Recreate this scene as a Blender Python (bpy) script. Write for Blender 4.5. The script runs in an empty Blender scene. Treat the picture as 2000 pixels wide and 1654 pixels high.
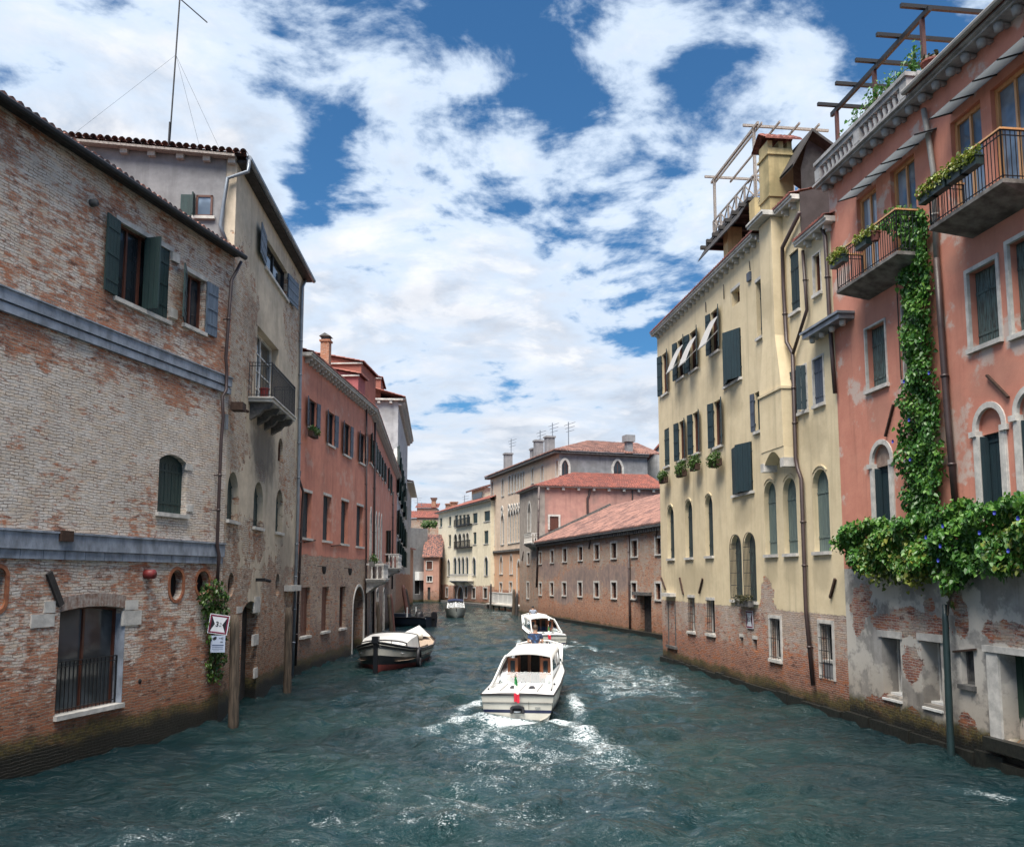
import bpy, math, random
import numpy as np
from mathutils import Matrix, Vector
rnd = random.Random(7)
R = math.radians
SC = bpy.context.scene
COL = SC.collection

# ------------------------------------------------------------------ camera
FPX, PW, PH, CAMH = 1700.0, 2000.0, 1654.0, 4.5
PYC = 943.0                      # principal point: the frame is shifted upwards like a shift lens
PITCH = math.atan((1128 - PYC) / FPX)
ROLL = R(0.0)
def ray(px, py):
    x = (px - PW / 2) / FPX; y = -(py - PYC) / FPX
    c, s = math.cos(ROLL), math.sin(ROLL)
    x, y = x * c - y * s, x * s + y * c
    cp, sp = math.cos(PITCH), math.sin(PITCH)
    return np.array([x, cp - y * sp, sp + y * cp])
def gnd(px, py, z=0.0):
    d = ray(px, py); t = (z - CAMH) / d[2]
    return np.array([0, 0, CAMH]) + d * t
def at_depth(px, py, Y):
    d = ray(px, py)
    return np.array([0, 0, CAMH]) + d * (Y / d[1])
cam_d = bpy.data.cameras.new('camera'); cam = bpy.data.objects.new('camera', cam_d); COL.objects.link(cam)
cam_d.sensor_width = 36; cam_d.sensor_fit = 'HORIZONTAL'; cam_d.lens = 36 * FPX / PW
cam_d.shift_y = (PYC - PH / 2) / PW
cam_d.clip_start = 0.1; cam_d.clip_end = 4000
_f = Vector(ray(1000, PYC)); _r = Vector(ray(1000 + FPX, PYC)) - _f; _u = Vector(ray(1000, PYC - FPX)) - _f
_m = Matrix((_r.normalized(), _u.normalized(), -_f.normalized())).transposed().to_4x4()
_m.translation = (0, 0, CAMH); cam.matrix_world = _m
SC.camera = cam
SC.view_settings.view_transform = 'Standard'; SC.view_settings.look = 'None'
SC.view_settings.gamma = 1; SC.view_settings.exposure = 1.28

# ------------------------------------------------------------------ node helper
class G:
    def __init__(s, nt):
        s.nt = nt; s.nt.nodes.clear()
    def n(s, typ, **kw):
        nd = s.nt.nodes.new('ShaderNode' + typ)
        for k, v in kw.items(): setattr(nd, k, v)
        return nd
    def put(s, sock, v):
        if hasattr(v, 'is_output') or isinstance(v, bpy.types.NodeSocket): s.nt.links.new(v, sock)
        elif isinstance(v, (tuple, list)) and len(v) == 3 and sock.type == 'RGBA': sock.default_value = (*v, 1)
        else: sock.default_value = v
    def math(s, op, a, b=None, c=None, clamp=False):
        nd = s.n('Math', operation=op, use_clamp=clamp)
        for i, v in enumerate((a, b, c)):
            if v is not None: s.put(nd.inputs[i], v)
        return nd.outputs[0]
    def add(s, a, b): return s.math('ADD', a, b)
    def mul(s, a, b): return s.math('MULTIPLY', a, b)
    def vm(s, op, a, b=None, out=0):
        nd = s.n('VectorMath', operation=op); s.put(nd.inputs[0], a)
        if b is not None: s.put(nd.inputs[1], b)
        return nd.outputs[out]
    def noise(s, vec, scale, detail=4, rough=0.55, dist=0.0, col=False):
        nd = s.n('TexNoise'); s.put(nd.inputs['Vector'], vec); s.put(nd.inputs['Scale'], scale)
        nd.inputs['Detail'].default_value = detail; nd.inputs['Roughness'].default_value = rough
        nd.inputs['Distortion'].default_value = dist
        return nd.outputs['Color' if col else 'Fac']
    def mix(s, f, a, b, blend='MIX'):
        nd = s.n('Mix', data_type='RGBA', blend_type=blend, clamp_factor=True)
        s.put(nd.inputs[0], f); s.put(nd.inputs[6], a); s.put(nd.inputs[7], b)
        return nd.outputs[2]
    def ramp(s, f, stops, interp='LINEAR'):
        nd = s.n('ValToRGB'); cr = nd.color_ramp; cr.interpolation = interp
        while len(cr.elements) < len(stops): cr.elements.new(0.5)
        for e, (p, c) in zip(cr.elements, stops):
            e.position = p; e.color = (*c, 1) if isinstance(c, (tuple, list)) else (c, c, c, 1)
        s.put(nd.inputs[0], f); return nd.outputs[0]
    def mr(s, v, a, b, c=0.0, d=1.0, smooth=True):
        nd = s.n('MapRange', interpolation_type='SMOOTHSTEP' if smooth else 'LINEAR')
        for i, x in enumerate((v, a, b, c, d)): s.put(nd.inputs[i], x)
        return nd.outputs[0]
    def sep(s, v):
        nd = s.n('SeparateXYZ'); s.put(nd.inputs[0], v); return nd.outputs
    def comb(s, x, y, z):
        nd = s.n('CombineXYZ')
        for i, v in enumerate((x, y, z)): s.put(nd.inputs[i], v)
        return nd.outputs[0]
    def bump(s, h, strength=0.5, dist=0.02):
        nd = s.n('Bump'); s.put(nd.inputs['Strength'], strength); s.put(nd.inputs['Distance'], dist)
        s.put(nd.inputs['Height'], h); return nd.outputs[0]
    def bsdf(s, color, rough=0.6, normal=None, metal=0.0, ior=None, spec=None):
        b = s.n('BsdfPrincipled'); o = s.n('OutputMaterial')
        s.put(b.inputs['Base Color'], color); s.put(b.inputs['Roughness'], rough); s.put(b.inputs['Metallic'], metal)
        if normal is not None: s.put(b.inputs['Normal'], normal)
        if ior: b.inputs['IOR'].default_value = ior
        if spec is not None: b.inputs['Specular IOR Level'].default_value = spec
        s.nt.links.new(b.outputs[0], o.inputs[0]); return b

# ------------------------------------------------------------------ world and sun
SUN_FROM = Vector((-0.12, -0.36, 0.90)).normalized()
SUN_EL = math.asin(SUN_FROM.z); SUN_ROT = math.atan2(SUN_FROM.x, SUN_FROM.y)
W = bpy.data.worlds.new('World'); SC.world = W; W.use_nodes = True
def build_world():
    g = G(W.node_tree)
    tc = g.n('TexCoord').outputs['Generated']
    d = g.vm('NORMALIZE', tc)
    x, y, z = g.sep(d)
    sky = g.n('TexSky', sky_type='NISHITA', sun_disc=False, sun_elevation=SUN_EL, sun_rotation=SUN_ROT,
              air_density=1.0, dust_density=0.25, ozone_density=2.5, altitude=100)
    zc = g.add(g.math('MAXIMUM', z, 0.0), 0.16)
    pv = g.comb(g.math('DIVIDE', x, zc), g.math('DIVIDE', y, zc), 0.0)
    nb = g.noise(g.vm('ADD', pv, (3.1, 1.7, 0.4)), 1.5, 9, 0.56, 0.25)
    nf = g.noise(g.vm('ADD', pv, (8.1, 5.2, 2.4)), 5.0, 7, 0.6, 0.3)
    nm = g.noise(g.vm('ADD', pv, (1.3, 6.2, 3.4)), 2.6, 8, 0.6, 0.4)
    dens = g.add(g.add(g.mul(g.add(nb, -0.5), 1.25), g.mul(g.add(nm, -0.5), 1.75)), g.mul(g.add(nf, -0.5), 1.35))
    wrp = g.vm('SUBTRACT', g.noise(pv, 1.7, 6, 0.6, col=True), (0.5, 0.5, 0.5))
    sc_ = g.n('VectorMath', operation='SCALE'); g.put(sc_.inputs[0], wrp); sc_.inputs['Scale'].default_value = 0.30
    dw = g.vm('NORMALIZE', g.vm('ADD', d, sc_.outputs[0]))
    # where the cloud banks and the blue gaps lie in the sky, as directions
    blobs = [(200,40,360,.30),(700,90,280,.36),(120,380,380,.55),(420,560,330,.45),(280,110,110,-.22),
             (430,150,80,-.22),(560,225,130,-.50),(660,310,120,-.42),(760,395,120,-.25),(860,240,190,.36),
             (960,40,190,-.30),(1080,110,110,-.16),(1120,235,150,.42),(980,740,240,.34),(930,410,130,-.14),(1120,420,170,.32),(1380,170,240,.30),
             (1460,400,200,.22),(1040,330,110,-.10),(1250,60,120,.12),(700,560,260,.16),(1150,560,140,-.10),(1000,860,420,.30),(1750,120,260,.15)]
    for px, py, r, w in blobs:
        w *= 0.46
        v = Vector(ray(px, py)).normalized()
        dt = g.vm('DOT_PRODUCT', dw, tuple(v), out=1)
        cosr = math.cos(math.atan(r / FPX) * 1.25)
        dens = g.add(dens, g.mul(g.mr(dt, cosr, 1.0), w))
    dens = g.add(dens, g.mr(z, 0.0, 0.4, 0.36, 0.0))
    a = g.mr(dens, -0.06, 0.24)
    thick = g.mr(dens, 0.10, 0.75)
    shade = g.mr(g.noise(g.vm('ADD', pv, (3.2, 1.95, 0.4)), 2.4, 8, 0.62, 0.3), 0.36, 0.66)
    nm_s = g.noise(g.vm('ADD', pv, (1.3 - .055, 6.2 - .075, 3.4)), 2.6, 8, 0.6, 0.4)
    relief = g.mr(g.math('SUBTRACT', nm_s, nm), -0.075, 0.075)
    shade = g.add(g.mul(shade, 0.5), g.mul(relief, 0.55))
    lit = g.mix(shade, (4.9, 4.9, 5.0), (2.35, 2.65, 3.15))
    ccol = g.mix(thick, (3.3, 3.9, 4.7), lit)
    # the lower sky is veiled by thin pale cloud
    low = g.mr(z, 0.02, 0.40, 1.0, 0.0)
    ccol = g.mix(g.mul(low, 0.6), ccol, (3.0, 3.3, 3.75))
    skyc = g.mix(1.0, sky.outputs[0], (0.23, 0.44, 0.56), 'MULTIPLY')
    fin = g.mix(g.mul(a, 0.97), skyc, ccol)
    bg = g.n('Background'); g.put(bg.inputs[0], fin); bg.inputs[1].default_value = 0.094
    o = g.n('OutputWorld'); g.nt.links.new(bg.outputs[0], o.inputs[0])
build_world()
W.cycles.sampling_method = 'MANUAL'; W.cycles.sample_map_resolution = 512
sun_d = bpy.data.lights.new('sun', 'SUN'); sun_d.energy = 5.0; sun_d.angle = R(50); sun_d.color = (1, 0.93, 0.83)
sun = bpy.data.objects.new('sun', sun_d); COL.objects.link(sun)
sun.rotation_euler = (-SUN_FROM).to_track_quat('-Z', 'Y').to_euler()
sun.location = tuple(SUN_FROM * 200)

# ------------------------------------------------------------------ mesh helper
class MB:
    def __init__(s): s.v = []; s.f = []
    def add(s, v, f):
        o = len(s.v); s.v.extend([tuple(map(float, p)) for p in v]); s.f.extend([tuple(i + o for i in q) for q in f]); return s
    def box(s, x0, x1, y0, y1, z0, z1):
        return s.add([(x0,y0,z0),(x1,y0,z0),(x1,y1,z0),(x0,y1,z0),(x0,y0,z1),(x1,y0,z1),(x1,y1,z1),(x0,y1,z1)],
                     [(0,3,2,1),(4,5,6,7),(0,1,5,4),(1,2,6,5),(2,3,7,6),(3,0,4,7)])
    def beam(s, a, b, w, h, up=(0,0,1)):
        a = Vector(a); b = Vector(b); d = (b - a).normalized(); u = Vector(up)
        sd = d.cross(u)
        if sd.length < 1e-4: sd = d.cross(Vector((1, 0, 0)))
        sd.normalize(); u = sd.cross(d)
        vs = []
        for p in (a, b):
            for i, j in ((-1,-1),(1,-1),(1,1),(-1,1)): vs.append(p + sd * (i * w / 2) + u * (j * h / 2))
        return s.add(vs, [(0,1,2,3),(7,6,5,4),(0,4,5,1),(1,5,6,2),(2,6,7,3),(3,7,4,0)])
    def tube(s, pts, r, n=8, cap=True, radii=None):
        pts = [Vector(p) for p in pts]; m = len(pts); vs = []
        prev = None
        for i, p in enumerate(pts):
            d = (pts[min(i + 1, m - 1)] - pts[max(i - 1, 0)]).normalized()
            if prev is None:
                u = d.cross(Vector((0.13, 0.2, 1)));
                if u.length < 1e-3: u = d.cross(Vector((1, 0, 0)))
            else: u = prev - d * prev.dot(d)
            u.normalize(); prev = u; w = d.cross(u)
            rr = radii[i] if radii else r
            for k in range(n):
                t = 2 * math.pi * k / n; vs.append(p + (u * math.cos(t) + w * math.sin(t)) * rr)
        fs = [(i*n+k, i*n+(k+1)%n, (i+1)*n+(k+1)%n, (i+1)*n+k) for i in range(m-1) for k in range(n)]
        if cap: fs += [tuple(range(n))[::-1], tuple(range((m-1)*n, m*n))]
        return s.add(vs, fs)
    def lathe(s, prof, n=12, c=(0,0,0)):
        vs = [(c[0]+r*math.cos(2*math.pi*k/n), c[1]+r*math.sin(2*math.pi*k/n), c[2]+z) for r, z in prof for k in range(n)]
        m = len(prof)
        fs = [(i*n+k, i*n+(k+1)%n, (i+1)*n+(k+1)%n, (i+1)*n+k) for i in range(m-1) for k in range(n)]
        fs += [tuple(range(n))[::-1], tuple(range((m-1)*n, m*n))]
        return s.add(vs, fs)
    def prism(s, poly, y0, y1):           # polygon in (x, z), extruded along y
        n = len(poly)
        vs = [(p[0], y0, p[1]) for p in poly] + [(p[0], y1, p[1]) for p in poly]
        return s.add(vs, [tuple(range(n)), tuple(range(2*n-1, n-1, -1))] + [(i, i+n, (i+1)%n+n, (i+1)%n) for i in range(n)])
    def ring(s, inner, outer, y0, y1, closed=False):
        n = len(inner); vs = []
        for a, b in zip(inner, outer): vs += [(a[0],y0,a[1]),(b[0],y0,b[1]),(b[0],y1,b[1]),(a[0],y1,a[1])]
        fs = []
        for i in range(n if closed else n - 1):
            j = (i + 1) % n
            for k in range(4): fs.append((i*4+k, j*4+k, j*4+(k+1)%4, i*4+(k+1)%4))
        if not closed: fs += [(0,1,2,3), ((n-1)*4+3,(n-1)*4+2,(n-1)*4+1,(n-1)*4)]
        return s.add(vs, fs)
    def loft(s, rings, close=False, capa=False, capb=False):
        n = len(rings[0]); vs = [p for r in rings for p in r]; fs = []
        for i in range(len(rings) - 1):
            for k in range(n if close else n - 1):
                fs.append((i*n+k, i*n+(k+1)%n, (i+1)*n+(k+1)%n, (i+1)*n+k))
        if capa: fs.append(tuple(range(n))[::-1])
        if capb: fs.append(tuple(range((len(rings)-1)*n, len(rings)*n)))
        return s.add(vs, fs)
    def roof(s, a, b, c, d, per=0.22, rows=None, amp=0.05):
        a, b, c, d = [np.array(p, float) for p in (a, b, c, d)]
        L = max(np.linalg.norm(b-a), np.linalg.norm(c-d)); S = np.linalg.norm((d+c)/2 - (a+b)/2)
        nc = max(2, int(L / per)) * 4; nr = rows or max(2, int(S / 0.38))
        vs = []; lines = []
        for i in range(nr):
            for e in (0.0, 1.0): lines.append(((i + e) / nr, 0.028 * (1 - e), i))
        jit = [rnd.uniform(-.012, .012) for _ in range(nc + 1)]
        for t, dz, ri in lines:
            p0 = a + (d - a) * t; p1 = b + (c - b) * t
            for k in range(nc + 1):
                q = p0 + (p1 - p0) * k / nc
                w = abs(math.sin(math.pi * k / 4)) if k % 4 else 0
                jz = jit[(k // 4 * 7 + ri * 13) % (nc + 1)]
                vs.append((q[0], q[1], q[2] + amp * w + dz + jz * (1 if k % 4 else 0)))
        m = nc + 1
        fs = [(i*m+k, i*m+k+1, (i+1)*m+k+1, (i+1)*m+k) for i in range(len(lines)-1) for k in range(nc)]
        # open tile ends along the eave
        o = len(vs)
        for k in range(nc + 1):
            q = a + (b - a) * k / nc; vs.append((q[0], q[1], q[2] - 0.03))
        fs += [(k + 1, k, o + k, o + k + 1) for k in range(nc)]
        return s.add(vs, fs)
    def obj(s, name, mat, parent=None, smooth=False):
        me = bpy.data.meshes.new(name); me.from_pydata(s.v, [], s.f)
        me.materials.append(mat)
        if smooth: me.polygons.foreach_set('use_smooth', [True] * len(me.polygons))
        me.update()
        o = bpy.data.objects.new(name, me); COL.objects.link(o)
        if parent is not None: o.parent = parent
        return o
def tag(o, label=None, cat=None, group=None, kind=None):
    for k, v in (('label', label), ('category', cat), ('group', group), ('kind', kind)):
        if v: o[k] = v
    return o
def empty(name, loc, rz=0, label=None, cat=None, group=None):
    o = bpy.data.objects.new(name, None); COL.objects.link(o)
    o.location = tuple(map(float, loc)); o.rotation_euler = (0, 0, rz); o.empty_display_size = 0.3
    return tag(o, label, cat, group)
def kids(o): return [c for c in COL.objects if c.parent == o]
def copy_tree(o, parent=None):
    ch = kids(o)
    c = o.copy(); COL.objects.link(c)
    if parent is not None: c.parent = parent
    for k in ch: copy_tree(k, c)
    return c
def repeat(name, mb, mat, parent, spots, smooth=False, rz=None):
    first = mb.obj(name, mat, parent, smooth); first.location = spots[0]
    if rz: first.rotation_euler.z = rz[0]
    for i, p in enumerate(spots[1:]):
        c = first.copy(); COL.objects.link(c); c.location = p
        if rz: c.rotation_euler.z = rz[i + 1]
    return first

# ------------------------------------------------------------------ materials
def newmat(name):
    m = bpy.data.materials.new(name); m.use_nodes = True; return m, G(m.node_tree)
def simple(name, col, rough=0.6, var=0.25, scale=4.0, metal=0.0, bump=0.15, bscale=30.0, col2=None, stretch=None, island=False, thr=None):
    m, g = newmat(name)
    tc = g.n('TexCoord').outputs['Object']
    v = g.vm('MULTIPLY', tc, stretch) if stretch else tc
    n = g.noise(v, scale, 6, 0.6)
    f = g.mr(n, *(thr or (0.3, 0.7)))
    c2 = col2 or tuple(c * (1 - var) for c in col)
    c = g.mix(f, col, c2)
    if island:
        rv = g.n('NewGeometry').outputs['Random Per Island']
        c = g.mix(g.mul(rv, 0.6), c, tuple(x * 0.6 for x in c2))
    nb = g.noise(v, bscale, 4, 0.6)
    g.bsdf(c, g.mr(n, 0.2, 0.8, rough * 0.85, min(1, rough * 1.15)), g.bump(nb, bump, 0.02), metal)
    return m
def wallmat(name, brick, plaster=None, zl=None, amp=0.5, spots=(), pspots=(), white=None, moss=0.9, holes=None, bh=0.075, bw=0.27,
            streak=0.5, dirty=(0.12, 0.11, 0.10), pdirt=0.35, zdirt=None, orange=(0.33, 0.12, 0.05), relief=1.0, tint=None, dark_spots=()):
    m, g = newmat(name)
    tc = g.n('TexCoord').outputs['Object']
    x, y, z = g.sep(tc)
    u = g.add(x, y)
    p = g.comb(u, z, 0.0)
    big = g.noise(p, 0.35, 5, 0.6); mid = g.noise(p, 1.3, 6, 0.65); fine = g.noise(p, 9.0, 5, 0.65)
    # bricks: courses wander a little
    wob = g.vm('SCALE', g.vm('SUBTRACT', g.noise(p, 1.8, 3, 0.5, col=True), (0.5, 0.5, 0.5)), None)
    wob.node.inputs['Scale'].default_value = 0.12
    wo2 = g.vm('SCALE', g.vm('SUBTRACT', g.noise(p, 6.5, 2, 0.5, col=True), (0.5, 0.5, 0.5)), None); wo2.node.inputs['Scale'].default_value = 0.05
    wob = g.vm('ADD', wob, wo2)
    bt = g.n('TexBrick', offset=0.5, squash=1.0)
    g.put(bt.inputs['Vector'], g.vm('ADD', p, wob))
    for k, v in (('Color1', (*brick[0], 1)), ('Color2', (*brick[1], 1)), ('Mortar', (*brick[2], 1)), ('Scale', 1.0), ('Mortar Size', 0.011),
                 ('Mortar Smooth', 0.35), ('Bias', 0.0), ('Brick Width', bw), ('Row Height', bh)):
        bt.inputs[k].default_value = v
    bc = bt.outputs['Color']
    jn = g.mul(bt.outputs['Fac'], g.mr(g.noise(p, 3.0, 5, 0.7), 0.36, 0.60, 0.15, 1.0))
    # bricks differ: cell-sized noise shifts them to orange and to soot
    cell = g.noise(g.vm('MULTIPLY', p, (1 / bw, 1 / bh, 0)), 0.55, 3, 0.7)
    pat = g.noise(p, 0.8, 7, 0.72)
    bc = g.mix(g.mr(g.add(cell, g.mul(g.add(pat, -0.5), 0.6)), 0.53, 0.62, 0, 0.85), bc, orange)
    bc = g.mix(g.mr(g.add(cell, g.mul(g.add(mid, -0.5), 0.4)), 0.44, 0.35, 0, 0.75), bc, tuple(c * 0.32 for c in brick[1]))
    bc = g.mix(g.mr(pat, 0.50, 0.36, 0, 0.55), bc, g.mix(1.0, bc, (0.55, 0.50, 0.52), 'MULTIPLY'))
    if white:
        wc, stops, zmax = white
        wamt = g.ramp(g.math('DIVIDE', z, zmax), [(zz / zmax, a) for zz, a in stops])
        cell2 = g.noise(g.vm('MULTIPLY', g.vm('ADD', p, (7.3, 3.1, 0)), (1 / bw, 1 / bh, 0)), 0.6, 3, 0.7)
        wn = g.add(g.add(g.mul(g.add(g.noise(p, 0.55, 7, 0.68), -0.5), 1.7), g.mul(g.add(g.noise(p, 2.6, 6, 0.7), -0.5), 1.1)), g.mul(g.add(cell2, -0.5), 1.5))
        wf = g.mr(g.add(wn, g.mul(g.add(wamt, -0.5), 1.15)), -0.12, 0.20)
        wcol = g.mix(g.mr(mid, 0.3, 0.7), wc, tuple(c * k for c, k in zip(wc, (0.74, 0.70, 0.66))))
        wcol = g.mix(g.mr(cell, 0.46, 0.60, 0, 0.5), wcol, tuple(c * k for c, k in zip(wc, (0.95, 0.80, 0.62))))
        wcol = g.mix(g.mul(jn, 0.9), wcol, tuple(c * k for c, k in zip(wc, (0.24, 0.18, 0.14))))
        bc = g.mix(g.mul(wf, 0.93), bc, wcol)
    bc = g.mix(g.mr(big, 0.5, 0.75, 0, 0.5), bc, g.mix(0.5, bc, dirty))
    bc = g.mix(g.mr(fine, 0.52, 0.72, 0, 0.5), bc, g.mix(1.0, bc, (0.4, 0.38, 0.38), 'MULTIPLY'))
    bh_ = g.add(g.mul(g.math('SUBTRACT', 1.0, bt.outputs['Fac']), 0.7), g.mul(fine, 0.7))
    col, hgt = bc, bh_
    if plaster:
        st = g.noise(g.comb(g.mul(u, 2.2), g.mul(z, 0.16), 0.0), 1.0, 6, 0.65)
        pc = g.mix(g.mr(mid, 0.28, 0.72), plaster[0], plaster[1])
        pc = g.mix(g.mr(st, 0.48, 0.74, 0, streak), pc, tuple(c * 0.55 for c in plaster[1]))
        pc = g.mix(g.mr(big, 0.48, 0.70, 0, pdirt), pc, dirty)
        if tint: pc = g.mix(g.mr(g.noise(p, 0.55, 6, 0.65), tint[1], tint[1] + 0.07, 0, 0.85), pc, tint[0])
        pc = g.mix(g.mr(fine, 0.55, 0.75, 0, 0.22), pc, tuple(c * 0.5 for c in plaster[1]))
        edge = g.add(g.mul(g.add(g.noise(p, 1.1, 6, 0.62), -0.5), 2 * amp), g.mul(g.add(fine, -0.5), 0.25))
        pm = 1.0
        if zl is not None: pm = g.mr(g.add(z, edge), zl - 0.015, zl + 0.02)
        def spot(uu, zz, ru, rz):
            dx = g.math('DIVIDE', g.add(u, -uu), ru); dz = g.math('DIVIDE', g.add(z, -zz), rz)
            dd = g.math('SQRT', g.add(g.mul(dx, dx), g.mul(dz, dz)))
            dd = g.add(dd, g.add(g.mul(g.add(mid, -0.5), 2.3), g.mul(g.add(fine, -0.5), 0.6)))
            return g.mr(dd, 0.97, 1.02, 1.0, 0.0)
        for s_ in pspots: pm = g.math('MAXIMUM', pm, spot(*s_))
        for s_ in spots: pm = g.mul(pm, g.math('SUBTRACT', 1.0, spot(*s_)))
        if holes:
            pm = g.mul(pm, g.mr(g.add(g.noise(p, holes[1], 7, 0.65), g.mul(fine, 0.06)), holes[0], holes[0] + 0.012, 1.0, 0.0))
        col = g.mix(pm, col, pc)
        hgt = g.add(g.mul(hgt, g.math('SUBTRACT', 1.0, pm)), g.mul(pm, g.add(1.0, g.mul(g.add(fine, mid), 0.18))))
    for uu, zz, ru, rz, sc_, am in dark_spots:
        dx = g.math('DIVIDE', g.add(u, -uu), ru); dz = g.math('DIVIDE', g.add(z, -zz), rz)
        dd = g.add(g.math('SQRT', g.add(g.mul(dx, dx), g.mul(dz, dz))), g.mul(g.add(g.noise(p, 1.6, 5, 0.6), -0.5), 1.1))
        col = g.mix(g.mr(dd, 0.45, 1.15, am, 0.0), col, sc_)
    # algae and damp above the waterline
    e2 = g.add(z, g.mul(g.add(g.noise(p, 0.7, 6, 0.65), -0.5), 1.1))
    damp = g.mr(e2, moss, moss + 1.4, 0.5, 0.0)
    col = g.mix(damp, col, g.mix(1.0, col, (0.42, 0.34, 0.26), 'MULTIPLY'))
    col = g.mix(g.mul(g.mr(e2, moss - 0.30, moss - 0.02, 0.9, 0.0), g.mr(mid, 0.35, 0.55, 0.75, 1)), col, g.mix(g.mr(fine, 0.4, 0.6), (0.085, 0.072, 0.014), (0.03, 0.03, 0.012)))
    col = g.mix(g.mr(e2, moss - 0.65, moss - 0.3, 0.96, 0.0), col, (0.007, 0.008, 0.007))
    g.bsdf(col, g.mr(e2, moss - 0.5, moss, 0.45, 0.88), g.bump(hgt, 0.85 * relief, 0.03))
    return m

BR = ((0.44, 0.20, 0.115), (0.30, 0.12, 0.075), (0.36, 0.30, 0.24))
M = {}
M['stone'] = simple('istrian stone', (0.58, 0.56, 0.52), 0.7, scale=3, col2=(0.36, 0.35, 0.33), bump=0.3, bscale=25)
M['stone_grey'] = simple('grey weathered balustrade stone', (0.36, 0.36, 0.36), 0.75, scale=3, col2=(0.20, 0.20, 0.205), bump=0.35, bscale=20)
M['stone_band'] = simple('grey stone band', (0.30, 0.34, 0.41), 0.75, scale=2.2, col2=(0.15, 0.17, 0.20), bump=0.4, bscale=18, stretch=(1.6, 1, .7))
M['stone_dark'] = simple('dark weathered stone', (0.13, 0.125, 0.12), 0.8, scale=4, col2=(0.05, 0.05, 0.05), bump=0.4)
M['conc'] = simple('balcony concrete', (0.20, 0.19, 0.18), 0.85, scale=2.5, col2=(0.07, 0.065, 0.06), bump=0.4)
M['green'] = simple('dark green shutter paint', (0.012, 0.040, 0.038), 0.55, scale=3, col2=(0.007, 0.024, 0.026), bump=0.5, bscale=14, stretch=(9, 9, .5))
M['bluegrey'] = simple('faded blue grey shutter paint', (0.14, 0.185, 0.25), 0.6, scale=3, col2=(0.07, 0.10, 0.14), bump=0.5, bscale=14, stretch=(9, 9, .5))
M['navy'] = simple('dark blue green shutter paint', (0.011, 0.034, 0.043), 0.65, scale=3, col2=(0.007, 0.021, 0.029), bump=0.5, bscale=14, stretch=(9, 9, .5))
M['slate'] = simple('slate blue shutter paint', (0.075, 0.095, 0.135), 0.6, scale=3, col2=(0.045, 0.06, 0.085), bump=0.5, bscale=14, stretch=(9, 9, .5))
M['oldgreen'] = simple('peeling grey green shutter paint', (0.085, 0.13, 0.125), 0.8, scale=3.5, col2=(0.05, 0.055, 0.05), bump=0.9, bscale=12, stretch=(7, 7, .8), thr=(.46, .6))
M['sage'] = simple('pale sage shutter paint', (0.13, 0.18, 0.165), 0.7, scale=3, col2=(0.075, 0.105, 0.10), bump=0.5, bscale=14, stretch=(9, 9, .5))
M['frame_brown'] = simple('brown window frame', (0.10, 0.035, 0.022), 0.5, scale=6)
M['oak'] = simple('varnished oak frame', (0.60, 0.34, 0.16), 0.42, scale=5, col2=(0.46, 0.23, 0.10), stretch=(6, 6, .6))
M['white_paint'] = simple('white paint', (0.66, 0.66, 0.64), 0.5, var=0.18, scale=5)
M['iron'] = simple('black wrought iron', (0.018, 0.019, 0.022), 0.5, scale=9, metal=0.3)
M['rust'] = simple('rusty iron', (0.045, 0.022, 0.014), 0.85, scale=9, bump=0.5)
M['pipe'] = simple('brown drainpipe', (0.055, 0.035, 0.033), 0.45, scale=3, col2=(0.035, 0.022, 0.022))
M['pipe_grey'] = simple('grey zinc drainpipe', (0.22, 0.25, 0.29), 0.4, scale=3, metal=0.35)
M['pipe_cream'] = simple('weathered grey drainpipe', (0.28, 0.27, 0.25), 0.5, scale=3)
M['pipe_green'] = simple('dark green painted pole', (0.016, 0.034, 0.036), 0.4, scale=4)
M['tile'] = simple('terracotta roof tiles', (0.235, 0.072, 0.050), 0.85, scale=1.6, col2=(0.125, 0.045, 0.038), bump=0.4, bscale=12, island=False, thr=(.35, .62))
M['tile_old'] = simple('weathered roof tiles', (0.225, 0.115, 0.09), 0.9, scale=0.9, col2=(0.10, 0.055, 0.05), bump=0.5, bscale=9, thr=(.38, .62))
M['tile_dark'] = simple('sooty roof tiles', (0.24, 0.10, 0.07), 0.9, scale=3.5, col2=(0.045, 0.035, 0.04), bump=0.5, bscale=9, thr=(.36, .6))
M['wood_grey'] = simple('silvered timber', (0.36, 0.32, 0.29), 0.8, scale=4, col2=(0.20, 0.175, 0.16), stretch=(4, 4, 4), bump=0.4)
M['wood_dark'] = simple('dark timber', (0.035, 0.032, 0.032), 0.7, scale=4, col2=(0.02, 0.018, 0.018), bump=0.4)
M['wood_post'] = simple('weathered oak mooring post', (0.115, 0.085, 0.06), 0.85, scale=3, col2=(0.03, 0.024, 0.018), stretch=(6, 6, .5), bump=0.8, bscale=10)
def frosted(name):
    m, g = newmat(name); b = g.n('BsdfPrincipled'); g.put(b.inputs[0], (.45, .48, .50)); b.inputs['Roughness'].default_value = .2
    t = g.n('BsdfTranslucent'); g.put(t.inputs[0], (.42, .45, .47)); s = g.n('MixShader'); s.inputs[0].default_value = .7; o = g.n('OutputMaterial')
    g.nt.links.new(b.outputs[0], s.inputs[1]); g.nt.links.new(t.outputs[0], s.inputs[2]); g.nt.links.new(s.outputs[0], o.inputs[0]); return m
M['glass_plate'] = frosted('frosted glass canopy')
M['dark'] = simple('unlit interior', (0.010, 0.011, 0.013), 0.9)
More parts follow.
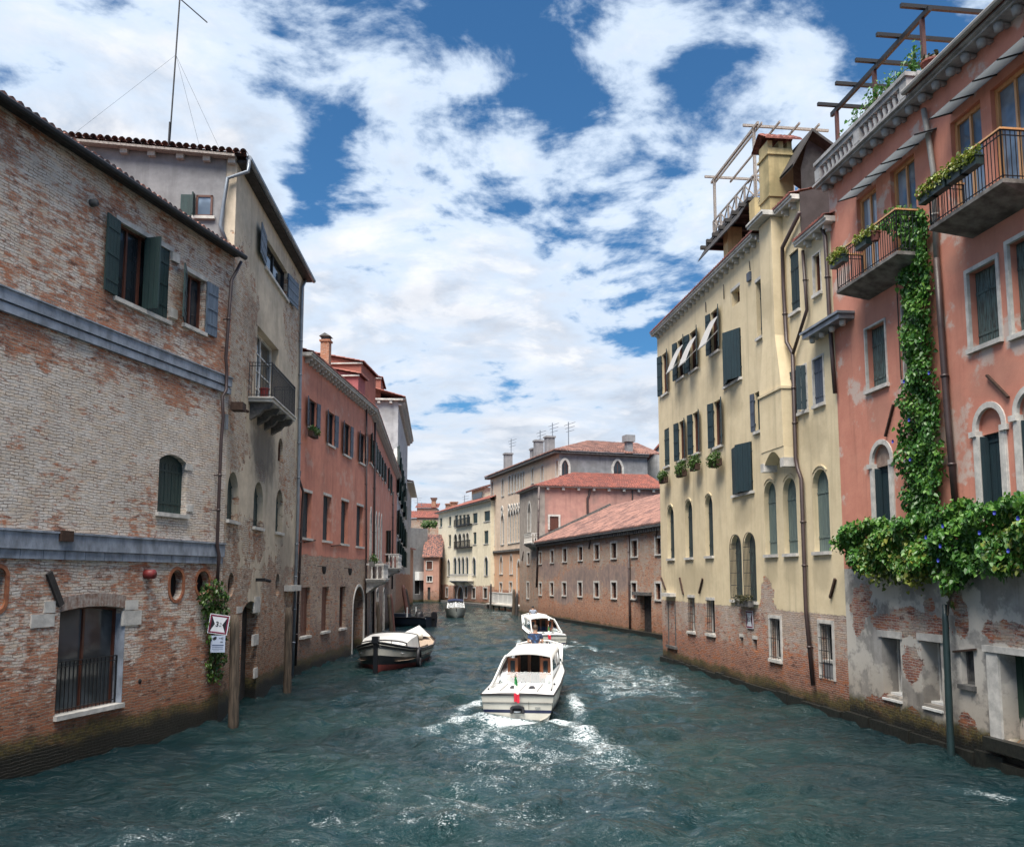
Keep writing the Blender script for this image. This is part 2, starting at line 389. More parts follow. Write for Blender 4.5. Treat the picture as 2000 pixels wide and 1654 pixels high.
def glass(name, col=(0.012, 0.016, 0.020), rough=0.06):
    m, g = newmat(name)
    tc = g.n('TexCoord').outputs['Object']
    n = g.noise(tc, 1.3, 2, 0.5)
    c = g.mix(g.mr(g.noise(tc, 0.8, 3, 0.5), 0.4, 0.6), col, tuple(c * 2.2 for c in col))
    g.bsdf(c, rough, g.bump(n, 0.10, 0.05), ior=1.5)
    return m
M['glass'] = glass('window glass')
M['glass_pale'] = glass('pale reflective window glass', (0.04, 0.046, 0.05), 0.08)
M['glass_sky'] = glass('terrace door glass', (0.10, 0.13, 0.17), 0.03)
# ------------------------------------------------------------------ buildings
def loop_of(u0, u1, z0, z1, arch, n=12):
    w = u1 - u0; c = (u0 + u1) / 2
    if arch is None: top = [(u0, z1), (u1, z1)]
    elif arch == 'round':
        r = w / 2; zs = z1 - r
        top = [(c - r * math.cos(math.pi * i / n), zs + r * math.sin(math.pi * i / n)) for i in range(n + 1)]
    elif arch in ('seg', 'flat'):
        h = w * (0.16 if arch == 'seg' else 0.04); r = (w * w / 4 + h * h) / (2 * h); a = math.asin(w / 2 / r)
        top = [(c + r * math.sin(-a + 2 * a * i / n), z1 - r + r * math.cos(-a + 2 * a * i / n)) for i in range(n + 1)]
    elif arch == 'goth':
        h = w * 0.75; top = []
        for i in range(n + 1):
            t = i / n * 2 - 1; s = abs(t)
            top.append((c + t * w / 2, z1 - h + h * (1 - s ** 1.9) * (1 if s > .0 else 1)))
        top = [(a, b) for a, b in top]
    elif arch == 'oval':
        r = w / 2; zs = z1 - r * 1.1; zb = z0 + r * 1.1
        pts = [(c - r * math.cos(math.pi * i / n), zs + 1.1 * r * math.sin(math.pi * i / n)) for i in range(n + 1)]
        bot = [(c + r * math.cos(math.pi * i / n), zb - 1.1 * r * math.sin(math.pi * i / n)) for i in range(n + 1)]
        return bot[::-1][:0] + [bot[-1]] + pts + bot[:-1]
    return [(u0, z0)] + top + [(u1, z0)]
def offset(loop, t):
    out = []; n = len(loop)
    for i, p in enumerate(loop):
        a = loop[i - 1] if i else None; b = loop[i + 1] if i < n - 1 else None
        ns = []
        for q0, q1 in ((a, p), (p, b)):
            if q0 is None or q1 is None: continue
            dx, dz = q1[0] - q0[0], q1[1] - q0[1]; L = math.hypot(dx, dz)
            if L > 1e-6: ns.append((-dz / L, dx / L))
        nx = sum(k[0] for k in ns) / len(ns); nz = sum(k[1] for k in ns) / len(ns)
        L2 = max(nx * nx + nz * nz, 0.3)
        out.append((p[0] + nx * t / L2, p[1] + nz * t / L2))
    return out

class B:
    def __init__(s, name, pl, pr, label, cat='building', group=None):
        s.p0 = gnd(*pl); s.p1 = gnd(*pr); s.p0[2] = s.p1[2] = 0
        d = s.p1 - s.p0; s.L = float(np.linalg.norm(d)); s.ux = d / s.L; s.yn = np.array([-s.ux[1], s.ux[0], 0])
        s.root = empty(name, s.p0, math.atan2(s.ux[1], s.ux[0]), label, cat, group)
        s.ops = []
    def uz(s, px, py, off=0.0):
        o = np.array([0, 0, CAMH]); d = ray(px, py)
        t = (np.dot(s.p0 - o, s.yn) - off) / np.dot(d, s.yn)
        q = o + d * t
        return float(np.dot(q - s.p0, s.ux)), float(q[2])
    def u(s, px, py, off=0.0): return s.uz(px, py, off)[0]
    def z(s, px, py, off=0.0): return s.uz(px, py, off)[1]
    def world(s, u, y, z): return s.p0 + s.ux * u + s.yn * y + np.array([0, 0, z])
    def yz(s, u, px, py):
        o = np.array([0, 0, CAMH]); d = ray(px, py)
        t = (np.dot(s.p0 - o, s.ux) + u) / np.dot(d, s.ux); q = o + d * t
        return float(np.dot(q - s.p0, s.yn)), float(q[2])
    def side_win(s, u, face, tl, br, arch=None, sur=.15, fill='glass', fm='frame_brown', surm='stone'):
        """window in the end wall at local u; face=+1 looks along +u"""
        ya, z1 = s.yz(u, *tl); yb, z0 = s.yz(u, *br); a, b = min(ya, yb), max(ya, yb)
        lp = loop_of(a, b, z0, z1, arch)
        def tr(m):
            m.v = [(u - face * y, x, z) for x, y, z in m.v]; return m
        ins = offset(lp, -.09)
        f = MB(); f.ring(ins, lp, -.05, .02, True); f.box((a + b) / 2 - .04, (a + b) / 2 + .04, -.04, .02, z0, z1 - .3)
        fr = tr(f).obj('window', M[fm], s.root)
        p = MB(); p.add([(x, -.012, z) for x, z in lp], [tuple(range(len(lp)))]); tr(p).obj('pane', M[fill], fr)
        o2 = offset(lp, sur); tr(MB().ring(lp, o2, -.12, .02, True)).obj('surround', M[surm], fr)
        return fr
    def rect(s, tl, br):
        u0, z1 = s.uz(*tl); u1, z0 = s.uz(*br)
        return u0, u1, z0, z1
    def wall(s, name, u0, u1, z0, z1, mat, depth=8.0, y=0.0, rise=0.0, ops=True, top=True):
        """front wall with real openings and reveals, side walls, back and cap: one mesh"""
        m = MB()
        O = [o for o in s.ops if ops and o['u0'] < u1 and o['u1'] > u0 and o['z0'] < z1 and o['z1'] > z0]
        us = sorted({u0, u1} | {min(max(o[k], u0), u1) for o in O for k in ('u0', 'u1')})
        zs = sorted({z0, z1} | {min(max(o[k], z0), z1) for o in O for k in ('z0', 'z1')})
        for i in range(len(us) - 1):
            if us[i+1] - us[i] < 1e-5: continue
            for j in range(len(zs) - 1):
                if zs[j+1] - zs[j] < 1e-5: continue
                cu, cz = (us[i] + us[i+1]) / 2, (zs[j] + zs[j+1]) / 2
                if any(o['u0'] < cu < o['u1'] and o['z0'] < cz < o['z1'] for o in O): continue
                m.add([(us[i], y, zs[j]), (us[i+1], y, zs[j]), (us[i+1], y, zs[j+1]), (us[i], y, zs[j+1])], [(0, 1, 2, 3)])
        for o in O:
            if o.get('done'): continue
            o['done'] = True; lp = o['loop']
            if o['arch'] == 'oval':
                for zedge, pts in ((o['z1'], [p for p in lp if p[1] >= (o['z0'] + o['z1']) / 2]), (o['z0'], [p for p in lp if p[1] < (o['z0'] + o['z1']) / 2])):
                    pts = sorted(pts)
                    for a, b in zip(pts, pts[1:]):
                        m.add([(a[0], y, a[1]), (b[0], y, b[1]), (b[0], y, zedge), (a[0], y, zedge)], [(0, 1, 2, 3)])
            elif o['arch']:
                for a, b in zip(lp[1:-1], lp[2:-1]):
                    m.add([(a[0], y, a[1]), (b[0], y, b[1]), (b[0], y, o['z1']), (a[0], y, o['z1'])], [(0, 1, 2, 3)])
            n = len(lp)
            for i in range(n):
                a, b = lp[i], lp[(i + 1) % n]
                m.add([(a[0], y, a[1]), (b[0], y, b[1]), (b[0], y + o['rev'] + .05, b[1]), (a[0], y + o['rev'] + .05, a[1])], [(0, 1, 2, 3)])
        D = depth
        zr = z1 + rise
        for uu in (u0, u1):
            m.add([(uu, y, z0), (uu, y + D, z0), (uu, y + D, z1), (uu, y + D / 2, zr), (uu, y, z1)], [(0, 1, 2, 3, 4)])
        m.add([(u0, y + D, z0), (u1, y + D, z0), (u1, y + D, z1), (u0, y + D, z1)], [(0, 1, 2, 3)])
        if top:
            m.add([(u0, y, z1), (u1, y, z1), (u1, y + D / 2, zr), (u0, y + D / 2, zr), (u1, y + D, z1), (u0, y + D, z1)], [(0, 1, 2, 3), (3, 2, 4, 5)])
        return m.obj(name, mat, s.root)
    def win(s, tl=None, br=None, rect=None, arch=None, rev=0.16, fill='glass', fm='frame_brown', sill=0.1, sur=0.0, surm='stone', sh=(),
            shm='green', bars=0, mull=1, trans=0, name='window', lin=0.0, pane='glass', label=None, fw=0.06):
        u0, u1, z0, z1 = rect or s.rect(tl, br)
        lp = loop_of(u0, u1, z0, z1, arch)
        s.ops.append(dict(u0=u0, u1=u1, z0=z0, z1=z1, arch=arch, rev=rev, loop=lp))
        w, h = u1 - u0, z1 - z0; y = rev
        f = MB()
        ins = offset(lp, -fw)
        if arch != 'oval': ins[0] = (ins[0][0], z0 + fw); ins[-1] = (ins[-1][0], z0 + fw)
        f.ring(ins, lp, y - 0.06, y + 0.03, True)
        zt = z1 - (w * .5 if arch in ('round', 'goth') else fw)
        if fill == 'glass':
            for k in range(mull): c = u0 + w * (k + 1) / (mull + 1); f.box(c - .035, c + .035, y - .045, y + .025, z0 + fw, zt)
            for k in range(trans): c = z0 + (zt - z0) * (k + 1) / (trans + 1); f.box(u0 + fw, u1 - fw, y - .035, y + .022, c - .02, c + .02)
        fr = f.obj(name, M[fm], s.root)
        if label: fr['label'] = label
        p = MB(); p.add([(a, y + 0.012, b) for a, b in lp], [tuple(range(len(lp)))])
        if fill == 'glass': p.obj('pane', M[pane], fr)
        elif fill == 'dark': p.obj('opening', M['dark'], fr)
        elif fill in ('shutter', 'board'):
            c = (u0 + u1) / 2
            parts = 2 if fill == 'shutter' else 1
            for k in range(parts):
                a0, a1 = (u0, c - .008) if (parts == 2 and k == 0) else ((c + .008, u1) if parts == 2 else (u0, u1))
                poly = [(min(max(a, a0), a1), b) for a, b in lp]
                q = MB(); q.prism(poly, y - .075 - 0.006 * k, y - .02)
                nb = max(2, int((a1 - a0) / 0.16))
                zt2 = z1 - (w * .5 if arch in ('round', 'goth') else (w * .16 if arch == 'seg' else 0)) - 0.06
                for i in range(nb):       # planks
                    b0 = a0 + (a1 - a0) * i / nb + .006; b1 = a0 + (a1 - a0) * (i + 1) / nb - .006
                    q.box(b0, b1, y - .088 - 0.004 * (i % 2), y - .07, z0 + .02, zt2)
                for zz in (z0 + h * .18, z0 + h * .72):
                    q.box(a0 + .02, a1 - .02, y - .108, y - .085, zz - .035, zz + .035)
                q.obj('shutter', M[shm], fr)
        elif fill in M: p.obj('infill', M[fill], fr)
        for side, wf, ang in sh:
            lw = w * wf; hh = h - 0.04
            q = MB(); nb = max(2, int(lw / 0.15))
            for i in range(nb):
                q.box(lw * i / nb + .004, lw * (i + 1) / nb - .004, -.022 - .003 * (i % 2), .018, 0, hh)
            for zz in (hh * .16, hh * .5, hh * .84): q.box(.03, lw - .03, .018, .036, zz - .04, zz + .04)
            a = R(ang); ca, sa = math.cos(a), math.sin(a)
            vs = []
            for px_, py_, pz_ in q.v:     # hinge at the jamb, swinging outwards
                X = px_ * ca + py_ * sa; Y = -px_ * sa + py_ * ca
                if side == 'l': vs.append((u0 + X, -0.045 + Y, z0 + .02 + pz_))
                else: vs.append((u1 - X, -0.045 + Y, z0 + .02 + pz_))
            q.v = vs
            for zz in (z0 + h * .2, z0 + h * .8):
                uu = u0 if side == 'l' else u1; q.box(uu - .03, uu + .03, -.055, -.0, zz - .03, zz + .03)
            q.obj('shutter', M[shm], fr)
        if sill:
            MB().box(u0 - sill, u1 + sill, -.10, rev * .8, z0 - .11, z0 + .004).obj('sill', M[surm], fr)
        if lin:
            MB().box(u0 - lin, u1 + lin, -.025, .06, z1 - .004, z1 + .13).obj('lintel', M[surm], fr)
        if sur:
            lp2 = offset(lp, -.005); lp2[0] = (lp2[0][0], z0); lp2[-1] = (lp2[-1][0], z0)
            o2 = offset(lp, sur); o2[0] = (o2[0][0], z0); o2[-1] = (o2[-1][0], z0)
            MB().ring(lp2, o2, -.035, .05).obj('surround', M[surm], fr)
        if bars:
            q = MB()
            for k in range(bars):
                c = u0 + w * (k + 1) / (bars + 1)
                q.tube([(c, -.06, z0 + .02), (c, -.06, z1 - (w * .3 if arch else .02))], .012, 5)
            for k in range(3 if h < 1.6 else 5):
                zz = z0 + .1 + (zt - z0 - .1) * k / (2 if h < 1.6 else 4); q.tube([(u0 - .02, -.06, zz), (u1 + .02, -.06, zz)], .013, 5)
            if arch: q.tube([(a, -.06, b) for a, b in lp], .016, 5)
            q.obj('grille', M['iron'], fr)
        return fr
    def pipe(s, pts, r=0.055, off=0.09, mat='pipe', name='drainpipe'):
        q = MB(); P = []
        for px, py in pts:
            u, z = s.uz(px, py, off); P.append((u, -off, z))
        q.tube(P, r, 10)
        for a, b in zip(P, P[1:]):
            L = math.dist(a, b)
            if L > 2:
                for k in range(1, int(L / 1.6) + 1):
                    t = k / (int(L / 1.6) + 1); c = [a[i] + (b[i] - a[i]) * t for i in range(3)]
                    d = (Vector(b) - Vector(a)).normalized() * .03
                    q.tube([Vector(c) - d, Vector(c) + d], r * 1.28, 10)
                    q.box(c[0] - .02, c[0] + .02, -off, .01, c[2] - .015, c[2] + .015)
        return q.obj(name, M[mat], s.root, True)
    def anchor(s, a, b, w=0.06, name='iron_anchor', mat='rust'):
        ua, za = s.uz(*a); ub, zb = s.uz(*b)
        return MB().beam((ua, -.05, za), (ub, -.05, zb), w, .07, (0, 1, 0)).obj(name, M[mat], s.root)
def uz_spot(b, x0, y0, x1, y1):
    a, c = b.uz((x0 + x1) / 2, (y0 + y1) / 2); return (a, c, abs(b.u(x1, y1) - b.u(x0, y1)) / 2, abs(b.z(x0, y0) - b.z(x0, y1)) / 2)
def railing(mb, pts, z0, z1, step=0.11, bar=0.010, rail=0.018, curl=False):
    for (a, b) in zip(pts, pts[1:]):
        a = Vector(a); b = Vector(b); L = (b - a).length; n = max(1, int(L / step))
        for z in (z0 + .08, z1 - .12, z1): mb.beam((a.x, a.y, z), (b.x, b.y, z), rail * 1.6, rail)
        for k in range(n + 1):
            p = a + (b - a) * k / n
            r = bar * 2 if k in (0, n) else bar
            mb.beam((p.x, p.y, z0), (p.x, p.y, z1), r * 1.5, r * 1.5, (0, 1, 0))

# ------------------------------------------------------------------ leaves
def leafmat(name, dark, mid, light):
    m, g = newmat(name)
    tc = g.n('TexCoord').outputs['Object']
    rv = g.n('NewGeometry').outputs['Random Per Island']
    n = g.noise(tc, 1.1, 4, 0.6)
    f = g.add(g.mul(rv, 0.55), g.mul(g.mr(n, 0.3, 0.7), 0.45))
    c = g.ramp(f, [(0.0, dark), (0.45, mid), (0.85, light), (1.0, light)])
    b = g.bsdf(c, 0.42)
    b.inputs['Subsurface Weight'].default_value = 0.0
    t = g.n('BsdfTranslucent'); g.put(t.inputs[0], c); ms = g.n('MixShader'); ms.inputs[0].default_value = 0.25
    o = [x for x in m.node_tree.nodes if x.type == 'OUTPUT_MATERIAL'][0]
    g.nt.links.new(b.outputs[0], ms.inputs[1]); g.nt.links.new(t.outputs[0], ms.inputs[2]); g.nt.links.new(ms.outputs[0], o.inputs[0])
    return m
M['ivy'] = leafmat('green creeper leaves', (0.016, 0.060, 0.012), (0.045, 0.15, 0.022), (0.12, 0.25, 0.035))
M['ivy_yellow'] = leafmat('yellowing creeper leaves', (0.035, 0.065, 0.012), (0.11, 0.16, 0.025), (0.24, 0.25, 0.04))
M['bush'] = leafmat('dark green shrub leaves', (0.012, 0.035, 0.006), (0.035, 0.085, 0.012), (0.08, 0.15, 0.02))
M['bush_yellow'] = leafmat('yellow green planter leaves', (0.035, 0.06, 0.01), (0.12, 0.17, 0.025), (0.24, 0.28, 0.04))
M['dry'] = leafmat('dark trailing stems', (0.02, 0.022, 0.012), (0.045, 0.045, 0.02), (0.08, 0.075, 0.03))
def leaves(mb, pts, size, out=(0, -1, 0.35), spread=0.8, rng=None):
    rng = rng or rnd
    O = Vector(out).normalized()
    for p in pts:
        nrm = (O + Vector((rng.uniform(-1, 1), rng.uniform(-1, 1), rng.uniform(-1, 1))) * spread).normalized()
        t = Vector((rng.uniform(-1, 1) * .8, rng.uniform(-.6, .2), -1 + rng.uniform(-.4, .9)))
        t = (t - nrm * t.dot(nrm))
        if t.length < 1e-3: continue
        t.normalize(); b = nrm.cross(t); s = size * rng.uniform(.42, 1.38); P = Vector(p); up = nrm * s * .18
        mb.add([P, P + b*s*-.46 + t*s*.02 + up, P + b*s*-.40 + t*s*.55 + up*.8, P + t*s*1.05 - up*.3, P + b*s*.40 + t*s*.55 + up*.8, P + b*s*.46 + t*s*.02 + up],
               [(0, 1, 2, 3), (0, 3, 4, 5)])
def clump(c, r, n, rng=None, shell=0.55):
    rng = rng or rnd; out = []
    while len(out) < n:
        v = Vector((rng.gauss(0, 1), rng.gauss(0, 1), rng.gauss(0, 1))).normalized() * rng.uniform(shell, 1.0)
        out.append((c[0] + v.x * r[0], c[1] + v.y * r[1], c[2] + v.z * r[2]))
    return out
# ================================================================== LEFT BANK
# -------- brick warehouse
MAT_L1 = wallmat('whitewashed old brick', BR, white=((0.70, 0.66, 0.61), [(0, 0.12), (1.8, .36), (3.4, .58), (4.4, .56), (5.2, .58), (6.2, .73), (9.3, .78), (9.8, .50), (11, .48), (15.4, .62)], 15.4), moss=1.0,
                 orange=(0.42, 0.16, 0.08))
L2 = B('plastered_house', (424, 1408), (574, 1323), 'tall patchy plastered house with iron balcony and grey gable beside the brick warehouse')
MAT_L2 = wallmat('patchy plaster over brick', ((0.40, 0.24, 0.15), (0.28, 0.15, 0.09), (0.42, 0.38, 0.32)), ((0.62, 0.53, 0.41), (0.45, 0.38, 0.29)), 4.9, 0.5,
                 spots=[uz_spot(L2, *q_) for q_ in ((428, 470, 506, 790), (420, 760, 488, 920), (430, 960, 470, 1180), (546, 830, 580, 1010), (556, 540, 590, 720), (470, 1010, 520, 1100), (515, 1075, 560, 1330), (500, 900, 520, 940))],
                 dark_spots=[uz_spot(L2, 486, 800, 545, 960) + ((0.085, 0.075, 0.065), .75), uz_spot(L2, 470, 560, 520, 700) + ((0.16, 0.14, 0.115), .4), uz_spot(L2, 540, 1000, 575, 1180) + ((0.12, 0.10, 0.085), .5)],  # soft-edged darker ellipses; the first lies directly below the balcony
                 pspots=[(4.4, 3.9, 1.0, .9), (8.2, 2.6, 1.1, 1.4)],
                 white=((0.58, 0.53, 0.46), [(0, .15), (3, .40), (6, .55), (9, .6), (18, .6)], 18), moss=1.0, pdirt=0.28, streak=0.6)
MAT_GREY = wallmat('grey cement render', BR, ((0.26, 0.26, 0.27), (0.17, 0.17, 0.18)), -5, 0.3, pdirt=0.4, moss=-5)
MAT_L3 = wallmat('faded red plaster', ((0.30, 0.20, 0.15), (0.22, 0.14, 0.11), (0.34, 0.31, 0.27)), ((0.57, 0.235, 0.165), (0.46, 0.18, 0.125)), 5.6, 0.22,
                 pspots=[], white=((0.46, 0.385, 0.32), [(0, .05), (1.3, .25), (2.2, .5), (6, .55), (16, .6)], 16), moss=.8, streak=0.6, pdirt=0.25, dirty=(0.20, 0.13, 0.10), tint=((0.52, 0.30, 0.235), 0.56))
L1 = B('brick_warehouse', (0, 1527), (424, 1408), 'long brick warehouse with faded whitewash, two grey stone bands and green shutters beside the water')
zE1 = L1.z(474, 510); LL = L1.L
_w = L1.win((233, 432), (327, 627), rev=.22, fm='frame_brown', mull=3, shm='green', sh=[('l', .27, 172)], lin=.12)
u0, u1, z0, z1 = L1.rect((233, 432), (327, 627)); uc = u0 + (u1 - u0) * .52
q = MB()
for i in range(5): q.box(uc + (u1 - uc) * i / 5 + .005, uc + (u1 - uc) * (i + 1) / 5 - .005, .02 + .004 * (i % 2), .07, z0 + .02, z1 - .02)
for zz in (.2, .5, .8): q.box(uc + .03, u1 - .03, .0, .03, z0 + (z1 - z0) * zz - .04, z0 + (z1 - z0) * zz + .04)
q.obj('shutter', M['green'], _w)
q = MB()
for i in range(3): q.box(uc - .02, uc + .03, -.46 + .16 * i + .004, -.46 + .16 * (i + 1) - .004, z0 + .02, z1 - .02)
q.obj('shutter', M['green'], _w)
_w = L1.win((363, 528), (397, 650), rev=.22, mull=1, shm='green', sh=[('l', .7, 150)], lin=.12)
u0, u1, z0, z1 = L1.rect((363, 528), (397, 650))
q = MB()
for i in range(4): q.box(u1 + .03 + .15 * i, u1 + .03 + .15 * i + .142, -.09 + .004 * (i % 2), -.04, z0, z1)
for zz in (.2, .5, .8): q.box(u1 + .05, u1 + .6, -.11, -.085, z0 + (z1 - z0) * zz - .035, z0 + (z1 - z0) * zz + .035)
o = q.obj('shutter', M['bluegrey'], _w); o['label'] = 'pale blue grey shutter folded flat against the bricks'
# stone pier between the two windows
ua, ub = L1.u(328, 560), L1.u(352, 560); zb_, zt_ = L1.z(328, 605), L1.z(328, 490)
for ya_, yb_ in ((622, 603), (510, 492)): MB().box(ua + .06, ua + .40, -.09, .03, L1.z(335, ya_), L1.z(335, yb_)).obj('pier_stone', M['stone'], L1.root)
L1.win((312, 882), (362, 1006), arch='seg', rev=.26, fill='board', fm='green', shm='green', sill=.08)
_w = L1.win((118, 1187), (236, 1372), arch='flat', rev=.34, fm='frame_brown', mull=1, sill=.04, sur=0, pane='glass_pale')
u0, u1, z0, z1 = L1.rect((118, 1187), (236, 1372))
q = MB(); railing(q, [(u0 + .05, .16, 0), (u1 - .05, .16, 0)], z0 + .02, z0 + 1.25, .14, .011, .022); q.obj('railing', M['iron'], _w)
q = MB(); q.box(u1 - .016, u1 - .003, -.02, .27, z0 + .01, z1 - .22); q.obj('jamb_panel', M['stone_band'], _w)
for a, b in (((333, 1112), (356, 1171)), ((384, 1114), (408, 1162)), ((-16, 1108), (8, 1192))):
    fr = L1.win(a, b, arch='oval', rev=.30, fill='dark', sill=0, fm='rust', name='oval_niche', fw=.02)
    u0, u1, z0, z1 = L1.rect(a, b); lp = loop_of(u0, u1, z0, z1, 'oval')
    MB().ring(offset(lp, -.005), offset(lp, .09), -.02, .03, True).obj('brick_surround', simple('orange brick surround', (0.36, 0.135, 0.06), .9, scale=7, col2=(0.2, .07, .04), bump=.6, bscale=14), fr)
L1.wall('wall', -9, LL, -1.5, zE1, MAT_L1, 9)
q = MB()
def band(b, name, u0, u1, z0, z1, parts, mat):
    m = MB()
    for f0, f1, pr in parts: m.box(u0, u1, -pr, .05, z0 + (z1 - z0) * f0, z0 + (z1 - z0) * f1)
    return m.obj(name, M[mat], b.root)
band(L1, 'stone_band', -9, LL - .02, L1.z(438, 768), L1.z(438, 735), [(0, .36, .10), (.36, .44, .04), (.44, .94, .13), (.94, 1, .17)], 'stone_band')
z0_, z1_ = L1.z(425, 1101), L1.z(425, 1063)
m_ = MB(); m_.box(-9, LL - .1, -.13, .05, z0_ + (z1_ - z0_) * .36, z1_); m_.box(-9, LL - .1, -.17, .05, z1_ + .001, z1_ + .05)
uu = -9.0
while uu < LL - .5: m_.box(uu, min(uu + .68, LL - .12), -.08, .05, z0_, z0_ + (z1_ - z0_) * .345); uu += .70
m_.obj('stone_band', M['stone_band'], L1.root)
q = MB()
for x0, y0, x1, y1 in ((60, 1200, 93, 1224), (94, 1199, 104, 1223), (240, 1193, 274, 1219), (244, 1172, 268, 1190), (86, 1174, 106, 1196)):
    a, b, c, d = L1.rect((x0, y0), (x1, y1)); MB().box(a, b, -.03, .05, c, d).obj('quoin_stone', M['stone'], L1.root)
for x0, y0, x1, y1 in ((364, 985, 376, 1000), (364, 905, 374, 920)):
    a, b, c, d = L1.rect((x0, y0), (x1, y1)); MB().box(a, b, -.03, .05, c, d).obj('quoin_stone', M['stone'], L1.root)
# header courses over the big lower window
u0, u1, z0, z1 = L1.rect((118, 1187), (236, 1372))
m_ = MB(); lp = loop_of(u0, u1, z0, z1, 'flat', 22)[1:-1]
for a, b in zip(lp, lp[1:]):
    m_.prism([(a[0] + .006, a[1] + .01), (b[0] - .006, b[1] + .01), (b[0] - .006, b[1] + .34), (a[0] + .006, a[1] + .34)], -.018, .04)
m_.obj('brick_lintel', simple('grey brick header arch', (0.34, 0.30, 0.27), .9, scale=8, col2=(0.2, .12, .09), bump=.6, bscale=14), L1.root)
L1.anchor((92, 1118), (116, 1182), .17, 'timber_stub', 'wood_dark')
def stub(b, px, py, r, mat, name='pipe_stub', L=.16):
    u, z = b.uz(px, py); return MB().tube([(u, .05, z), (u, -L, z)], r, 12).obj(name, M[mat], b.root, True)
M['redpaint'] = simple('red pipe paint', (0.20, 0.025, 0.025), .5)
stub(L1, 284, 1121, .13, 'redpaint', L=.28); stub(L1, 178, 397, .10, 'stone_dark'); stub(L1, 273, 1330, .07, 'dark', 'drain_hole', .0105)
u, z = L1.uz(118, 1046); MB().box(u - .2, u + .2, -.22, 0.05, z - .14, z + .12).obj('iron_bracket', M['rust'], L1.root)
L1.pipe([(471, 512), (462, 530), (452, 548), (441, 700), (443, 722), (442, 762), (434, 775), (436, 815), (432, 860), (424, 1065), (428, 1085), (424, 1140)], .055, .20)
u, z = L1.uz(432, 822); MB().box(u + .12, u + .26, -.1, .02, z - .25, z + .25).obj('meter_box', M['pipe_grey'], L1.root)
rf = MB().roof((-9, -.32, zE1 + .02), (LL + .1, -.32, zE1 + .02), (LL + .1, 6, zE1 + 2.0), (-9, 6, zE1 + 2.0), .24, amp=.085).obj('roof', M['tile_dark'], L1.root)
MB().tube([(-9, -.37, zE1 - .08), (LL + .12, -.37, zE1 - .08)], .085, 8).obj('gutter', M['iron'], rf)
MB().box(-9, LL + .05, -.30, .02, zE1 - .06, zE1 + .0).obj('eave_board', M['wood_dark'], rf)
# lamp boxes
u, z = L1.uz(440, 1140)

# -------- tall plastered house with the balcony
zE2 = L2.z(486, 352); LL2 = L2.L
L2.win((519, 462), (560, 586), rev=.2, mull=1, shm='bluegrey', sh=[('l', .36, 174), ('r', .36, 174)], fm='iron')
uB0 = L2.u(501, 700); uB1 = L2.u(543, 730); zB = L2.z(493, 775)
fr = L2.win(rect=(uB0, uB1, zB + .02, L2.z(501, 632)), rev=.35, mull=1, trans=3, fm='white_paint', sill=0, name='balcony_door')
for a, b in (((446, 917), (463, 1019)), ((497, 937), (512, 1032)), ((540, 953), (551, 1041))):
    L2.win(a, b, arch='round', rev=.3, fill='board', fm='green', shm='green', sill=.08)
L2.win((544, 853), (552, 905), arch='round', rev=.18, fill='dark', sill=0, name='blind_arch')
L2.win((474, 1175), (497, 1420), arch='seg', rev=.5, fill='board', fm='wood_dark', shm='wood_dark', sill=0, name='water_door')
L2.win((446, 1118), (456, 1165), arch='oval', rev=.2, fill='dark', sill=0, name='oval_niche', fm='rust', fw=.02)
L2.win((539, 1120), (545, 1164), arch='oval', rev=.2, fill='dark', sill=0, name='oval_niche', fm='rust', fw=.02)
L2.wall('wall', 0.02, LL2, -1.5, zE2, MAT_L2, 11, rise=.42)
MB().add([(0.0, .35, 8), (0.0, 11, 8), (0.0, 11, zE2 - .02), (0, 5.5, zE2 + .40), (0.0, .35, zE2 + .03)], [(0, 1, 2, 3, 4)]).obj('gable_wall', MAT_GREY, L2.root)
# small gable window, on the wall facing the camera
def gable_pt(px, py):
    o = np.array([0, 0, CAMH]); d = ray(px, py); t = np.dot(L2.p0 - o, L2.ux) / np.dot(d, L2.ux); q_ = o + d * t
    return float(np.dot(q_ - L2.p0, L2.yn)), float(q_[2])
ya, za = gable_pt(384, 382); yb, zb = gable_pt(415, 424)
y0_, y1_ = min(ya, yb), max(ya, yb)
q = MB()
for a, b, c, d in ((y0_, y1_, za - .07, za), (y0_, y1_, zb, zb + .06), (y0_, y0_ + .07, zb, za), (y1_ - .07, y1_, zb, za)): q.box(-.05, .02, a, b, c, d)
fr = q.obj('gable_window', M['frame_brown'], L2.root)
MB().box(-.02, .0, y0_, y1_, zb, za).obj('pane', M['glass_sky'], fr)
MB().box(-.12, .02, y0_ - .1, y1_ + .1, zb - .1, zb - .002).obj('sill', M['stone'], fr)
MB().box(-.30, -.06, y1_ + .02, y1_ + .06, zb, za).box(-.065, -.03, y1_ + .06, y1_ + .5, zb, za).obj('shutter', M['green'], fr)
yy = [gable_pt(x, 330)[0] for x in (243, 297, 353, 405, 454)]
repeat('eave_stone', MB().box(-.16, .02, -.12, .12, -.12, .12), M['stone'], L2.root, [(0, v, zE2 + .42 * v / 5.5 - .10) for v in yy])
rf = MB().roof((-.28, -.34, zE2 + .05), (LL2 + .1, -.34, zE2 + .05), (LL2 + .1, 5.5, zE2 + .52), (-.28, 5.5, zE2 + .52), .24, amp=.08).obj('roof', M['tile_dark'], L2.root)
m_ = MB()
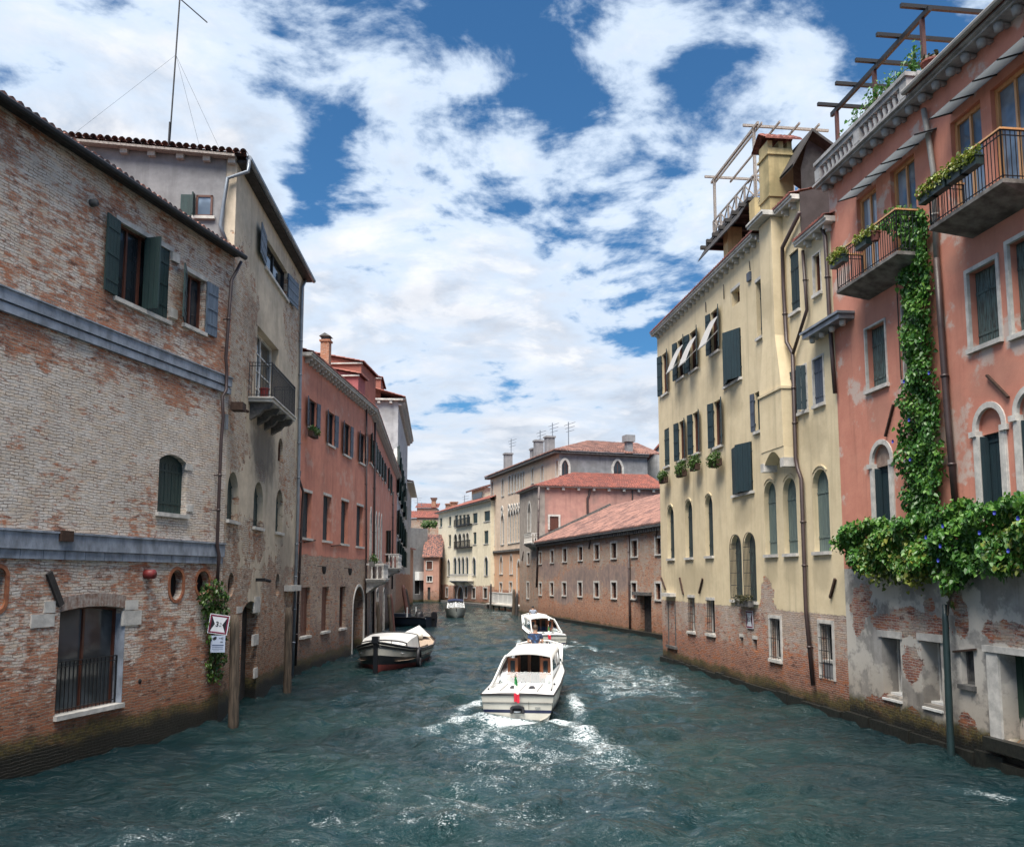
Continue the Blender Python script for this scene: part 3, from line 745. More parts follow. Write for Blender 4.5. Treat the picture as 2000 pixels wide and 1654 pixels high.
for k in range(26):       # verge tiles laid along the gable edge
    v = -.3 + k * .235; z = zE2 + .05 + .47 * (v + .34) / 5.84
    for j in range(5):
        a0, a1 = math.pi * j / 5, math.pi * (j + 1) / 5
        m_.add([(-.42, v + .105 * math.cos(a0), z + .02 + .11 * math.sin(a0)), (-.42, v + .105 * math.cos(a1), z + .02 + .11 * math.sin(a1)), (-.05, v + .10 * math.cos(a1), z + .05 + .11 * math.sin(a1)), (-.05, v + .10 * math.cos(a0), z + .05 + .11 * math.sin(a0))], [(0, 1, 2, 3)])
m_.obj('verge_tiles', M['tile_dark'], rf)
MB().beam((-.2, 0, zE2 - .02), (-.2, 5.5, zE2 + .40), .3, .08).obj('verge_board', M['wood_grey'], rf)
MB().tube([(-.1, -.42, zE2 - .0), (LL2 + .15, -.42, zE2 - .0)], .10, 8).obj('gutter', M['pipe_grey'], rf)
MB().box(0, LL2, -.36, .02, zE2 - .12, zE2 - .03).obj('eave_board', M['wood_dark'], rf)
L2.pipe([(598, 545), (590, 562), (589, 600), (582, 1000), (571, 1320)], .07, .10, 'pipe_grey')
q = MB(); P = [(-.10, -.42, zE2 - .1), (-.15, -.42, zE2 - .5), (-.15, .25, zE2 - .75), (-.12, .45, zE2 - 2.4), (-.12, .25, zE2 - 2.9)]
q.tube(P, .065, 10).obj('drainpipe', M['pipe_grey'], L2.root, True)
# balcony
pB = .85
ua, ub = L2.u(532, 780, pB), L2.u(577, 800, pB)
zt = L2.z(532, 706, pB); zb = L2.z(532, 775, pB)
m_ = MB().box(ua, ub, -pB, .02, zb - .16, zb); m_.box(ua - .06, ub + .06, -pB - .06, .02, zb - .05, zb + .002)
bal = m_.obj('balcony', M['stone'], L2.root)
q = MB(); railing(q, [(ua, 0, 0), (ua, -pB + .04, 0), (ub, -pB + .04, 0), (ub, 0, 0)], zb, zt, .10, .011, .020); q.obj('railing', M['iron'], bal)
cm = MB().prism([(-.09, 0), (.09, 0), (.09, .02), (-.09, .02)], 0, .01)
cm = MB()
prof = [(0, 0), (-.80, 0), (-.80, -.10), (-.70, -.22), (-.48, -.26), (-.36, -.42), (-.2, -.50), (0, -.62)]
cm.loft([[(-.12, y, z) for y, z in prof], [(.12, y, z) for y, z in prof]], True, True, True)
n_ = 4
for k in range(n_):
    o = cm.obj('corbel', M['stone_dark'], bal); o.location = (ua + .35 + (ub - ua - .7) * k / (n_ - 1), 0, zb - .162)
pt = MB().lathe([(.13, 0), (.17, .3), (.19, .31), (.19, .35), (.16, .35)], 14)
po = pt.obj('flower_pot', M['redpaint']); po.location = tuple(L2.world(ua + .25, -.5, zb + .004)); tag(po, 'dark red pot standing on the iron balcony of the plastered house', 'flower pot')
# antenna mast with guy wires
mb_ = gable_pt(316, 312)
q = MB(); zb0 = zE2 + .45; mx, my = .6, mb_[0]
ztop = gable_pt(333, -30)[1]
q.tube([(mx, my, zb0 - .3), (mx, my - .15, ztop)], .028, 6); q.tube([(mx - .06, my, zb0 - .2), (mx - .06, my - .02, zb0 + 1.1)], .035, 6)
q.tube([(mx, my - .15, ztop - .1), (mx + .1, my - 1.1, ztop - .9)], .022, 5)
for dx, dy in ((3, -1.6), (-.2, 3.6), (.5, -1.0)): q.tube([(mx, my - .1, zb0 + (ztop - zb0) * .62), (mx + dx, my + dy, zb0 + .1)], .0045, 4)
q.obj('antenna_mast', M['iron'], rf)
q = MB(); u_, z_ = L2.uz(447, 795); q.box(u_ - .2, u_ + .25, -.5, -.1, z_ - .12, z_ + .14).tube([(u_, -.3, z_), (u_ + .5, -.5, z_ - .05)], .05, 6).obj('wall_bracket', M['rust'], L2.root)
for x0, y0, x1, y1 in ((497, 1165, 507, 1195), (494, 1240, 504, 1258), (497, 1305, 502, 1322), (462, 1185, 472, 1196)):
    a, b, c, d = L2.rect((x0, y0), (x1, y1)); MB().box(a, b, -.025, .05, c, d).obj('quoin_stone', M['stone'], L2.root)
a, b, c, d = L2.rect((555, 1143), (573, 1153)); MB().box(a, b, -.35, .05, c, d).obj('stone_ledge', M['stone'], L2.root)
u_, z_ = L2.uz(500, 1132); MB().box(u_ - .06, u_ + .06, -.35, 0, z_ - .06, z_ + .06).tube([(u_, -.3, z_), (u_ + .3, -.45, z_ - .05)], .06, 8).obj('wall_camera', M['iron'], L2.root)

# -------- red house, near part
def modillions(b, u0, u1, z, step, mat='stone', w=.1, h=.16, d=.34):
    m = MB().box(-w / 2, w / 2, -d, .03, -h, 0).box(-w / 2, w / 2, -d * .6, .03, -h * 1.6, -h)
    n = max(1, int((u1 - u0) / step))
    return m, [(u0 + (u1 - u0) * (k + .5) / n, 0, z) for k in range(n)]
def cornice(b, u0, u1, z, d=.42, mat='stone', name='cornice'):
    return MB().box(u0, u1, -d, .02, z - .10, z).box(u0, u1, -d - .05, .02, z + .002, z + .08).obj(name, M[mat], b.root)
L3 = B('red_house', (575, 1318), (716, 1268), 'faded red plastered house with tiled roof dormers and chimney beyond the iron balcony')
zE3 = L3.z(590, 690)
g3 = dict(rev=.16, shm='slate', fm='iron', mull=1)
L3.win((602, 776), (617, 842), sh=[('l', .4, 166), ('r', .28, 172)], **g3)
L3.win((640, 801), (652, 873), sh=[('l', .3, 165), ('r', .36, 172)], **g3)
L3.win((671, 823), (683, 893), sh=[('l', .35, 165), ('r', .28, 174)], **g3)
L3.win((702, 843), (712, 908), sh=[('l', .35, 165), ('r', .28, 172)], **g3)
for a, b in (((591, 958), (607, 1052)), ((632, 966), (645, 1057)), ((667, 976), (679, 1063)), ((697, 986), (708, 1068))):
    L3.win(a, b, rev=.3, fill='shutter', shm='navy', fm='navy', lin=.06, sill=.12)
for a, b in (((588, 1147), (604, 1240)), ((629, 1146), (641, 1231)), ((664, 1145), (674, 1225))):
    L3.win(a, b, rev=.25, fill='board' if a[0] != 664 else 'glass', shm='frame_brown', fm='frame_brown', sill=.12)
L3.win((690, 1145), (709, 1290), arch='round', rev=.7, fill='board', shm='wood_dark', fm='wood_dark', sur=.14, sill=0, name='water_gate')
L3.wall('wall', 0, L3.L, -1.5, zE3, MAT_L3, 9)
cornice(L3, 0, L3.L + .1, zE3 + .02)
m_, sp = modillions(L3, .1, L3.L - .05, zE3 - .08, .62)
repeat('eave_bracket', m_, M['stone'], L3.root, sp)
rf = MB().roof((0, -.5, zE3 + .12), (L3.L, -.5, zE3 + .12), (L3.L, 5, zE3 + 1.7), (0, 5, zE3 + 1.7), .24).obj('roof', M['tile'], L3.root)
L3.pipe([(586, 920), (584, 935), (592, 960), (590, 1000), (577, 1300)], .06, .14)
L3.pipe([(716, 800), (715, 1240)], .06, .12)
# roof blocks and dormer, chimney
def block(b, name, px0, px1, py_top, y0, y1, zbase, mat, roofm='tile', rise=.5, over=.15):
    ua, ub = b.u(px0, py_top, -y0), b.u(px1, py_top, -y0); zt = b.z(px0, py_top, -y0)
    m = MB().box(ua, ub, y0, y1, zbase, zt); o = m.obj(name, mat, b.root)
    MB().roof((ua - over, y0 - over, zt), (ub + over, y0 - over, zt), (ub + over, y1, zt + rise), (ua - over, y1, zt + rise), .24).obj('roof', M[roofm], o)
    return o, ua, ub, zt
MAT_RED = wallmat('red brown plaster', BR, ((0.36, 0.12, 0.08), (0.29, 0.09, 0.065)), -5, .3, moss=-9)
MAT_PINKR = wallmat('magenta pink plaster', BR, ((0.36, 0.11, 0.115), (0.30, 0.09, 0.09)), -5, .3, moss=-9)
def rear_block(b, pxl, pxr, pyt, y0, zb, mat, depth=4.5, name='attic_storey', u_len=4.0, rise=.7):
    """attic block whose wall towards the camera spans pxl..pxr; its roof slopes up away from the canal"""
    # end wall at local u where the right edge (canal side, y=y0) meets pxr
    ue = b.u(pxr, pyt, -y0); zt = b.z(pxr, pyt, -y0)
    m = MB(); yb = y0 + depth
    m.add([(ue, y0, zb), (ue, yb, zb), (ue, yb, zt + rise), (ue, y0, zt), (ue + u_len, y0, zb), (ue + u_len, yb, zb), (ue + u_len, yb, zt + rise), (ue + u_len, y0, zt)],
          [(0, 1, 2, 3), (7, 6, 5, 4), (0, 3, 7, 4), (1, 5, 6, 2)])
    o = m.obj(name, mat, b.root)
    MB().roof((ue - .25, y0 - .25, zt + .02), (ue + u_len + .2, y0 - .25, zt + .02), (ue + u_len + .2, yb, zt + rise + .05), (ue - .25, yb, zt + rise + .05), .24, amp=.09).obj('roof', M['tile'], o)
    MB().box(ue - .15, ue + .02, y0 - .1, yb, zt - .12, zt - .02).obj('eave_board', M['stone'], o)
    return o
a1_ = rear_block(L3, 596, 706, 708, 3.0, zE3 + .4, MAT_RED, 6.5, u_len=5, rise=1.3)
a2_ = rear_block(L3, 640, 700, 732, 1.2, zE3 + .3, MAT_PINKR, 2.4, 'dormer', 2.0, .5)
_c = gnd(637, 1280)
def chimney(b, u, y, z0, z1, w, d, mat, cap='tile', name='chimney', parent=None):
    m = MB().box(u - w/2, u + w/2, y - d/2, y + d/2, z0, z1 - .25).box(u - w/2 - .08, u + w/2 + .08, y - d/2 - .08, y + d/2 + .08, z1 - .25, z1 - .12)
    o = m.obj(name, mat, parent or b.root)
    q = MB().box(u - w/2 + .05, u - w/2 + .13, y - d/2 + .02, y + d/2 - .02, z1 - .12, z1 + .12).box(u + w/2 - .13, u + w/2 - .05, y - d/2 + .02, y + d/2 - .02, z1 - .12, z1 + .12)
    q.add([(u - w/2 - .12, y - d/2 - .1, z1 + .12), (u + w/2 + .12, y - d/2 - .1, z1 + .12), (u + w/2 + .12, y + d/2 + .1, z1 + .12), (u - w/2 - .12, y + d/2 + .1, z1 + .12), (u - w/2 - .1, y, z1 + .36), (u + w/2 + .1, y, z1 + .36)],
          [(0, 1, 2, 3), (0, 1, 5, 4), (2, 3, 4, 5), (0, 4, 3), (1, 2, 5)])
    q.obj('chimney_cap', M[cap], o)
    return o
MAT_CHB = wallmat('chimney brick', BR, moss=-9)
uC, zC = L3.uz(637, 662, -4.5)
chimney(L3, uC, 4.5, zE3 + 1, zC, .62, .62, MAT_CHB, 'stone_dark')
for x, y in ((620, 1114), (672, 1117)):
    u_, z_ = L3.uz(x, y); MB().lathe([(.02, .22), (.12, .2), (.11, .0), (.07, -.16), (.02, -.18)], 6, (u_, -.35, z_)).box(u_ - .015, u_ + .015, -.35, 0, z_ + .2, z_ + .23).obj('wall_lantern', M['iron'], L3.root)
for a, b in (((592, 1059), (614, 1055)), ((646, 1066), (666, 1064))): L3.anchor(a, b, .05)
# -------- red house, far part with the gothic windows
L3b = B('gothic_red_house', (716, 1268), (772, 1211), 'narrow receding red house with white gothic windows and stone balcony')
zE4 = L3b.z(722, 798)
g4 = dict(rev=.16, shm='green', fm='iron', mull=1)
L3b.win((723, 848), (727.5, 912), sh=[('l', .3, 166), ('r', .4, 170)], **g4)
def mwin(b, px, y0, y1, w, **k):
    uc = b.u(px, (y0 + y1) / 2); return b.win(rect=(uc - w / 2, uc + w / 2, b.z(px, y1), b.z(px, y0)), **k)
for k in range(4): mwin(L3b, 735.5 + k * 5.2, 873 + k * 11, 920 + k * 7.5, 1.1, sh=[('l', .45, 168), ('r', .45, 172)], **g4)
for k in range(2): mwin(L3b, 758.5 + k * 4.6, 915 + k * 12, 956 + k * 9, 1.1, sh=[('l', .45, 168), ('r', .45, 172)], **g4)
for a, b in (((721.5, 995), (725.5, 1094)), ((732, 1003), (736, 1096)), ((737.5, 1005), (741.3, 1096)), ((742.6, 1007), (746, 1097))):
    mwin(L3b, (a[0] + b[0]) / 2, a[1], b[1], 1.15, arch='goth', rev=.3, fm='white_paint', sur=.22, sill=.1)
for px in (754.5, 759.2): mwin(L3b, px, 1036, 1098, 1.1, sh=[('l', .5, 160), ('r', .5, 172)], **g4)
for a, b in (((722, 1150), (727, 1300)), ((733, 1150), (739, 1280)), ((747, 1150), (751, 1240))):
    mwin(L3b, (a[0] + b[0]) / 2, a[1], b[1], 1.8, arch='seg', rev=.4, fill='board', shm='frame_brown', fm='frame_brown', sill=0, sur=.15, name='water_gate')
L3b.wall('wall', 0.03, L3b.L, -1.5, zE4, MAT_L3, 9)
cornice(L3b, 0, L3b.L + .1, zE4 + .02)
m_, sp = modillions(L3b, .2, L3b.L - .1, zE4 - .08, .75); repeat('eave_bracket', m_, M['stone'], L3b.root, sp)
MB().roof((0, -.5, zE4 + .12), (L3b.L, -.5, zE4 + .12), (L3b.L, 5, zE4 + 1.6), (0, 5, zE4 + 1.6), .26).obj('roof', M['tile'], L3b.root)
L3b.pipe([(733, 815), (731, 1000), (729, 1235)], .075, .14); L3b.pipe([(768, 960), (767, 1060), (766, 1150)], .08, .14)
rear_block(L3b, 704, 744, 738, 2.0, zE4 + .2, MAT_RED, 5.5, u_len=6, rise=1.1)
def stone_balcony(b, ua, ub, z, p, h=.95, name='balcony', wb=.34):
    m = MB().box(ua, ub, -p, .02, z - .2, z).box(ua - .08, ub + .08, -p - .08, .02, z - .07, z + .003); o = m.obj(name, M['stone'], b.root)
    MB().box(ua, ub, -p, -p + .16, z + h - .12, z + h).box(ua, ua + .16, -p + .16, 0, z + h - .12, z + h).box(ub - .16, ub, -p + .16, 0, z + h - .12, z + h).obj('handrail', M['stone'], o)
    bal = MB().lathe([(.07, .003), (.07, .06), (.04, .1), (.075, .3), (.045, .5), (.035, .62), (.07, .76), (.07, h - .122)], 8)
    n = max(3, int((ub - ua) / wb)); sp = [(ua + .08 + (ub - ua - .16) * k / n, -p + .08, z) for k in range(n + 1)]
    for uu_ in (ua + .08, ub - .08): sp += [(uu_, -p + .08 + p * k / 3.2, z) for k in (1, 2)]
    repeat('baluster', bal, M['stone'], o, sp, True)
    c = MB(); prof = [(0, 0), (-p * .9, 0), (-p * .85, -.16), (-p * .5, -.26), (-p * .3, -.45), (0, -.7)]
    c.loft([[(-.15, y, zz) for y, zz in prof], [(.15, y, zz) for y, zz in prof]], True, True, True)
    repeat('corbel', c, M['stone'], o, [(ua + .4 + (ub - ua - .8) * k / 2, 0, z - .202) for k in range(3)])
    return o
zb = L3b.z(738, 1130, 1.1); ua_ = L3b.u(750, 1130, 1.1); stone_balcony(L3b, ua_, ua_ + 5.0, zb, 1.1)
# -------- white and grey houses farther on
MAT_WHITE = wallmat('stained white plaster', BR, ((0.42, 0.43, 0.44), (0.29, 0.30, 0.32)), 5.0, .6, moss=1.0, pdirt=.4)
L4 = B('white_palace', (772, 1211), (792, 1191), 'narrow white stone house with heavy cornice behind the red houses')
zE5 = L4.z(780, 792)
for row in ((850, 898), (905, 955), (985, 1040), (1050, 1098)):
    for k in range(4):
        a = 775.5 + k * 3.9; f = (a - 772) / 20; dy = (1128 - row[0]) * f * .45; dy1 = (1128 - row[1]) * f * .45
        L4.win((a, row[0] + dy), (a + 2.0, row[1] + dy1), arch='round', rev=.3, shm='green', sh=[('l', .4, 166), ('r', .4, 170)], fm='white_paint', sur=.15)
L4.wall('wall', .03, L4.L, -1.5, zE5, MAT_WHITE, 10)
cornice(L4, -.2, L4.L, zE5 + .25, .8); cornice(L4, -.1, L4.L, zE5 - .35, .3)
m_, sp = modillions(L4, .2, L4.L, zE5 + .12, 1.3, w=.25, h=.3, d=.7); repeat('eave_bracket', m_, M['stone'], L4.root, sp)
repeat('side_eave_stone', MB().box(-.4, .03, -.15, .15, -.3, 0), M['stone'], L4.root, [(0, .8 + 1.3 * k, zE5 + .02) for k in range(4)])
MB().box(-.5, .03, -.5, 6, zE5 + .03, zE5 + .22).obj('side_cornice', M['stone'], L4.root)
MB().roof((-.6, -.8, zE5 + .36), (L4.L, -.8, zE5 + .36), (L4.L, 5, zE5 + 2.0), (-.6, 5, zE5 + 2.0), .28, amp=.1).obj('roof', M['tile'], L4.root)
zb = L4.z(776, 1108, 1.2); ua_ = L4.u(779, 1108, 1.2); stone_balcony(L4, ua_, ua_ + 6, zb, 1.2, 1.2, wb=.5)
L5 = B('shuttered_house', (792, 1191), (801, 1181), 'sliver of a shuttered grey house at the far left bend')
zE6 = L5.z(793, 935)
for row in ((980, 1022), (1050, 1092)):
    for k in range(3):
        mwin(L5, 795 + k * 2.0, row[0] + k * 8, row[1] + k * 4, 1.3, shm='green', fill='shutter', fm='green', rev=.2)
L5.wall('wall', .03, L5.L, -1.5, zE6, MAT_WHITE, 10)
cornice(L5, -.2, L5.L, zE6 + .1, .9)
MB().roof((-.3, -.9, zE6 + .2), (L5.L, -.9, zE6 + .2), (L5.L, 5, zE6 + 1.6), (-.3, 5, zE6 + 1.6), .3).obj('roof', M['tile'], L5.root)
# ================================================================== RIGHT BANK
YEL = ((0.66, 0.555, 0.37), (0.58, 0.48, 0.31))
R1 = B('yellow_house', (1295, 1289), (1660, 1406), 'tall yellow plastered house with rooftop terrace, big chimney and arched windows')
zA = R1.z(1280, 658); us = R1.u(1565, 420); zR = R1.z(1566, 482); uR = R1.u(1645, 900); uE = R1.u(1662, 1150)
zL = R1.z(1290, 1171)
MAT_R1 = wallmat('yellow ochre plaster', ((0.38, 0.15, 0.09), (0.27, 0.11, 0.075), (0.42, 0.37, 0.32)), YEL, zL, .035,
                 spots=[uz_spot(R1, 1484, 1130, 1512, 1205), uz_spot(R1, 1482, 1165, 1520, 1215)], pspots=[],
                 white=((0.46, 0.40, 0.36), [(0, 0), (1.3, .1), (1.9, .55), (3.0, .66), (18, .6)], 18), moss=.75, streak=.5, pdirt=.28, dirty=(0.46, 0.375, 0.235), dark_spots=[uz_spot(R1, *q_) + ((0.30, 0.25, 0.16), .42) for q_ in ((1318, 738, 1346, 800), (1384, 690, 1412, 770), (1410, 745, 1452, 820), (1430, 965, 1474, 1040), (1490, 1090, 1522, 1150), (1528, 1088, 1562, 1150), (1586, 1085, 1626, 1160), (1480, 560, 1530, 640), (1300, 1098, 1400, 1165), (1556, 810, 1618, 900))], orange=(0.42, 0.15, 0.06))  # the darker spots are stains below the sills
gR = dict(rev=.18, shm='navy', fm='frame_brown', mull=1)
# top row
w = R1.win((1293, 694), (1305, 765), sh=[('l', .5, 168), ('r', .5, 161)], **gR)
wa = R1.win((1323, 668), (1337, 733), sh=[('l', .45, 168), ('r', .5, 161)], **gR)
wb = R1.win((1347, 652), (1363, 717), sh=[('l', .45, 168), ('r', .5, 161)], **gR)
wc = R1.win((1388, 612), (1405, 682), sh=[('l', .4, 168), ('r', .5, 161)], **gR)
M['canvas'] = simple('white canvas blind', (0.38, 0.375, 0.37), .8, var=.12, scale=6)
def blind(wn, top, bot):
    ua, za_ = R1.uz(*top); ub = ua; 
    u0 = ua - .55; u1 = ua + .55
    zb_ = za_ - 1.15
    m = MB(); n = 6; rows = []
    for i in range(n + 1):
        t = i / n; rows.append([(u0, -.05 - .62 * t, za_ - 1.35 * t + .10 * math.sin(t * 3)), (u1, -.05 - .62 * t, za_ - 1.35 * t + .10 * math.sin(t * 3))])
    m.loft(rows)
    m.box(u0, u1, -.70, -.66, rows[-1][0][2] - .05, rows[-1][0][2])
    for q_ in (u0, u1): m.tube([(q_, -.03, zb_ + .5), (q_, -.68, rows[-1][0][2])], .012, 5)
    return m.obj('blind', M['canvas'], wn)
blind(wa, (1331, 676), 0); blind(wb, (1356, 660), 0); blind(wc, (1397, 622), 0)
R1.win((1413, 664), (1449, 736), fill='dark', shm='navy', fm='navy', rev=.12, sill=.06, sh=[('l', .5, 12), ('r', .5, 24)])
R1.win((1429, 571), (1445, 588), fill='dark', rev=.35, sill=0, lin=.08, name='vent_window')
R1.win((1476, 553), (1490, 655), fill='board', shm='navy', fm='navy', rev=.26, sill=.05, lin=.05)
# second row
R1.win((1297, 840), (1308, 908), fill='board', shm='green', fm='green', rev=.1, sill=.06)
R1.win((1326, 825), (1339, 895), sh=[('l', .5, 168), ('r', .5, 161)], **gR)
R1.win((1353, 808), (1367, 882), sh=[('l', .5, 168), ('r', .5, 161)], **gR)
R1.win((1394, 786), (1411, 868), sh=[('l', .5, 168), ('r', .5, 161)], **gR)
w = R1.win((1474, 768), (1485, 840), rev=.18, shm='slate', fm='navy', mull=0, sh=[('l', .6, 168)])
R1.win((1431, 876), (1471, 958), fill='dark', shm='navy', fm='navy', rev=.12, sill=.16, sh=[('l', .49, 8), ('r', .49, 16)])
# third row of arched windows
ag = dict(arch='round', rev=.28, fill='shutter', fm='stone', sill=.05, sur=0)
for a, b in (((1302.5, 990), (1317.5, 1090)), ((1337, 979), (1354, 1088)), ((1376, 969), (1394, 1085))):
    R1.win(a, b, **dict(ag, shm='navy', fill='board'))
M['yel_trim'] = simple('yellow ochre moulding', YEL[0], .85, scale=2, col2=YEL[1])
for a, b in (((1491, 943), (1519, 1082)), ((1528, 936), (1559, 1080)), ((1585, 920), (1623, 1076))):
    fr = R1.win(a, b, **dict(ag, shm='sage', fill='board'))
    u0, u1, z0, z1 = R1.rect(a, b); lp = offset(loop_of(u0, u1, z0, z1, 'round'), .10)[4:-4]
    MB().ring(lp, offset(lp, .05), -.035, .02).obj('hood_mould', M['yel_trim'], fr)
for a, b in (((1302.5, 990), (1317.5, 1090)), ((1337, 979), (1354, 1088)), ((1376, 969), (1394, 1085))):
    u0, u1, z0, z1 = R1.rect(a, b); lp = offset(loop_of(u0, u1, z0, z1, 'round'), .08)[4:-4]
    MB().ring(lp, offset(lp, .05), -.035, .02).obj('hood_mould', M['yel_trim'], R1.root)
for a, b in (((1427, 1045), (1451, 1172)), ((1453, 1041), (1479, 1175))):
    R1.win(a, b, arch='round', rev=.3, fill='board', shm='oldgreen', fm='stone', sill=.12, bars=7)
# upper right
R1.win((1541, 499), (1563, 602), fill='shutter', shm='navy', fm='navy', rev=.14, sill=.06)
R1.win((1588, 502), (1605, 568), rev=.18, fm='frame_brown', mull=1, sill=.06, sur=.04)
w = R1.win((1556, 722), (1578, 800), rev=.18, fm='white_paint', mull=1, sh=[('l', .85, 172), ('r', .42, 60)], shm='navy', sill=.1, sur=.06)
R1.win((1588, 704), (1611, 785), fill='shutter', shm='slate', fm='white_paint', rev=.12, sill=.08, sur=.06)
# ground floor
for a, b in (((1344, 1166), (1358, 1234)), ((1380, 1171), (1397, 1239))): R1.win(a, b, rev=.28, fill='dark', bars=3, fm='stone', sill=.1, lin=.06, fw=.03)
for a, b in (((1446, 1243), (1452, 1266)), ((1471, 1247), (1479, 1272))): R1.win(a, b, rev=.3, fill='dark', sill=0, fm='rust', name='vent_slot', lin=.05, fw=.02)
R1.win((1504, 1206), (1527, 1290), rev=.28, fill='dark', bars=4, fm='stone', sill=.10, sur=.12)
R1.win((1601, 1216), (1630, 1330), rev=.30, fill='dark', bars=4, fm='stone', sill=0, sur=.12)
u0, u1, z0, z1 = R1.rect((1601, 1216), (1630, 1330))
MB().box(u0 + .004, u1 - .004, .1, .33, z0 + .004, z0 + .55).obj('infill_wall', MAT_GREY, R1.root)
MB().box(u0 + .004, u1 - .004, .06, .33, z0 + .553, z0 + .63).obj('sill', M['stone'], R1.root)
zs_ = R1.z(1541, 640)
R1.wall('wall', 0, uR, -1.5, zs_, MAT_R1, 10, top=False)
R1.wall('wall', 0, us, zs_, zA, MAT_R1, 10, rise=1.2)
R1.wall('wall', us + .003, uR, zs_, zR, MAT_R1, 5)
MB().box(uR + .004, uE, .32, 6, -1.5, R1.z(1641, 440)).obj('wall', MAT_R1, R1.root)
cornice(R1, -.1, R1.u(1484, 463), zA + .02, .34); cornice(R1, us - (us - R1.u(1522, 436)), us, zA + .02, .34)
m_, sp = modillions(R1, .1, us - .1, zA - .08, .62, w=.12, h=.14, d=.26); repeat('eave_bracket', m_, M['stone'], R1.root, sp)
rf = MB().roof((-.1, -.42, zA + .12), (us, -.42, zA + .12), (us, 5, zA + 1.7), (-.1, 5, zA + 1.7), .22, amp=.05).obj('roof', M['tile'], R1.root)
cornice(R1, us + .02, uE, zR + .02, .34); m_, sp = modillions(R1, us + .3, uE, zR - .08, .62, w=.12, h=.14, d=.26); repeat('eave_bracket', m_, M['stone'], R1.root, sp)
MB().roof((us + .06, -.42, zR + .12), (uE, -.42, zR + .12), (uE, 3, zR + 1.0), (us + .06, 3, zR + 1.0), .22).obj('roof', M['tile'], R1.root)
# chimney breast, flaring out below
ua, ub = R1.u(1484, 500, .45), R1.u(1508, 500, .45); uc_, ud_ = R1.u(1484, 790, .5), R1.u(1530, 850, .5)
zf0, zf1, zf2 = R1.z(1526, 872, .5), R1.z(1524, 760, .5), R1.z(1509, 655, .5)
m_ = MB()
rings = []
for z, a, b, p in ((zf0, uc_, ud_, .52), (zf1, uc_, ud_, .52), (zf1 + .002, uc_ - .04, ud_ + .04, .57), (zf1 + .10, uc_ - .04, ud_ + .04, .57), (zf1 + .102, uc_, ud_ - .02, .51), (zf2, ua, ub, .45), (zA - .1, ua, ub, .45)):
    rings.append([(a, .02, z), (a, -p, z), (b, -p, z), (b, .02, z)])
m_.loft(rings, True, True, True); bay = m_.obj('chimney_breast', MAT_R1, R1.root)
# arched corbel under the breast, built of two stone blocks and a vault
m_ = MB(); k = 10
lp = [(uc_ + .25 + (ud_ - uc_ - .5) * i / k, zf0 - .52 + .44 * math.sin(math.pi * i / k)) for i in range(k + 1)]
poly = [(uc_, zf0 - .004), (uc_, zf0 - .45)] + lp + [(ud_, zf0 - .45), (ud_, zf0 - .004)]
m_.prism(poly, -.50, .02).obj('corbel_arch', M['yel_trim'], bay)
for a, b in ((uc_ - .03, uc_ + .28), (ud_ - .28, ud_ + .03)): MB().box(a, b, -.54, .02, zf0 - .75, zf0 - .42).obj('corbel_stone', M['stone'], bay)
cornice(R1, ua - .3, ub + .12, zA + .03, .82)
MAT_CHY = wallmat('mossy yellow chimney plaster', BR, ((0.50, 0.40, 0.21), (0.36, 0.29, 0.15)), -5, .3, moss=-9, pdirt=.85, dirty=(0.15, 0.13, 0.06), streak=.8)
uc0, uc1 = R1.u(1483, 350, .1), R1.u(1502, 350, .1); yc = R1.yz(uc1, 1549, 330)[0]; zc1 = R1.z(1502, 285, .1); zm = R1.z(1503, 378, .1)
m_ = MB().box(uc0, uc1, -.10, yc, zA - .2, zc1).box(uc0 - .05, uc1 + .05, -.15, yc + .05, zm - .12, zm); ch = m_.obj('chimney', MAT_CHY, R1.root)
m_ = MB().box(uc0 - .06, uc1 + .06, -.16, yc + .06, zc1 - .3, zc1 - .22)
for yy in (-.1, yc / 2 - .1, yc - .2): m_.box(uc0 + .04, uc1 - .04, yy, yy + .2, zc1 + .002, zc1 + .3)
m_.obj('chimney_vent', MAT_CHY, ch)
MB().roof((uc1 + .25, -.3, zc1 + .28), (uc1 + .25, yc + .3, zc1 + .28), ((uc0 + uc1) / 2, yc + .3, zc1 + .75), ((uc0 + uc1) / 2, -.3, zc1 + .75), .24, 3, .06).roof((uc0 - .25, -.3, zc1 + .28), (uc0 - .25, yc + .3, zc1 + .28), ((uc0 + uc1) / 2, yc + .3, zc1 + .752), ((uc0 + uc1) / 2, -.3, zc1 + .752), .24, 3, .06).obj('chimney_cap', M['tile'], ch)
# wooden roof terrace
yA = 1.3
p1 = R1.uz(1395, 352, -yA); p2 = R1.uz(1472, 254, -yA); uf, un = p1[0], p2[0]
ztp = (p1[1] + p2[1]) / 2; zdk = R1.z(1396, 478, -yA); yb = R1.yz(un, 1594, 262)[0]
alt = MB().box(uf - .1, un + .3, yA - .5, yb + .3, zdk - .16, zdk)
for k in range(7): alt.box(uf - .1 + (un - uf) * k / 6, uf + .05 + (un - uf) * k / 6, yA - .8, yb + .3, zdk - .34, zdk - .163)
alt = alt.obj('roof_terrace', M['wood_dark'], R1.root)
MB().add([(uf - .3, yA - .9, zdk - .9), (un + .2, yA - .9, zdk - .9), (un + .2, yA - .45, zdk - .16), (uf - .3, yA - .45, zdk - .16)], [(0, 1, 2, 3)]).add([(uf - .3, yA - .9, zdk - .96), (un + .2, yA - .9, zdk - .96), (un + .2, yA - .45, zdk - .22), (uf - .3, yA - .45, zdk - .22)], [(3, 2, 1, 0)]).obj('terrace_awning', M['wood_dark'], alt)
um = (uf + un) / 2
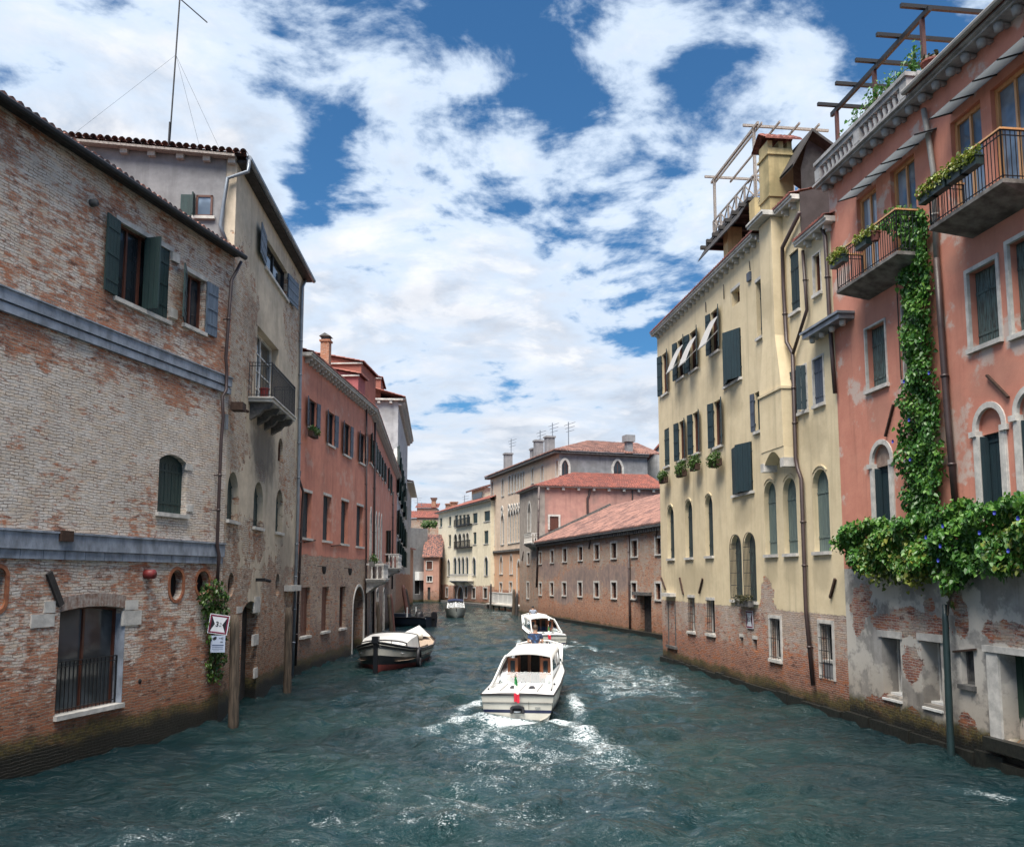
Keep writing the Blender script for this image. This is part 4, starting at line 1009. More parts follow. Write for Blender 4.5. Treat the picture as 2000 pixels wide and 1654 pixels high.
for uu, yy in ((uf, yA), (un, yA), (un, yb), (uf, yb)):
    MB().beam((uu, yy, zdk), (uu, yy, ztp), .12, .12).obj('post', M['wood_grey'], alt)
MB().beam((uf - .4, yA, ztp + .06), (un + .5, yA, ztp + .06), .10, .12).beam((uf - .4, yA + .18, ztp + .06), (un + .5, yA + .18, ztp + .06), .05, .10).obj('beam', M['wood_grey'], alt)
for uu in (uf, un): MB().beam((uu, yA - .5, ztp + .17), (uu, yb + .6, ztp + .17), .09, .11).obj('beam', M['wood_grey'], alt)
for k in range(3):
    yy = yA + (yb - yA) * (k + 1) / 3.2; MB().beam((uf - .2, yy, ztp + .06), (un + .7, yy, ztp + .06), .07, .09).obj('beam', M['wood_grey'], alt)
def xrail(pa, pb, n, z0, z1, par):
    m = MB(); pa = Vector(pa); pb = Vector(pb)
    for z in (z0 + .08, z0 + .25, z1): m.beam((pa.x, pa.y, z), (pb.x, pb.y, z), .06, .08)
    for k in range(n):
        a = pa + (pb - pa) * k / n; b = pa + (pb - pa) * (k + 1) / n
        m.beam((a.x, a.y, z0), (a.x, a.y, z1), .08, .08); m.beam((a.x, a.y, z0 + .25), (b.x, b.y, z1), .05, .06); m.beam((a.x, a.y, z1), (b.x, b.y, z0 + .25), .05, .055)
    m.obj('railing', M['wood_grey'], par)
zrl = zdk + 1.15
xrail((uf, yA - .1, 0), (un, yA - .1, 0), 5, zdk, zrl, alt); xrail((un + .02, yA, 0), (un + .02, yb, 0), 5, zdk, zrl, alt); xrail((uf, yA, 0), (uf, yb, 0), 3, zdk, zrl, alt)
for px, py in ((1418, 500), (1470, 455)):
    uu, _ = R1.uz(px, py, -.8); MB().box(uu - .3, uu + .3, .8, 1.5, zA, zdk - .345).obj('terrace_pier', MAT_CHY, alt)
# dark lean-to roof and end wall over the lower eave
P = [R1.yz(us + .05, x, y) for x, y in ((1565, 405), (1622, 362), (1624, 432), (1571, 462))]
yB_ = max(P[1][0], P[2][0])
MB().add([(us + .05, -.05, zR + .3), (us + .05, yB_, zR + .3), (us + .05, yB_, P[1][1]), (us + .05, -.05, zA + .15), (us + .008, -.05, zR + .3), (us + .008, yB_, zR + .3), (us + .008, yB_, P[1][1]), (us + .008, -.05, zA + .15)],
         [(0, 1, 2, 3), (0, 3, 7, 4), (3, 2, 6, 7), (1, 5, 6, 2)]).obj('tarred_end_wall', simple('dark tarred boards', (0.045, 0.033, 0.033), .8, scale=2), R1.root)
uh = us - 1.6
yh = R1.yz(uh, 1549, 320)[0]; yh2, zh2 = R1.yz(uh, 1622, 318); zpk = R1.yz(uh, 1575, 266)[1]; ym = R1.yz(uh, 1578, 266)[0]
m_ = MB().add([(uh, yh + .3, zA + .5), (uh, yh2 + 1, zA + .5), (uh, yh2 + 1, zh2 - .3), (uh, ym, zpk - .12), (uh, yh + .3, zh2 - .3)], [(0, 1, 2, 3, 4)])
for o_ in (0, .12):
    m_.add([(uh + .4, yh - .2, zh2 - .45 + o_), (uh + .4, ym, zpk + o_), (uh - 3, ym, zpk + o_), (uh - 3, yh - .2, zh2 - .45 + o_)], [(0, 1, 2, 3)])
    m_.add([(uh + .4, yh2 + 1.3, zh2 - .45 + o_), (uh + .4, ym, zpk + o_), (uh - 3, ym, zpk + o_), (uh - 3, yh2 + 1.3, zh2 - .45 + o_)], [(3, 2, 1, 0)])
m_.add([(uh + .4, yh - .2, zh2 - .45), (uh + .4, ym, zpk), (uh + .4, ym, zpk + .12), (uh + .4, yh - .2, zh2 - .33)], [(0, 1, 2, 3)])
m_.add([(uh + .4, yh2 + 1.3, zh2 - .45), (uh + .4, ym, zpk), (uh + .4, ym, zpk + .12), (uh + .4, yh2 + 1.3, zh2 - .33)], [(0, 1, 2, 3)])
m_.obj('attic_hut', M['wood_dark'], R1.root)
# pipes, ledge, small fittings
R1.pipe([(1562, 415), (1528, 484), (1530, 560), (1536, 668), (1548, 690), (1554, 895), (1558, 915), (1565, 935), (1574, 1190), (1588, 1338)], .075, .13, 'pipe')
R1.pipe([(1568, 490), (1576, 605), (1549, 690)], .06, .13, 'pipe')
R1.pipe([(1601, 434), (1612, 464), (1620, 620), (1625, 690), (1631, 768)], .07, .13, 'pipe')
ua_, za_ = R1.uz(1568, 664, .5); ub_ = R1.u(1640, 630, .5)
led = MB().box(ua_, ub_, -.52, .02, za_, za_ + .16).box(ua_ - .05, ub_ + .05, -.6, .02, za_ + .163, za_ + .24).obj('ledge', M['pipe_grey'], R1.root)
repeat('ledge_bracket', MB().lathe([(.06, -.1), (.1, -.06), (.1, .0), (.1, .09)], 8), M['stone'], led, [(ua_ + .3 + (ub_ - ua_ - .5) * k / 3, -.3, za_ - .093) for k in range(4)], True)
for a, b in (((1293, 1128), (1301, 1150)), ((1329, 1128), (1336, 1160)), ((1374, 1130), (1367, 1158)), ((1634, 1130), (1624, 1167))): R1.anchor(a, b, .09)
a, b, c, d = R1.rect((1302, 1157), (1320, 1165)); MB().box(a, b, -.3, .02, c, d).obj('stone_ledge', M['stone'], R1.root)
u_, z_ = R1.uz(1465, 541); MB().box(u_ - .16, u_ + .16, -.10, .02, z_ - .18, z_ + .18).obj('meter_box', M['slate'], R1.root)
R1.pipe([(1463, 510), (1465, 528)], .02, .05, 'iron', 'cable'); R1.pipe([(1413, 556), (1414, 584)], .02, .05, 'iron', 'cable'); R1.pipe([(1378, 590), (1379, 610)], .02, .05, 'iron', 'cable')
# blocked doorway at the far corner
a, b, c, d = R1.rect((1306, 1176), (1320, 1262))
MB().box(a - .12, a, -.03, .04, c, d).box(b, b + .12, -.03, .04, c, d).box(a - .3, b + .3, -.12, .04, c - .14, c).obj('blocked_doorway', M['stone_dark'], R1.root)
m_ = MB(); uu = -.2
while uu < uR - .1:
    ln = rnd.uniform(.7, 1.5); m_.box(uu, min(uu + ln - .02, uR), -.10 - rnd.uniform(0, .06), .05, -1, .22 + rnd.uniform(-.05, .05)); uu += ln
M['wetstone'] = simple('algae covered footing stone', (0.020, 0.020, 0.016), .45, scale=5, col2=(0.008, 0.009, 0.008), bump=.6, bscale=10)
m_.obj('stone_footing', M['wetstone'], R1.root)

# -------- pink house
R2 = B('pink_house', (1660, 1406), (2000, 1515), 'salmon pink house with iron balconies, balustraded roof terrace and creeper at the right edge')
uZ = R2.L * 1.9; zE = R2.z(1612, 376); uT = R2.u(1806, 211)
def pz(x, y): return R2.z(x, y)
zP = R2.z(1670, 1110)
MAT_R2 = wallmat('salmon pink plaster', ((0.36, 0.15, 0.10), (0.24, 0.10, 0.075), (0.40, 0.37, 0.33)), ((0.55, 0.235, 0.165), (0.47, 0.185, 0.13)), -9, .2,
                 spots=[], moss=-9, streak=.42, pdirt=.22, dirty=(0.42, 0.22, 0.16), dark_spots=[uz_spot(R2, *q_) + ((0.30, 0.165, 0.125), .36) for q_ in ((1690, 755, 1745, 850), (1880, 690, 2000, 780), (1635, 580, 1760, 650), (1815, 455, 2000, 520), (1830, 700, 1890, 980))], tint=((0.50, 0.42, 0.37), 0.545))  # the darker spots are stains on the plaster
MAT_R2L = wallmat('grey cement over brick', ((0.34, 0.13, 0.085), (0.22, 0.09, 0.07), (0.40, 0.37, 0.33)), ((0.37, 0.355, 0.335), (0.225, 0.215, 0.20)), 0.7, .25,
                 spots=[uz_spot(R2, 1672, 1140, 1705, 1175), uz_spot(R2, 1700, 1190, 1850, 1240), uz_spot(R2, 1660, 1170, 1712, 1205), uz_spot(R2, 1862, 1170, 1892, 1245), uz_spot(R2, 1870, 1400, 1915, 1480),
                        uz_spot(R2, 1690, 1360, 1760, 1402), uz_spot(R2, 1755, 1385, 1810, 1430), uz_spot(R2, 1915, 1215, 2010, 1262), uz_spot(R2, 1800, 1165, 1825, 1200), uz_spot(R2, 1664, 1140, 1690, 1240), uz_spot(R2, 1765, 1260, 1798, 1330), uz_spot(R2, 1725, 1205, 1850, 1245), uz_spot(R2, 1855, 1140, 1880, 1200)],
                 white=((0.45, 0.41, 0.37), [(0, 0), (1.0, .05), (2.4, .5), (6, .5)], 6), moss=.95, pdirt=.5, streak=.85, tint=((0.52, 0.49, 0.44), .46), dark_spots=[uz_spot(R2, *q_) for q_ in ()])
zSa = R2.z(1634, 574, .9); zSb = R2.z(1816, 451, 1.0)
wf = dict(rev=.18, fm='oak', pane='glass_sky', sill=0, fw=.10)
zt_ = R2.z(1672, 392)
R2.win(rect=(R2.u(1674, 430), R2.u(1712, 400), zSa + .02, zt_), **wf)
R2.win(rect=(R2.u(1740, 380), R2.u(1787, 340), zSa + .02, zt_), **wf)
zt2 = R2.z(1858, 240)
R2.win(rect=(R2.u(1859, 300), R2.u(1917, 250), zSb + .02, zt2), **wf)
R2.win(rect=(R2.u(1937, 240), R2.u(2015, 180), zSb + .02, zt2), **wf)
mg = dict(rev=.30, fill='shutter', shm='oldgreen', fm='stone', sill=.10)
R2.win((1690, 645), (1734, 748), sur=.05, **mg); R2.win((1762, 600), (1802, 728), sur=.05, **mg)
R2.win((1889, 535), (1955, 660), sur=.10, **mg); R2.win((1968, 478), (2045, 630), sur=.10, **mg)
ar = dict(arch='round', rev=.30, fill='board', shm='navy', fm='stone', sill=0, sur=.14)
ARC = (((1703, 872), (1747, 1045)), ((1776, 862), (1824, 1045)), ((1906, 803), (1970, 1020)), ((1985, 770), (2056, 1010)))
M['old_brick'] = simple('bare lunette brickwork', (0.34, 0.25, 0.20), .9, scale=5, col2=(.22, .15, .12), bump=.7, bscale=12)
for i, (a, b) in enumerate(ARC):
    fr = R2.win(a, b, **ar)
    u0, u1, z0, z1 = R2.rect(a, b); r = (u1 - u0) / 2; zs = z1 - r
    lp = loop_of(u0, u1, zs - .15, z1, 'round')
    MB().prism(lp, .12, .215).obj('lunette', M['old_brick'] if i != 2 else MAT_R2, fr)
    for a_, b_ in ((u0 - .22, u0 + .03), (u1 - .03, u1 + .22)): MB().box(a_, b_, -.09, .16, zs - .18, zs - .04).obj('capital', M['stone'], fr)
    for a_, b_ in ((u0 - .1, u0 + .09), (u1 - .09, u1 + .1)): MB().box(a_, b_, -.05, .2, z0, zs - .183).obj('column', M['stone'], fr)
    q = MB(); hw = (u1 - u0) * .42       # one leaf of the blue-black shutter stands open
    q.box(u0 + .12, u0 + .15, -.02, .19, z0 + .02, zs - .2)
    q.obj('shutter', M['navy'], fr)
lo = dict(fill='dark', fm='stone', sill=0)
oa = (((1721, 1243), (1763, 1364)), ((1798, 1250), (1843, 1382)))
for a, b in oa:
    fr = R2.win(a, b, rev=.55, **lo); u0, u1, z0, z1 = R2.rect(a, b)
    MB().box(u0 - .12, u1 + .12, -.05, .2, z1 + .004, z1 + .20).obj('lintel', M['stone'], fr)
    for k in range(3): MB().box(u0 + .004, u1 - .004, -.06 + .14 * k, .55, z0 - .14 + .07 * k, z0 - .075 + .07 * k).obj('sill', M['white_paint'], fr)
    MB().box(u0 + (u1 - u0) * .55, u1 - .004, .25, .55, z0 + .15, z0 + .62).obj('inner_ledge', M['stone'], fr)
fr = R2.win((1875, 1268), (1905, 1340), rev=.22, fill='stone_dark', fm='stone_dark', sill=.05, surm='stone_dark', name='niche')
gd = R2.win((1952, 1275), (2080, 1475), rev=.55, fill='none', fm='stone', sill=0, name='water_gate')
u0, u1, z0, z1 = R2.rect((1952, 1275), (2080, 1475))
m_, g = newmat('peeling green gate paint'); tc = g.n('TexCoord').outputs['Object']; x_, y_, z_n = g.sep(tc)
f_ = g.mr(g.add(z_n, g.mul(g.noise(g.vm('MULTIPLY', tc, (4, 4, .7)), 3, 6, .7), 1.6)), z0 + 1.2, z0 + 1.3, 1, 0)
g.bsdf(g.mix(f_, (0.010, 0.035, 0.022), g.mix(g.noise(tc, 6), (.30, .25, .21), (.5, .46, .40))), .6); M['gate_green'] = m_
m_ = MB()
for k in range(9): m_.box(u0 + (u1 - u0) * k / 9 + .006, u0 + (u1 - u0) * (k + 1) / 9 - .006, .40 + .008 * (k % 2), .5, z0, z1)
m_.obj('gate', M['gate_green'], gd)
MB().box(u0 - .42, u0 - .004, -.06, .10, z0, z1 + .004).box(u0 - .5, u1 + .6, -.10, .10, z1 + .006, z1 + .16).obj('surround', M['stone'], gd); MB().box(u0 - .5, u1 + .5, -.22, .3, z0 - .3, z0 - .004).obj('threshold', M['wetstone'], gd)
R2.wall('wall', .03, uZ, zP, zE, MAT_R2, 10, rise=0, top=True)
R2.wall('wall', .03, uZ, -1.5, zP - .003, MAT_R2L, 10, top=False)
m_ = MB(); uu = .0
while uu < uZ:
    ln = rnd.uniform(.7, 1.5); m_.box(uu, uu + ln - .02, -.10 - rnd.uniform(0, .08), .05, -1, .24 + rnd.uniform(-.06, .06)); uu += ln
m_.obj('stone_footing', M['wetstone'], R2.root)
# pipes
R2.pipe([(1804, 214), (1812, 260), (1823, 335), (1829, 505)], .075, .12, 'pipe_cream'); R2.pipe([(1829, 505), (1838, 640), (1852, 830), (1866, 985)], .085, .12, 'pipe')
for a, b in (((1748, 790), (1732, 852)), ((1931, 733), (1973, 776))): R2.anchor(a, b, .05)
R2.anchor((1866, 1272), (1909, 1268), .05, 'iron_bar')
# eave cornice and its round brackets
uq = R2.u(1800, 211)
corn = MB().box(-.05, uZ, -.42, .02, zE + .002, zE + .07).box(-.1, uZ, -.52, .02, zE + .073, zE + .14).obj('cornice', M['stone_grey'], R2.root)
repeat('eave_bracket', MB().lathe([(.02, -.22), (.10, -.19), (.125, -.08), (.10, .0)], 10).box(-.07, .07, -.1, .30, -.1, -.002), M['stone_grey'], R2.root, [(.3 + k * .62, -.26, zE) for k in range(int((uZ - .4) / .62))], True)
# roof of the near part
rf = MB().roof((uT, -.55, zE + .15), (uZ, -.55, zE + .15), (uZ, 5, zE + 1.9), (uT, 5, zE + 1.9), .22, amp=.07).obj('roof', M['tile'], R2.root)
MB().tube([(uT, -.62, zE + .20), (uZ, -.62, zE + .20)], .08, 8).obj('gutter', M['pipe_cream'], rf)
# terrace balustrade
zb0 = zE + .142; zt0 = R2.z(1605, 318, .35); hB = zt0 - zb0
bs = MB().box(0, uq, -.42, -.18, zt0 - .14, zt0).box(-.05, uq + .05, -.48, -.12, zt0 + .003, zt0 + .12).box(0, uq, -.42, -.18, zb0, zb0 + .10).obj('balustrade', M['stone_grey'], R2.root)
bal = MB().lathe([(.075, 0), (.075, .06), (.05, .1), (.085, .26), (.05, .46), (.04, .6), (.075, hB - .34), (.075, hB - .245)], 10)
npier = [0.12, uq * .5, uq - .14]; spots = []
for pu in npier: MB().box(pu - .17, pu + .17, -.44, -.16, zb0 + .103, zt0 - .143).obj('pier', M['stone_grey'], bs)
for a, b in zip(npier, npier[1:]):
    n = 9
    for k in range(1, n): spots.append((a + .1 + (b - a - .2) * k / n, -.30, zb0 + .102))
repeat('baluster', bal, M['stone_grey'], bs, spots, True)
y3, _z = R2.yz(uq, 1850, 130); 
MB().box(uq - .12, uq + .12, -.15, max(.8, y3), zt0 + .003, zt0 + .12).box(uq - .09, uq + .09, -.12, max(.8, y3), zb0, zt0 - .001).obj('end_wall', M['stone_grey'], bs)
# pergola on the terrace
yP = .5; per = None
pts = [R2.uz(x, y, -yP) for x, y in ((1634, 222), (1707, 132), (1800, 28))]
zt_p = sum(p[1] for p in pts) / 3
per = MB().beam((pts[0][0] - .35, yP, zt_p), (pts[2][0] + .4, yP, zt_p), .10, .16).obj('pergola', M['iron'], R2.root)
M['post_brown'] = simple('brown pergola post', (0.09, 0.035, 0.028), .6)
for p in pts: MB().beam((p[0], yP, zE), (p[0], yP, zt_p - .083), .11, .11).obj('post', M['post_brown'], per)
for x, y, xl, xr in ((1634, 207, 1597, 1690), (1671, 166, 1632, 1731), (1712, 121, 1671, 1790), (1757, 71, 1712, 1940), (1808, 13, 1759, 2040)):
    uu, zz = R2.uz(x, y, -yP); ya_ = R2.yz(uu, xl, y)[0]; yb_ = R2.yz(uu, xr, y)[0]
    MB().box(uu - .05, uu + .05, ya_, max(yb_, 2.5), zt_p + .085, zt_p + .20).obj('rafter', M['iron'], per)
# glass canopies
for x0, y0, x1, y1 in ((1638, 393, 1789, 280), (1817, 232, 2060, 40)):
    pc = .62; ua, zc = R2.uz(x0, y0, pc); ub = R2.u(x1, y1, pc)
    m_ = MB().add([(ua, -pc, zc), (ub, -pc, zc), (ub, 0, zc + .22), (ua, 0, zc + .22), (ua, -pc, zc + .015), (ub, -pc, zc + .015), (ub, 0, zc + .235), (ua, 0, zc + .235)], [(3, 2, 1, 0), (4, 5, 6, 7), (0, 1, 5, 4), (1, 2, 6, 5), (0, 4, 7, 3)])
    cn = m_.obj('glass_canopy', M['glass_plate'], R2.root); n = max(4, round((ub - ua) / .85))
    for k in range(n + 1):
        uu = ua + (ub - ua) * k / n; MB().beam((uu, -pc - .03, zc - .02), (uu, .01, zc + .20), .035, .035).obj('rib', M['iron'], cn)
# iron balconies
def iron_balcony(far, near, p, railtop, nrow):
    ua, za_ = R2.uz(*far, p); ub = R2.u(*near, p); zt = R2.z(*railtop, p)
    sl = MB().box(ua, ub, -p, .02, za_, za_ + .10).add([(ua, -p, za_ - .002), (ub, -p, za_ - .002), (ub, .02, za_ - .002), (ua, .02, za_ - .002), (ua + .25, -.3, za_ - .2), (ub - .25, -.3, za_ - .2), (ub - .25, .02, za_ - .26), (ua + .25, .02, za_ - .26)],
                                              [(0, 4, 5, 1), (4, 7, 6, 5), (1, 5, 6, 2), (0, 3, 7, 4)])
    o = sl.obj('balcony', M['conc'], R2.root)
    q = MB(); railing(q, [(ua + .03, -.02, 0), (ua + .03, -p + .04, 0), (ub - .03, -p + .04, 0), (ub - .03, -.02, 0)], za_ + .10, zt, .115, .010, .017); q.obj('railing', M['iron'], o)
    z_ = zt + .03
    MB().beam((ua, -p + .04, z_), (ub, -p + .04, z_), .07, .045).beam((ub - .03, -p + .08, z_), (ub - .03, 0, z_), .07, .045).beam((ua + .03, -p + .08, z_), (ua + .03, 0, z_), .07, .045).obj('handrail', M['oak'], o)
    return ua, ub, za_ + .10, zt
BA = iron_balcony((1634, 574), (1752, 494), .9, (1629, 499), 1)
BB = iron_balcony((1815, 451), (1958, 350), 1.0, (1806, 362), 1)
# ================================================================== FAR BUILDINGS
def cr(x, y): return (780 + x / 3.675, 820 + y / 3.675)
def cw(b, x0, y0, x1, y1, **k): return b.win(cr(x0, y0), cr(x1, y1), **k)
MAT_F4 = wallmat('brown weathered brick', ((0.46, 0.245, 0.155), (0.33, 0.16, 0.105), (0.44, 0.37, 0.30)), ((0.34, 0.235, 0.19), (0.20, 0.15, 0.14)), 60, 1,
                 pspots=[(14, 5.4, 5, 1.1), (26, 4.2, 7, 1.3), (36, 4.6, 5, 1.2), (20, 2.6, 4, .8)], white=((0.44, 0.38, 0.33), [(0, 0), (1.2, .08), (2.4, .42), (3.6, .55), (5, .46), (6.2, .60), (12, .62)], 12), moss=.55, bh=.09, bw=.3)
F4 = B('brick_storehouse', (1015, 1198), (1291, 1246), 'long low brick storehouse with two rows of small windows and a worn tiled roof')
u3 = F4.u(1050, 1068); z4 = F4.z(1288, 1027); LF = F4.L + 6
for x0, y0, x1, y1 in ((1085,938,1108,1022),(1173,925,1202,1015),(1285,912,1315,1005),(1400,897,1435,998),(1520,885,1560,990),(1665,868,1710,978),(1838,850,1880,962),(1003,950,1022,1030),
                       (1003,1170,1022,1255),(1083,1168,1107,1258),(1170,1168,1198,1260),(1282,1165,1312,1265),(1398,1167,1433,1270),(1522,1165,1560,1280),(1665,1168,1703,1283),(1838,1172,1878,1290)):
    cw(F4, x0, y0, x1, y1, rev=.25, fill='glass', fm='frame_brown', sur=.17, sill=.12, mull=1, trans=1)
fr = cw(F4, 1727, 1250, 1812, 1560, rev=.45, fill='board', fm='wood_dark', shm='wood_dark', sill=0, name='water_door')
a, b, c, d = F4.rect(cr(1705, 1232), cr(1812, 1250)); MB().box(a, b, -.45, .02, d - .25, d).obj('lintel', M['stone_dark'], fr)
F4.wall('wall', u3 + .02, LF, -1.5, z4, MAT_F4, 12, top=False)
cornice(F4, u3, LF, z4 + .05, .55)
m_ = MB(); n = int((LF - u3) / .5)
for k in range(n): m_.box(u3 + .1 + k * .5, u3 + .34 + k * .5, -.4, .02, z4 - .36, z4 - .052)
m_.obj('dentil_course', M['stone_dark'], F4.root)
yr, zr = F4.yz(u3, *cr(1515, 622))
MB().roof((u3, -.65, z4 + .14), (LF, -.65, z4 + .14), (LF, yr, zr), (u3, yr, zr), .34, amp=.11).obj('roof', M['tile_old'], F4.root)
MB().beam((u3 - .1, -.5, z4 + .4), (u3 - .1, yr, zr + .25), .5, .3).obj('parapet', M['stone_dark'], F4.root)
F4.pipe([cr(1645, 830), cr(1652, 1300), cr(1655, 1500)], .09, .14)
for k in range(3): F4.pipe([cr(1850 - k * 480, 775 + k * 84), cr(1820 - k * 480 + 20, 840 + k * 84)], .06, .1)
MB().box(u3, LF, -.45, .02, -1, .32).obj('stone_footing', M['wetstone'], F4.root)
# house with the pink end wall
MAT_F3 = wallmat('sooty pale brick', ((0.36, 0.27, 0.21), (0.27, 0.19, 0.14), (0.38, 0.34, 0.30)), ((0.36, 0.32, 0.28), (0.25, 0.22, 0.20)), 6.5, 2.5, white=((0.42, 0.38, 0.34), [(0, .1), (4, .4), (20, .55)], 20), moss=.5, pdirt=.5)
MAT_PINK = wallmat('blotched pink plaster', BR, ((0.45, 0.245, 0.20), (0.36, 0.19, 0.16)), -9, .3, moss=-9, pdirt=.75, dirty=(0.20, 0.145, 0.13), streak=.6)
F3 = B('pink_gable_house', (1015, 1198), (1050, 1204), 'tall house with a blotched pink end wall and red hipped roof above the storehouse')
u3b = F3.u(1050, 1068); zF3 = F3.z(1050, 949); ye, _z = F3.yz(u3b, 1290, 958)
cw(F3, 922, 600, 944, 800, arch='goth', rev=.3, fm='white_paint', sur=.25); cw(F3, 918, 955, 936, 1035, rev=.25, sur=.15); cw(F3, 915, 1165, 931, 1280, rev=.25, sur=.15)
F3.wall('wall', 0, u3b, -1.5, zF3, MAT_F3, ye, top=False)
MB().add([(u3b + .02, .9, 2), (u3b + .02, ye, 2), (u3b + .02, ye, zF3 - .01), (u3b + .02, .9, zF3 - .01)], [(0, 1, 2, 3)]).obj('pink_end_wall', MAT_PINK, F3.root)
F3.side_win(u3b + .04, 1, cr(1078, 692), cr(1142, 788), sur=.22, fill='frame_brown')
MB().box(0, u3b + .4, -.4, .02, zF3 - .12, zF3).box(u3b + .025, u3b + .45, .024, ye, zF3 - .125, zF3 - .005).obj('cornice', M['stone'], F3.root)
repeat('eave_bracket', MB().box(0, .35, -.15, .15, -.3, 0), M['stone'], F3.root, [(u3b + .025, 1.2 + k * 1.9, zF3 - .13) for k in range(int(ye / 1.9))])
z_r = F3.yz(u3b - 4, *cr(1300, 385))[1]; yhip = F3.yz(u3b - 4, *cr(1200, 385))[0]
MB().roof((u3b + .6, -.5, zF3 + .02), (u3b + .6, ye + 1, zF3 + .02), (u3b - 6.5, ye + 1, zF3 + 2.5), (u3b - 6.5, 6.5, zF3 + 2.5), .34, amp=.11).roof((-.2, -.5, zF3 + .02), (u3b + .6, -.5, zF3 + .02), (u3b - 6.5, 6.5, zF3 + 2.5), (-7, 6.5, zF3 + 2.5), .34, amp=.11).obj('roof', M['tile'], F3.root)
# pipes on the pink wall
m_ = MB(); Y = [F3.yz(u3b + .15, *cr(x, y)) for x, y in ((1368, 500), (1362, 540), (1350, 560), (1352, 690))]
m_.tube([(u3b + .15, y, z) for y, z in Y], .14, 8).obj('drainpipe', M['pipe'], F3.root)
Y = [F3.yz(u3b + .12, *cr(x, y)) for x, y in ((1673, 505), (1673, 600))]; MB().tube([(u3b + .12, y, z) for y, z in Y], .09, 8).obj('drainpipe', M['pipe'], F3.root)
ua, z_ = F3.uz(*cr(893, 905), 1.0); stone_balcony(F3, ua, ua + 3.6, z_ + .3, 1.0, 1.1, wb=.45)
F3.pipe([cr(1003, 480), cr(995, 900), cr(985, 1200)], .12, .15)
# gothic palace
MAT_F2 = wallmat('cream pink plaster', BR, ((0.62, 0.50, 0.385), (0.53, 0.41, 0.315)), -9, .3, moss=.7, pdirt=.25, dirty=(0.33, 0.27, 0.21), streak=.5)
MAT_F2L = wallmat('orange plaster', BR, ((0.56, 0.30, 0.175), (0.50, 0.34, 0.235)), 2.6, .6, moss=.7, pdirt=.3, dirty=(0.44, 0.36, 0.27))
F2 = B('gothic_palace', (957, 1183), (1015, 1189.3), 'pale pink gothic palace with rows of white pointed windows and a grey end wall')
u2e = F2.u(1092, 883); zF2 = F2.z(1092, 884); zM = F2.z(*cr(760, 940)); y2e, _z = F2.yz(u2e, 1264, 893)
gk = dict(rev=.3, fm='white_paint', fill='glass', mull=1)
for x0, y0, x1, y1 in ((661,440,674,560),(736,425,749,545),(785,400,797,527),(806,394,819,520),(827,388,840,514),(848,382,860,507),(868,376,880,502),(886,371,897,496),(950,350,963,450),(1018,330,1034,437),(1125,293,1141,405)):
    cw(F2, x0, y0, x1, y1, arch='round', sur=.2, sill=.15, **gk)
for x0, y0, x1, y1 in ((663,620,681,900),(730,612,749,892),(781,595,797,885),(801,590,816,882),(820,586,835,879),(839,582,853,876),(857,578,871,873)):
    fr = cw(F2, x0, y0 + 60, x1, y1, arch='goth', sur=.25, sill=.15, **gk)
    u0, u1, z0, z1 = F2.rect(cr(x0, y0), cr(x1, y0 + 75)); c = (u0 + u1) / 2; r = (u1 - u0) * .42
    lp = [(c + r * math.cos(2 * math.pi * k / 12), (z0 + z1) / 2 + r * 1.3 * math.sin(2 * math.pi * k / 12)) for k in range(12)]
    MB().ring([(c + (a - c) * .55, (z0 + z1) / 2 + (b - (z0 + z1) / 2) * .55) for a, b in lp], lp, -.12, .02, True).obj('tracery', M['stone'], fr)
    lq = [(c + (a - c) * .54, (z0 + z1) / 2 + (b - (z0 + z1) / 2) * .54) for a, b in lp]
    MB().prism(lq, -.02, .01).obj('pane', M['glass'], fr)
for x0, y0, x1, y1 in ((662,985,680,1100),(722,975,740,1105),(795,968,812,1105)): cw(F2, x0, y0, x1, y1, arch='goth', sur=.2, sill=.3, **gk)
for x0, y0, x1, y1 in ((720,1170,738,1235),(790,1165,810,1235)): cw(F2, x0, y0, x1, y1, sur=.2, rev=.3, fm='white_paint')
cw(F2, 846, 1010, 866, 1400, arch='goth', rev=.5, fill='board', fm='wood_dark', shm='wood_dark', sur=.3, sill=0, name='water_gate')
F2.wall('wall', 0, u2e, zM + .02, zF2, MAT_F2, y2e)
F2.wall('wall', 0, u2e, -1.5, zM, MAT_F2L, 5, top=False)
MB().box(-.2, u2e, -.3, .02, zM - .15, zM + .15).obj('stone_band', M['stone_dark'], F2.root)
MB().add([(u2e + .02, .0, 8), (u2e + .02, y2e, 8), (u2e + .02, y2e, zF2 - .02), (u2e + .02, 0, zF2 - .02)], [(0, 1, 2, 3)]).obj('grey_end_wall', MAT_GREY, F2.root)
F2.side_win(u2e + .04, 1, cr(1163, 288), cr(1212, 400), 'goth', .3); F2.side_win(u2e + .04, 1, cr(1535, 292), cr(1595, 400), 'goth', .3)
MB().box(-.6, u2e + .5, -.8, .02, zF2 - .1, zF2 + .25).box(u2e + .025, u2e + .55, .024, y2e, zF2 - .1, zF2 + .24).obj('cornice', M['stone_dark'], F2.root)
MB().roof((u2e + .7, -.9, zF2 + .27), (u2e + .7, y2e + 2, zF2 + .27), (u2e - 7, y2e + 2, zF2 + 2.9), (u2e - 7, 7, zF2 + 2.9), .4, amp=.13).roof((-.5, -.9, zF2 + .27), (u2e + .7, -.9, zF2 + .27), (u2e - 7, 7, zF2 + 2.9), (3, 7, zF2 + 2.4), .4, amp=.13).obj('roof', M['tile_old'], F2.root)
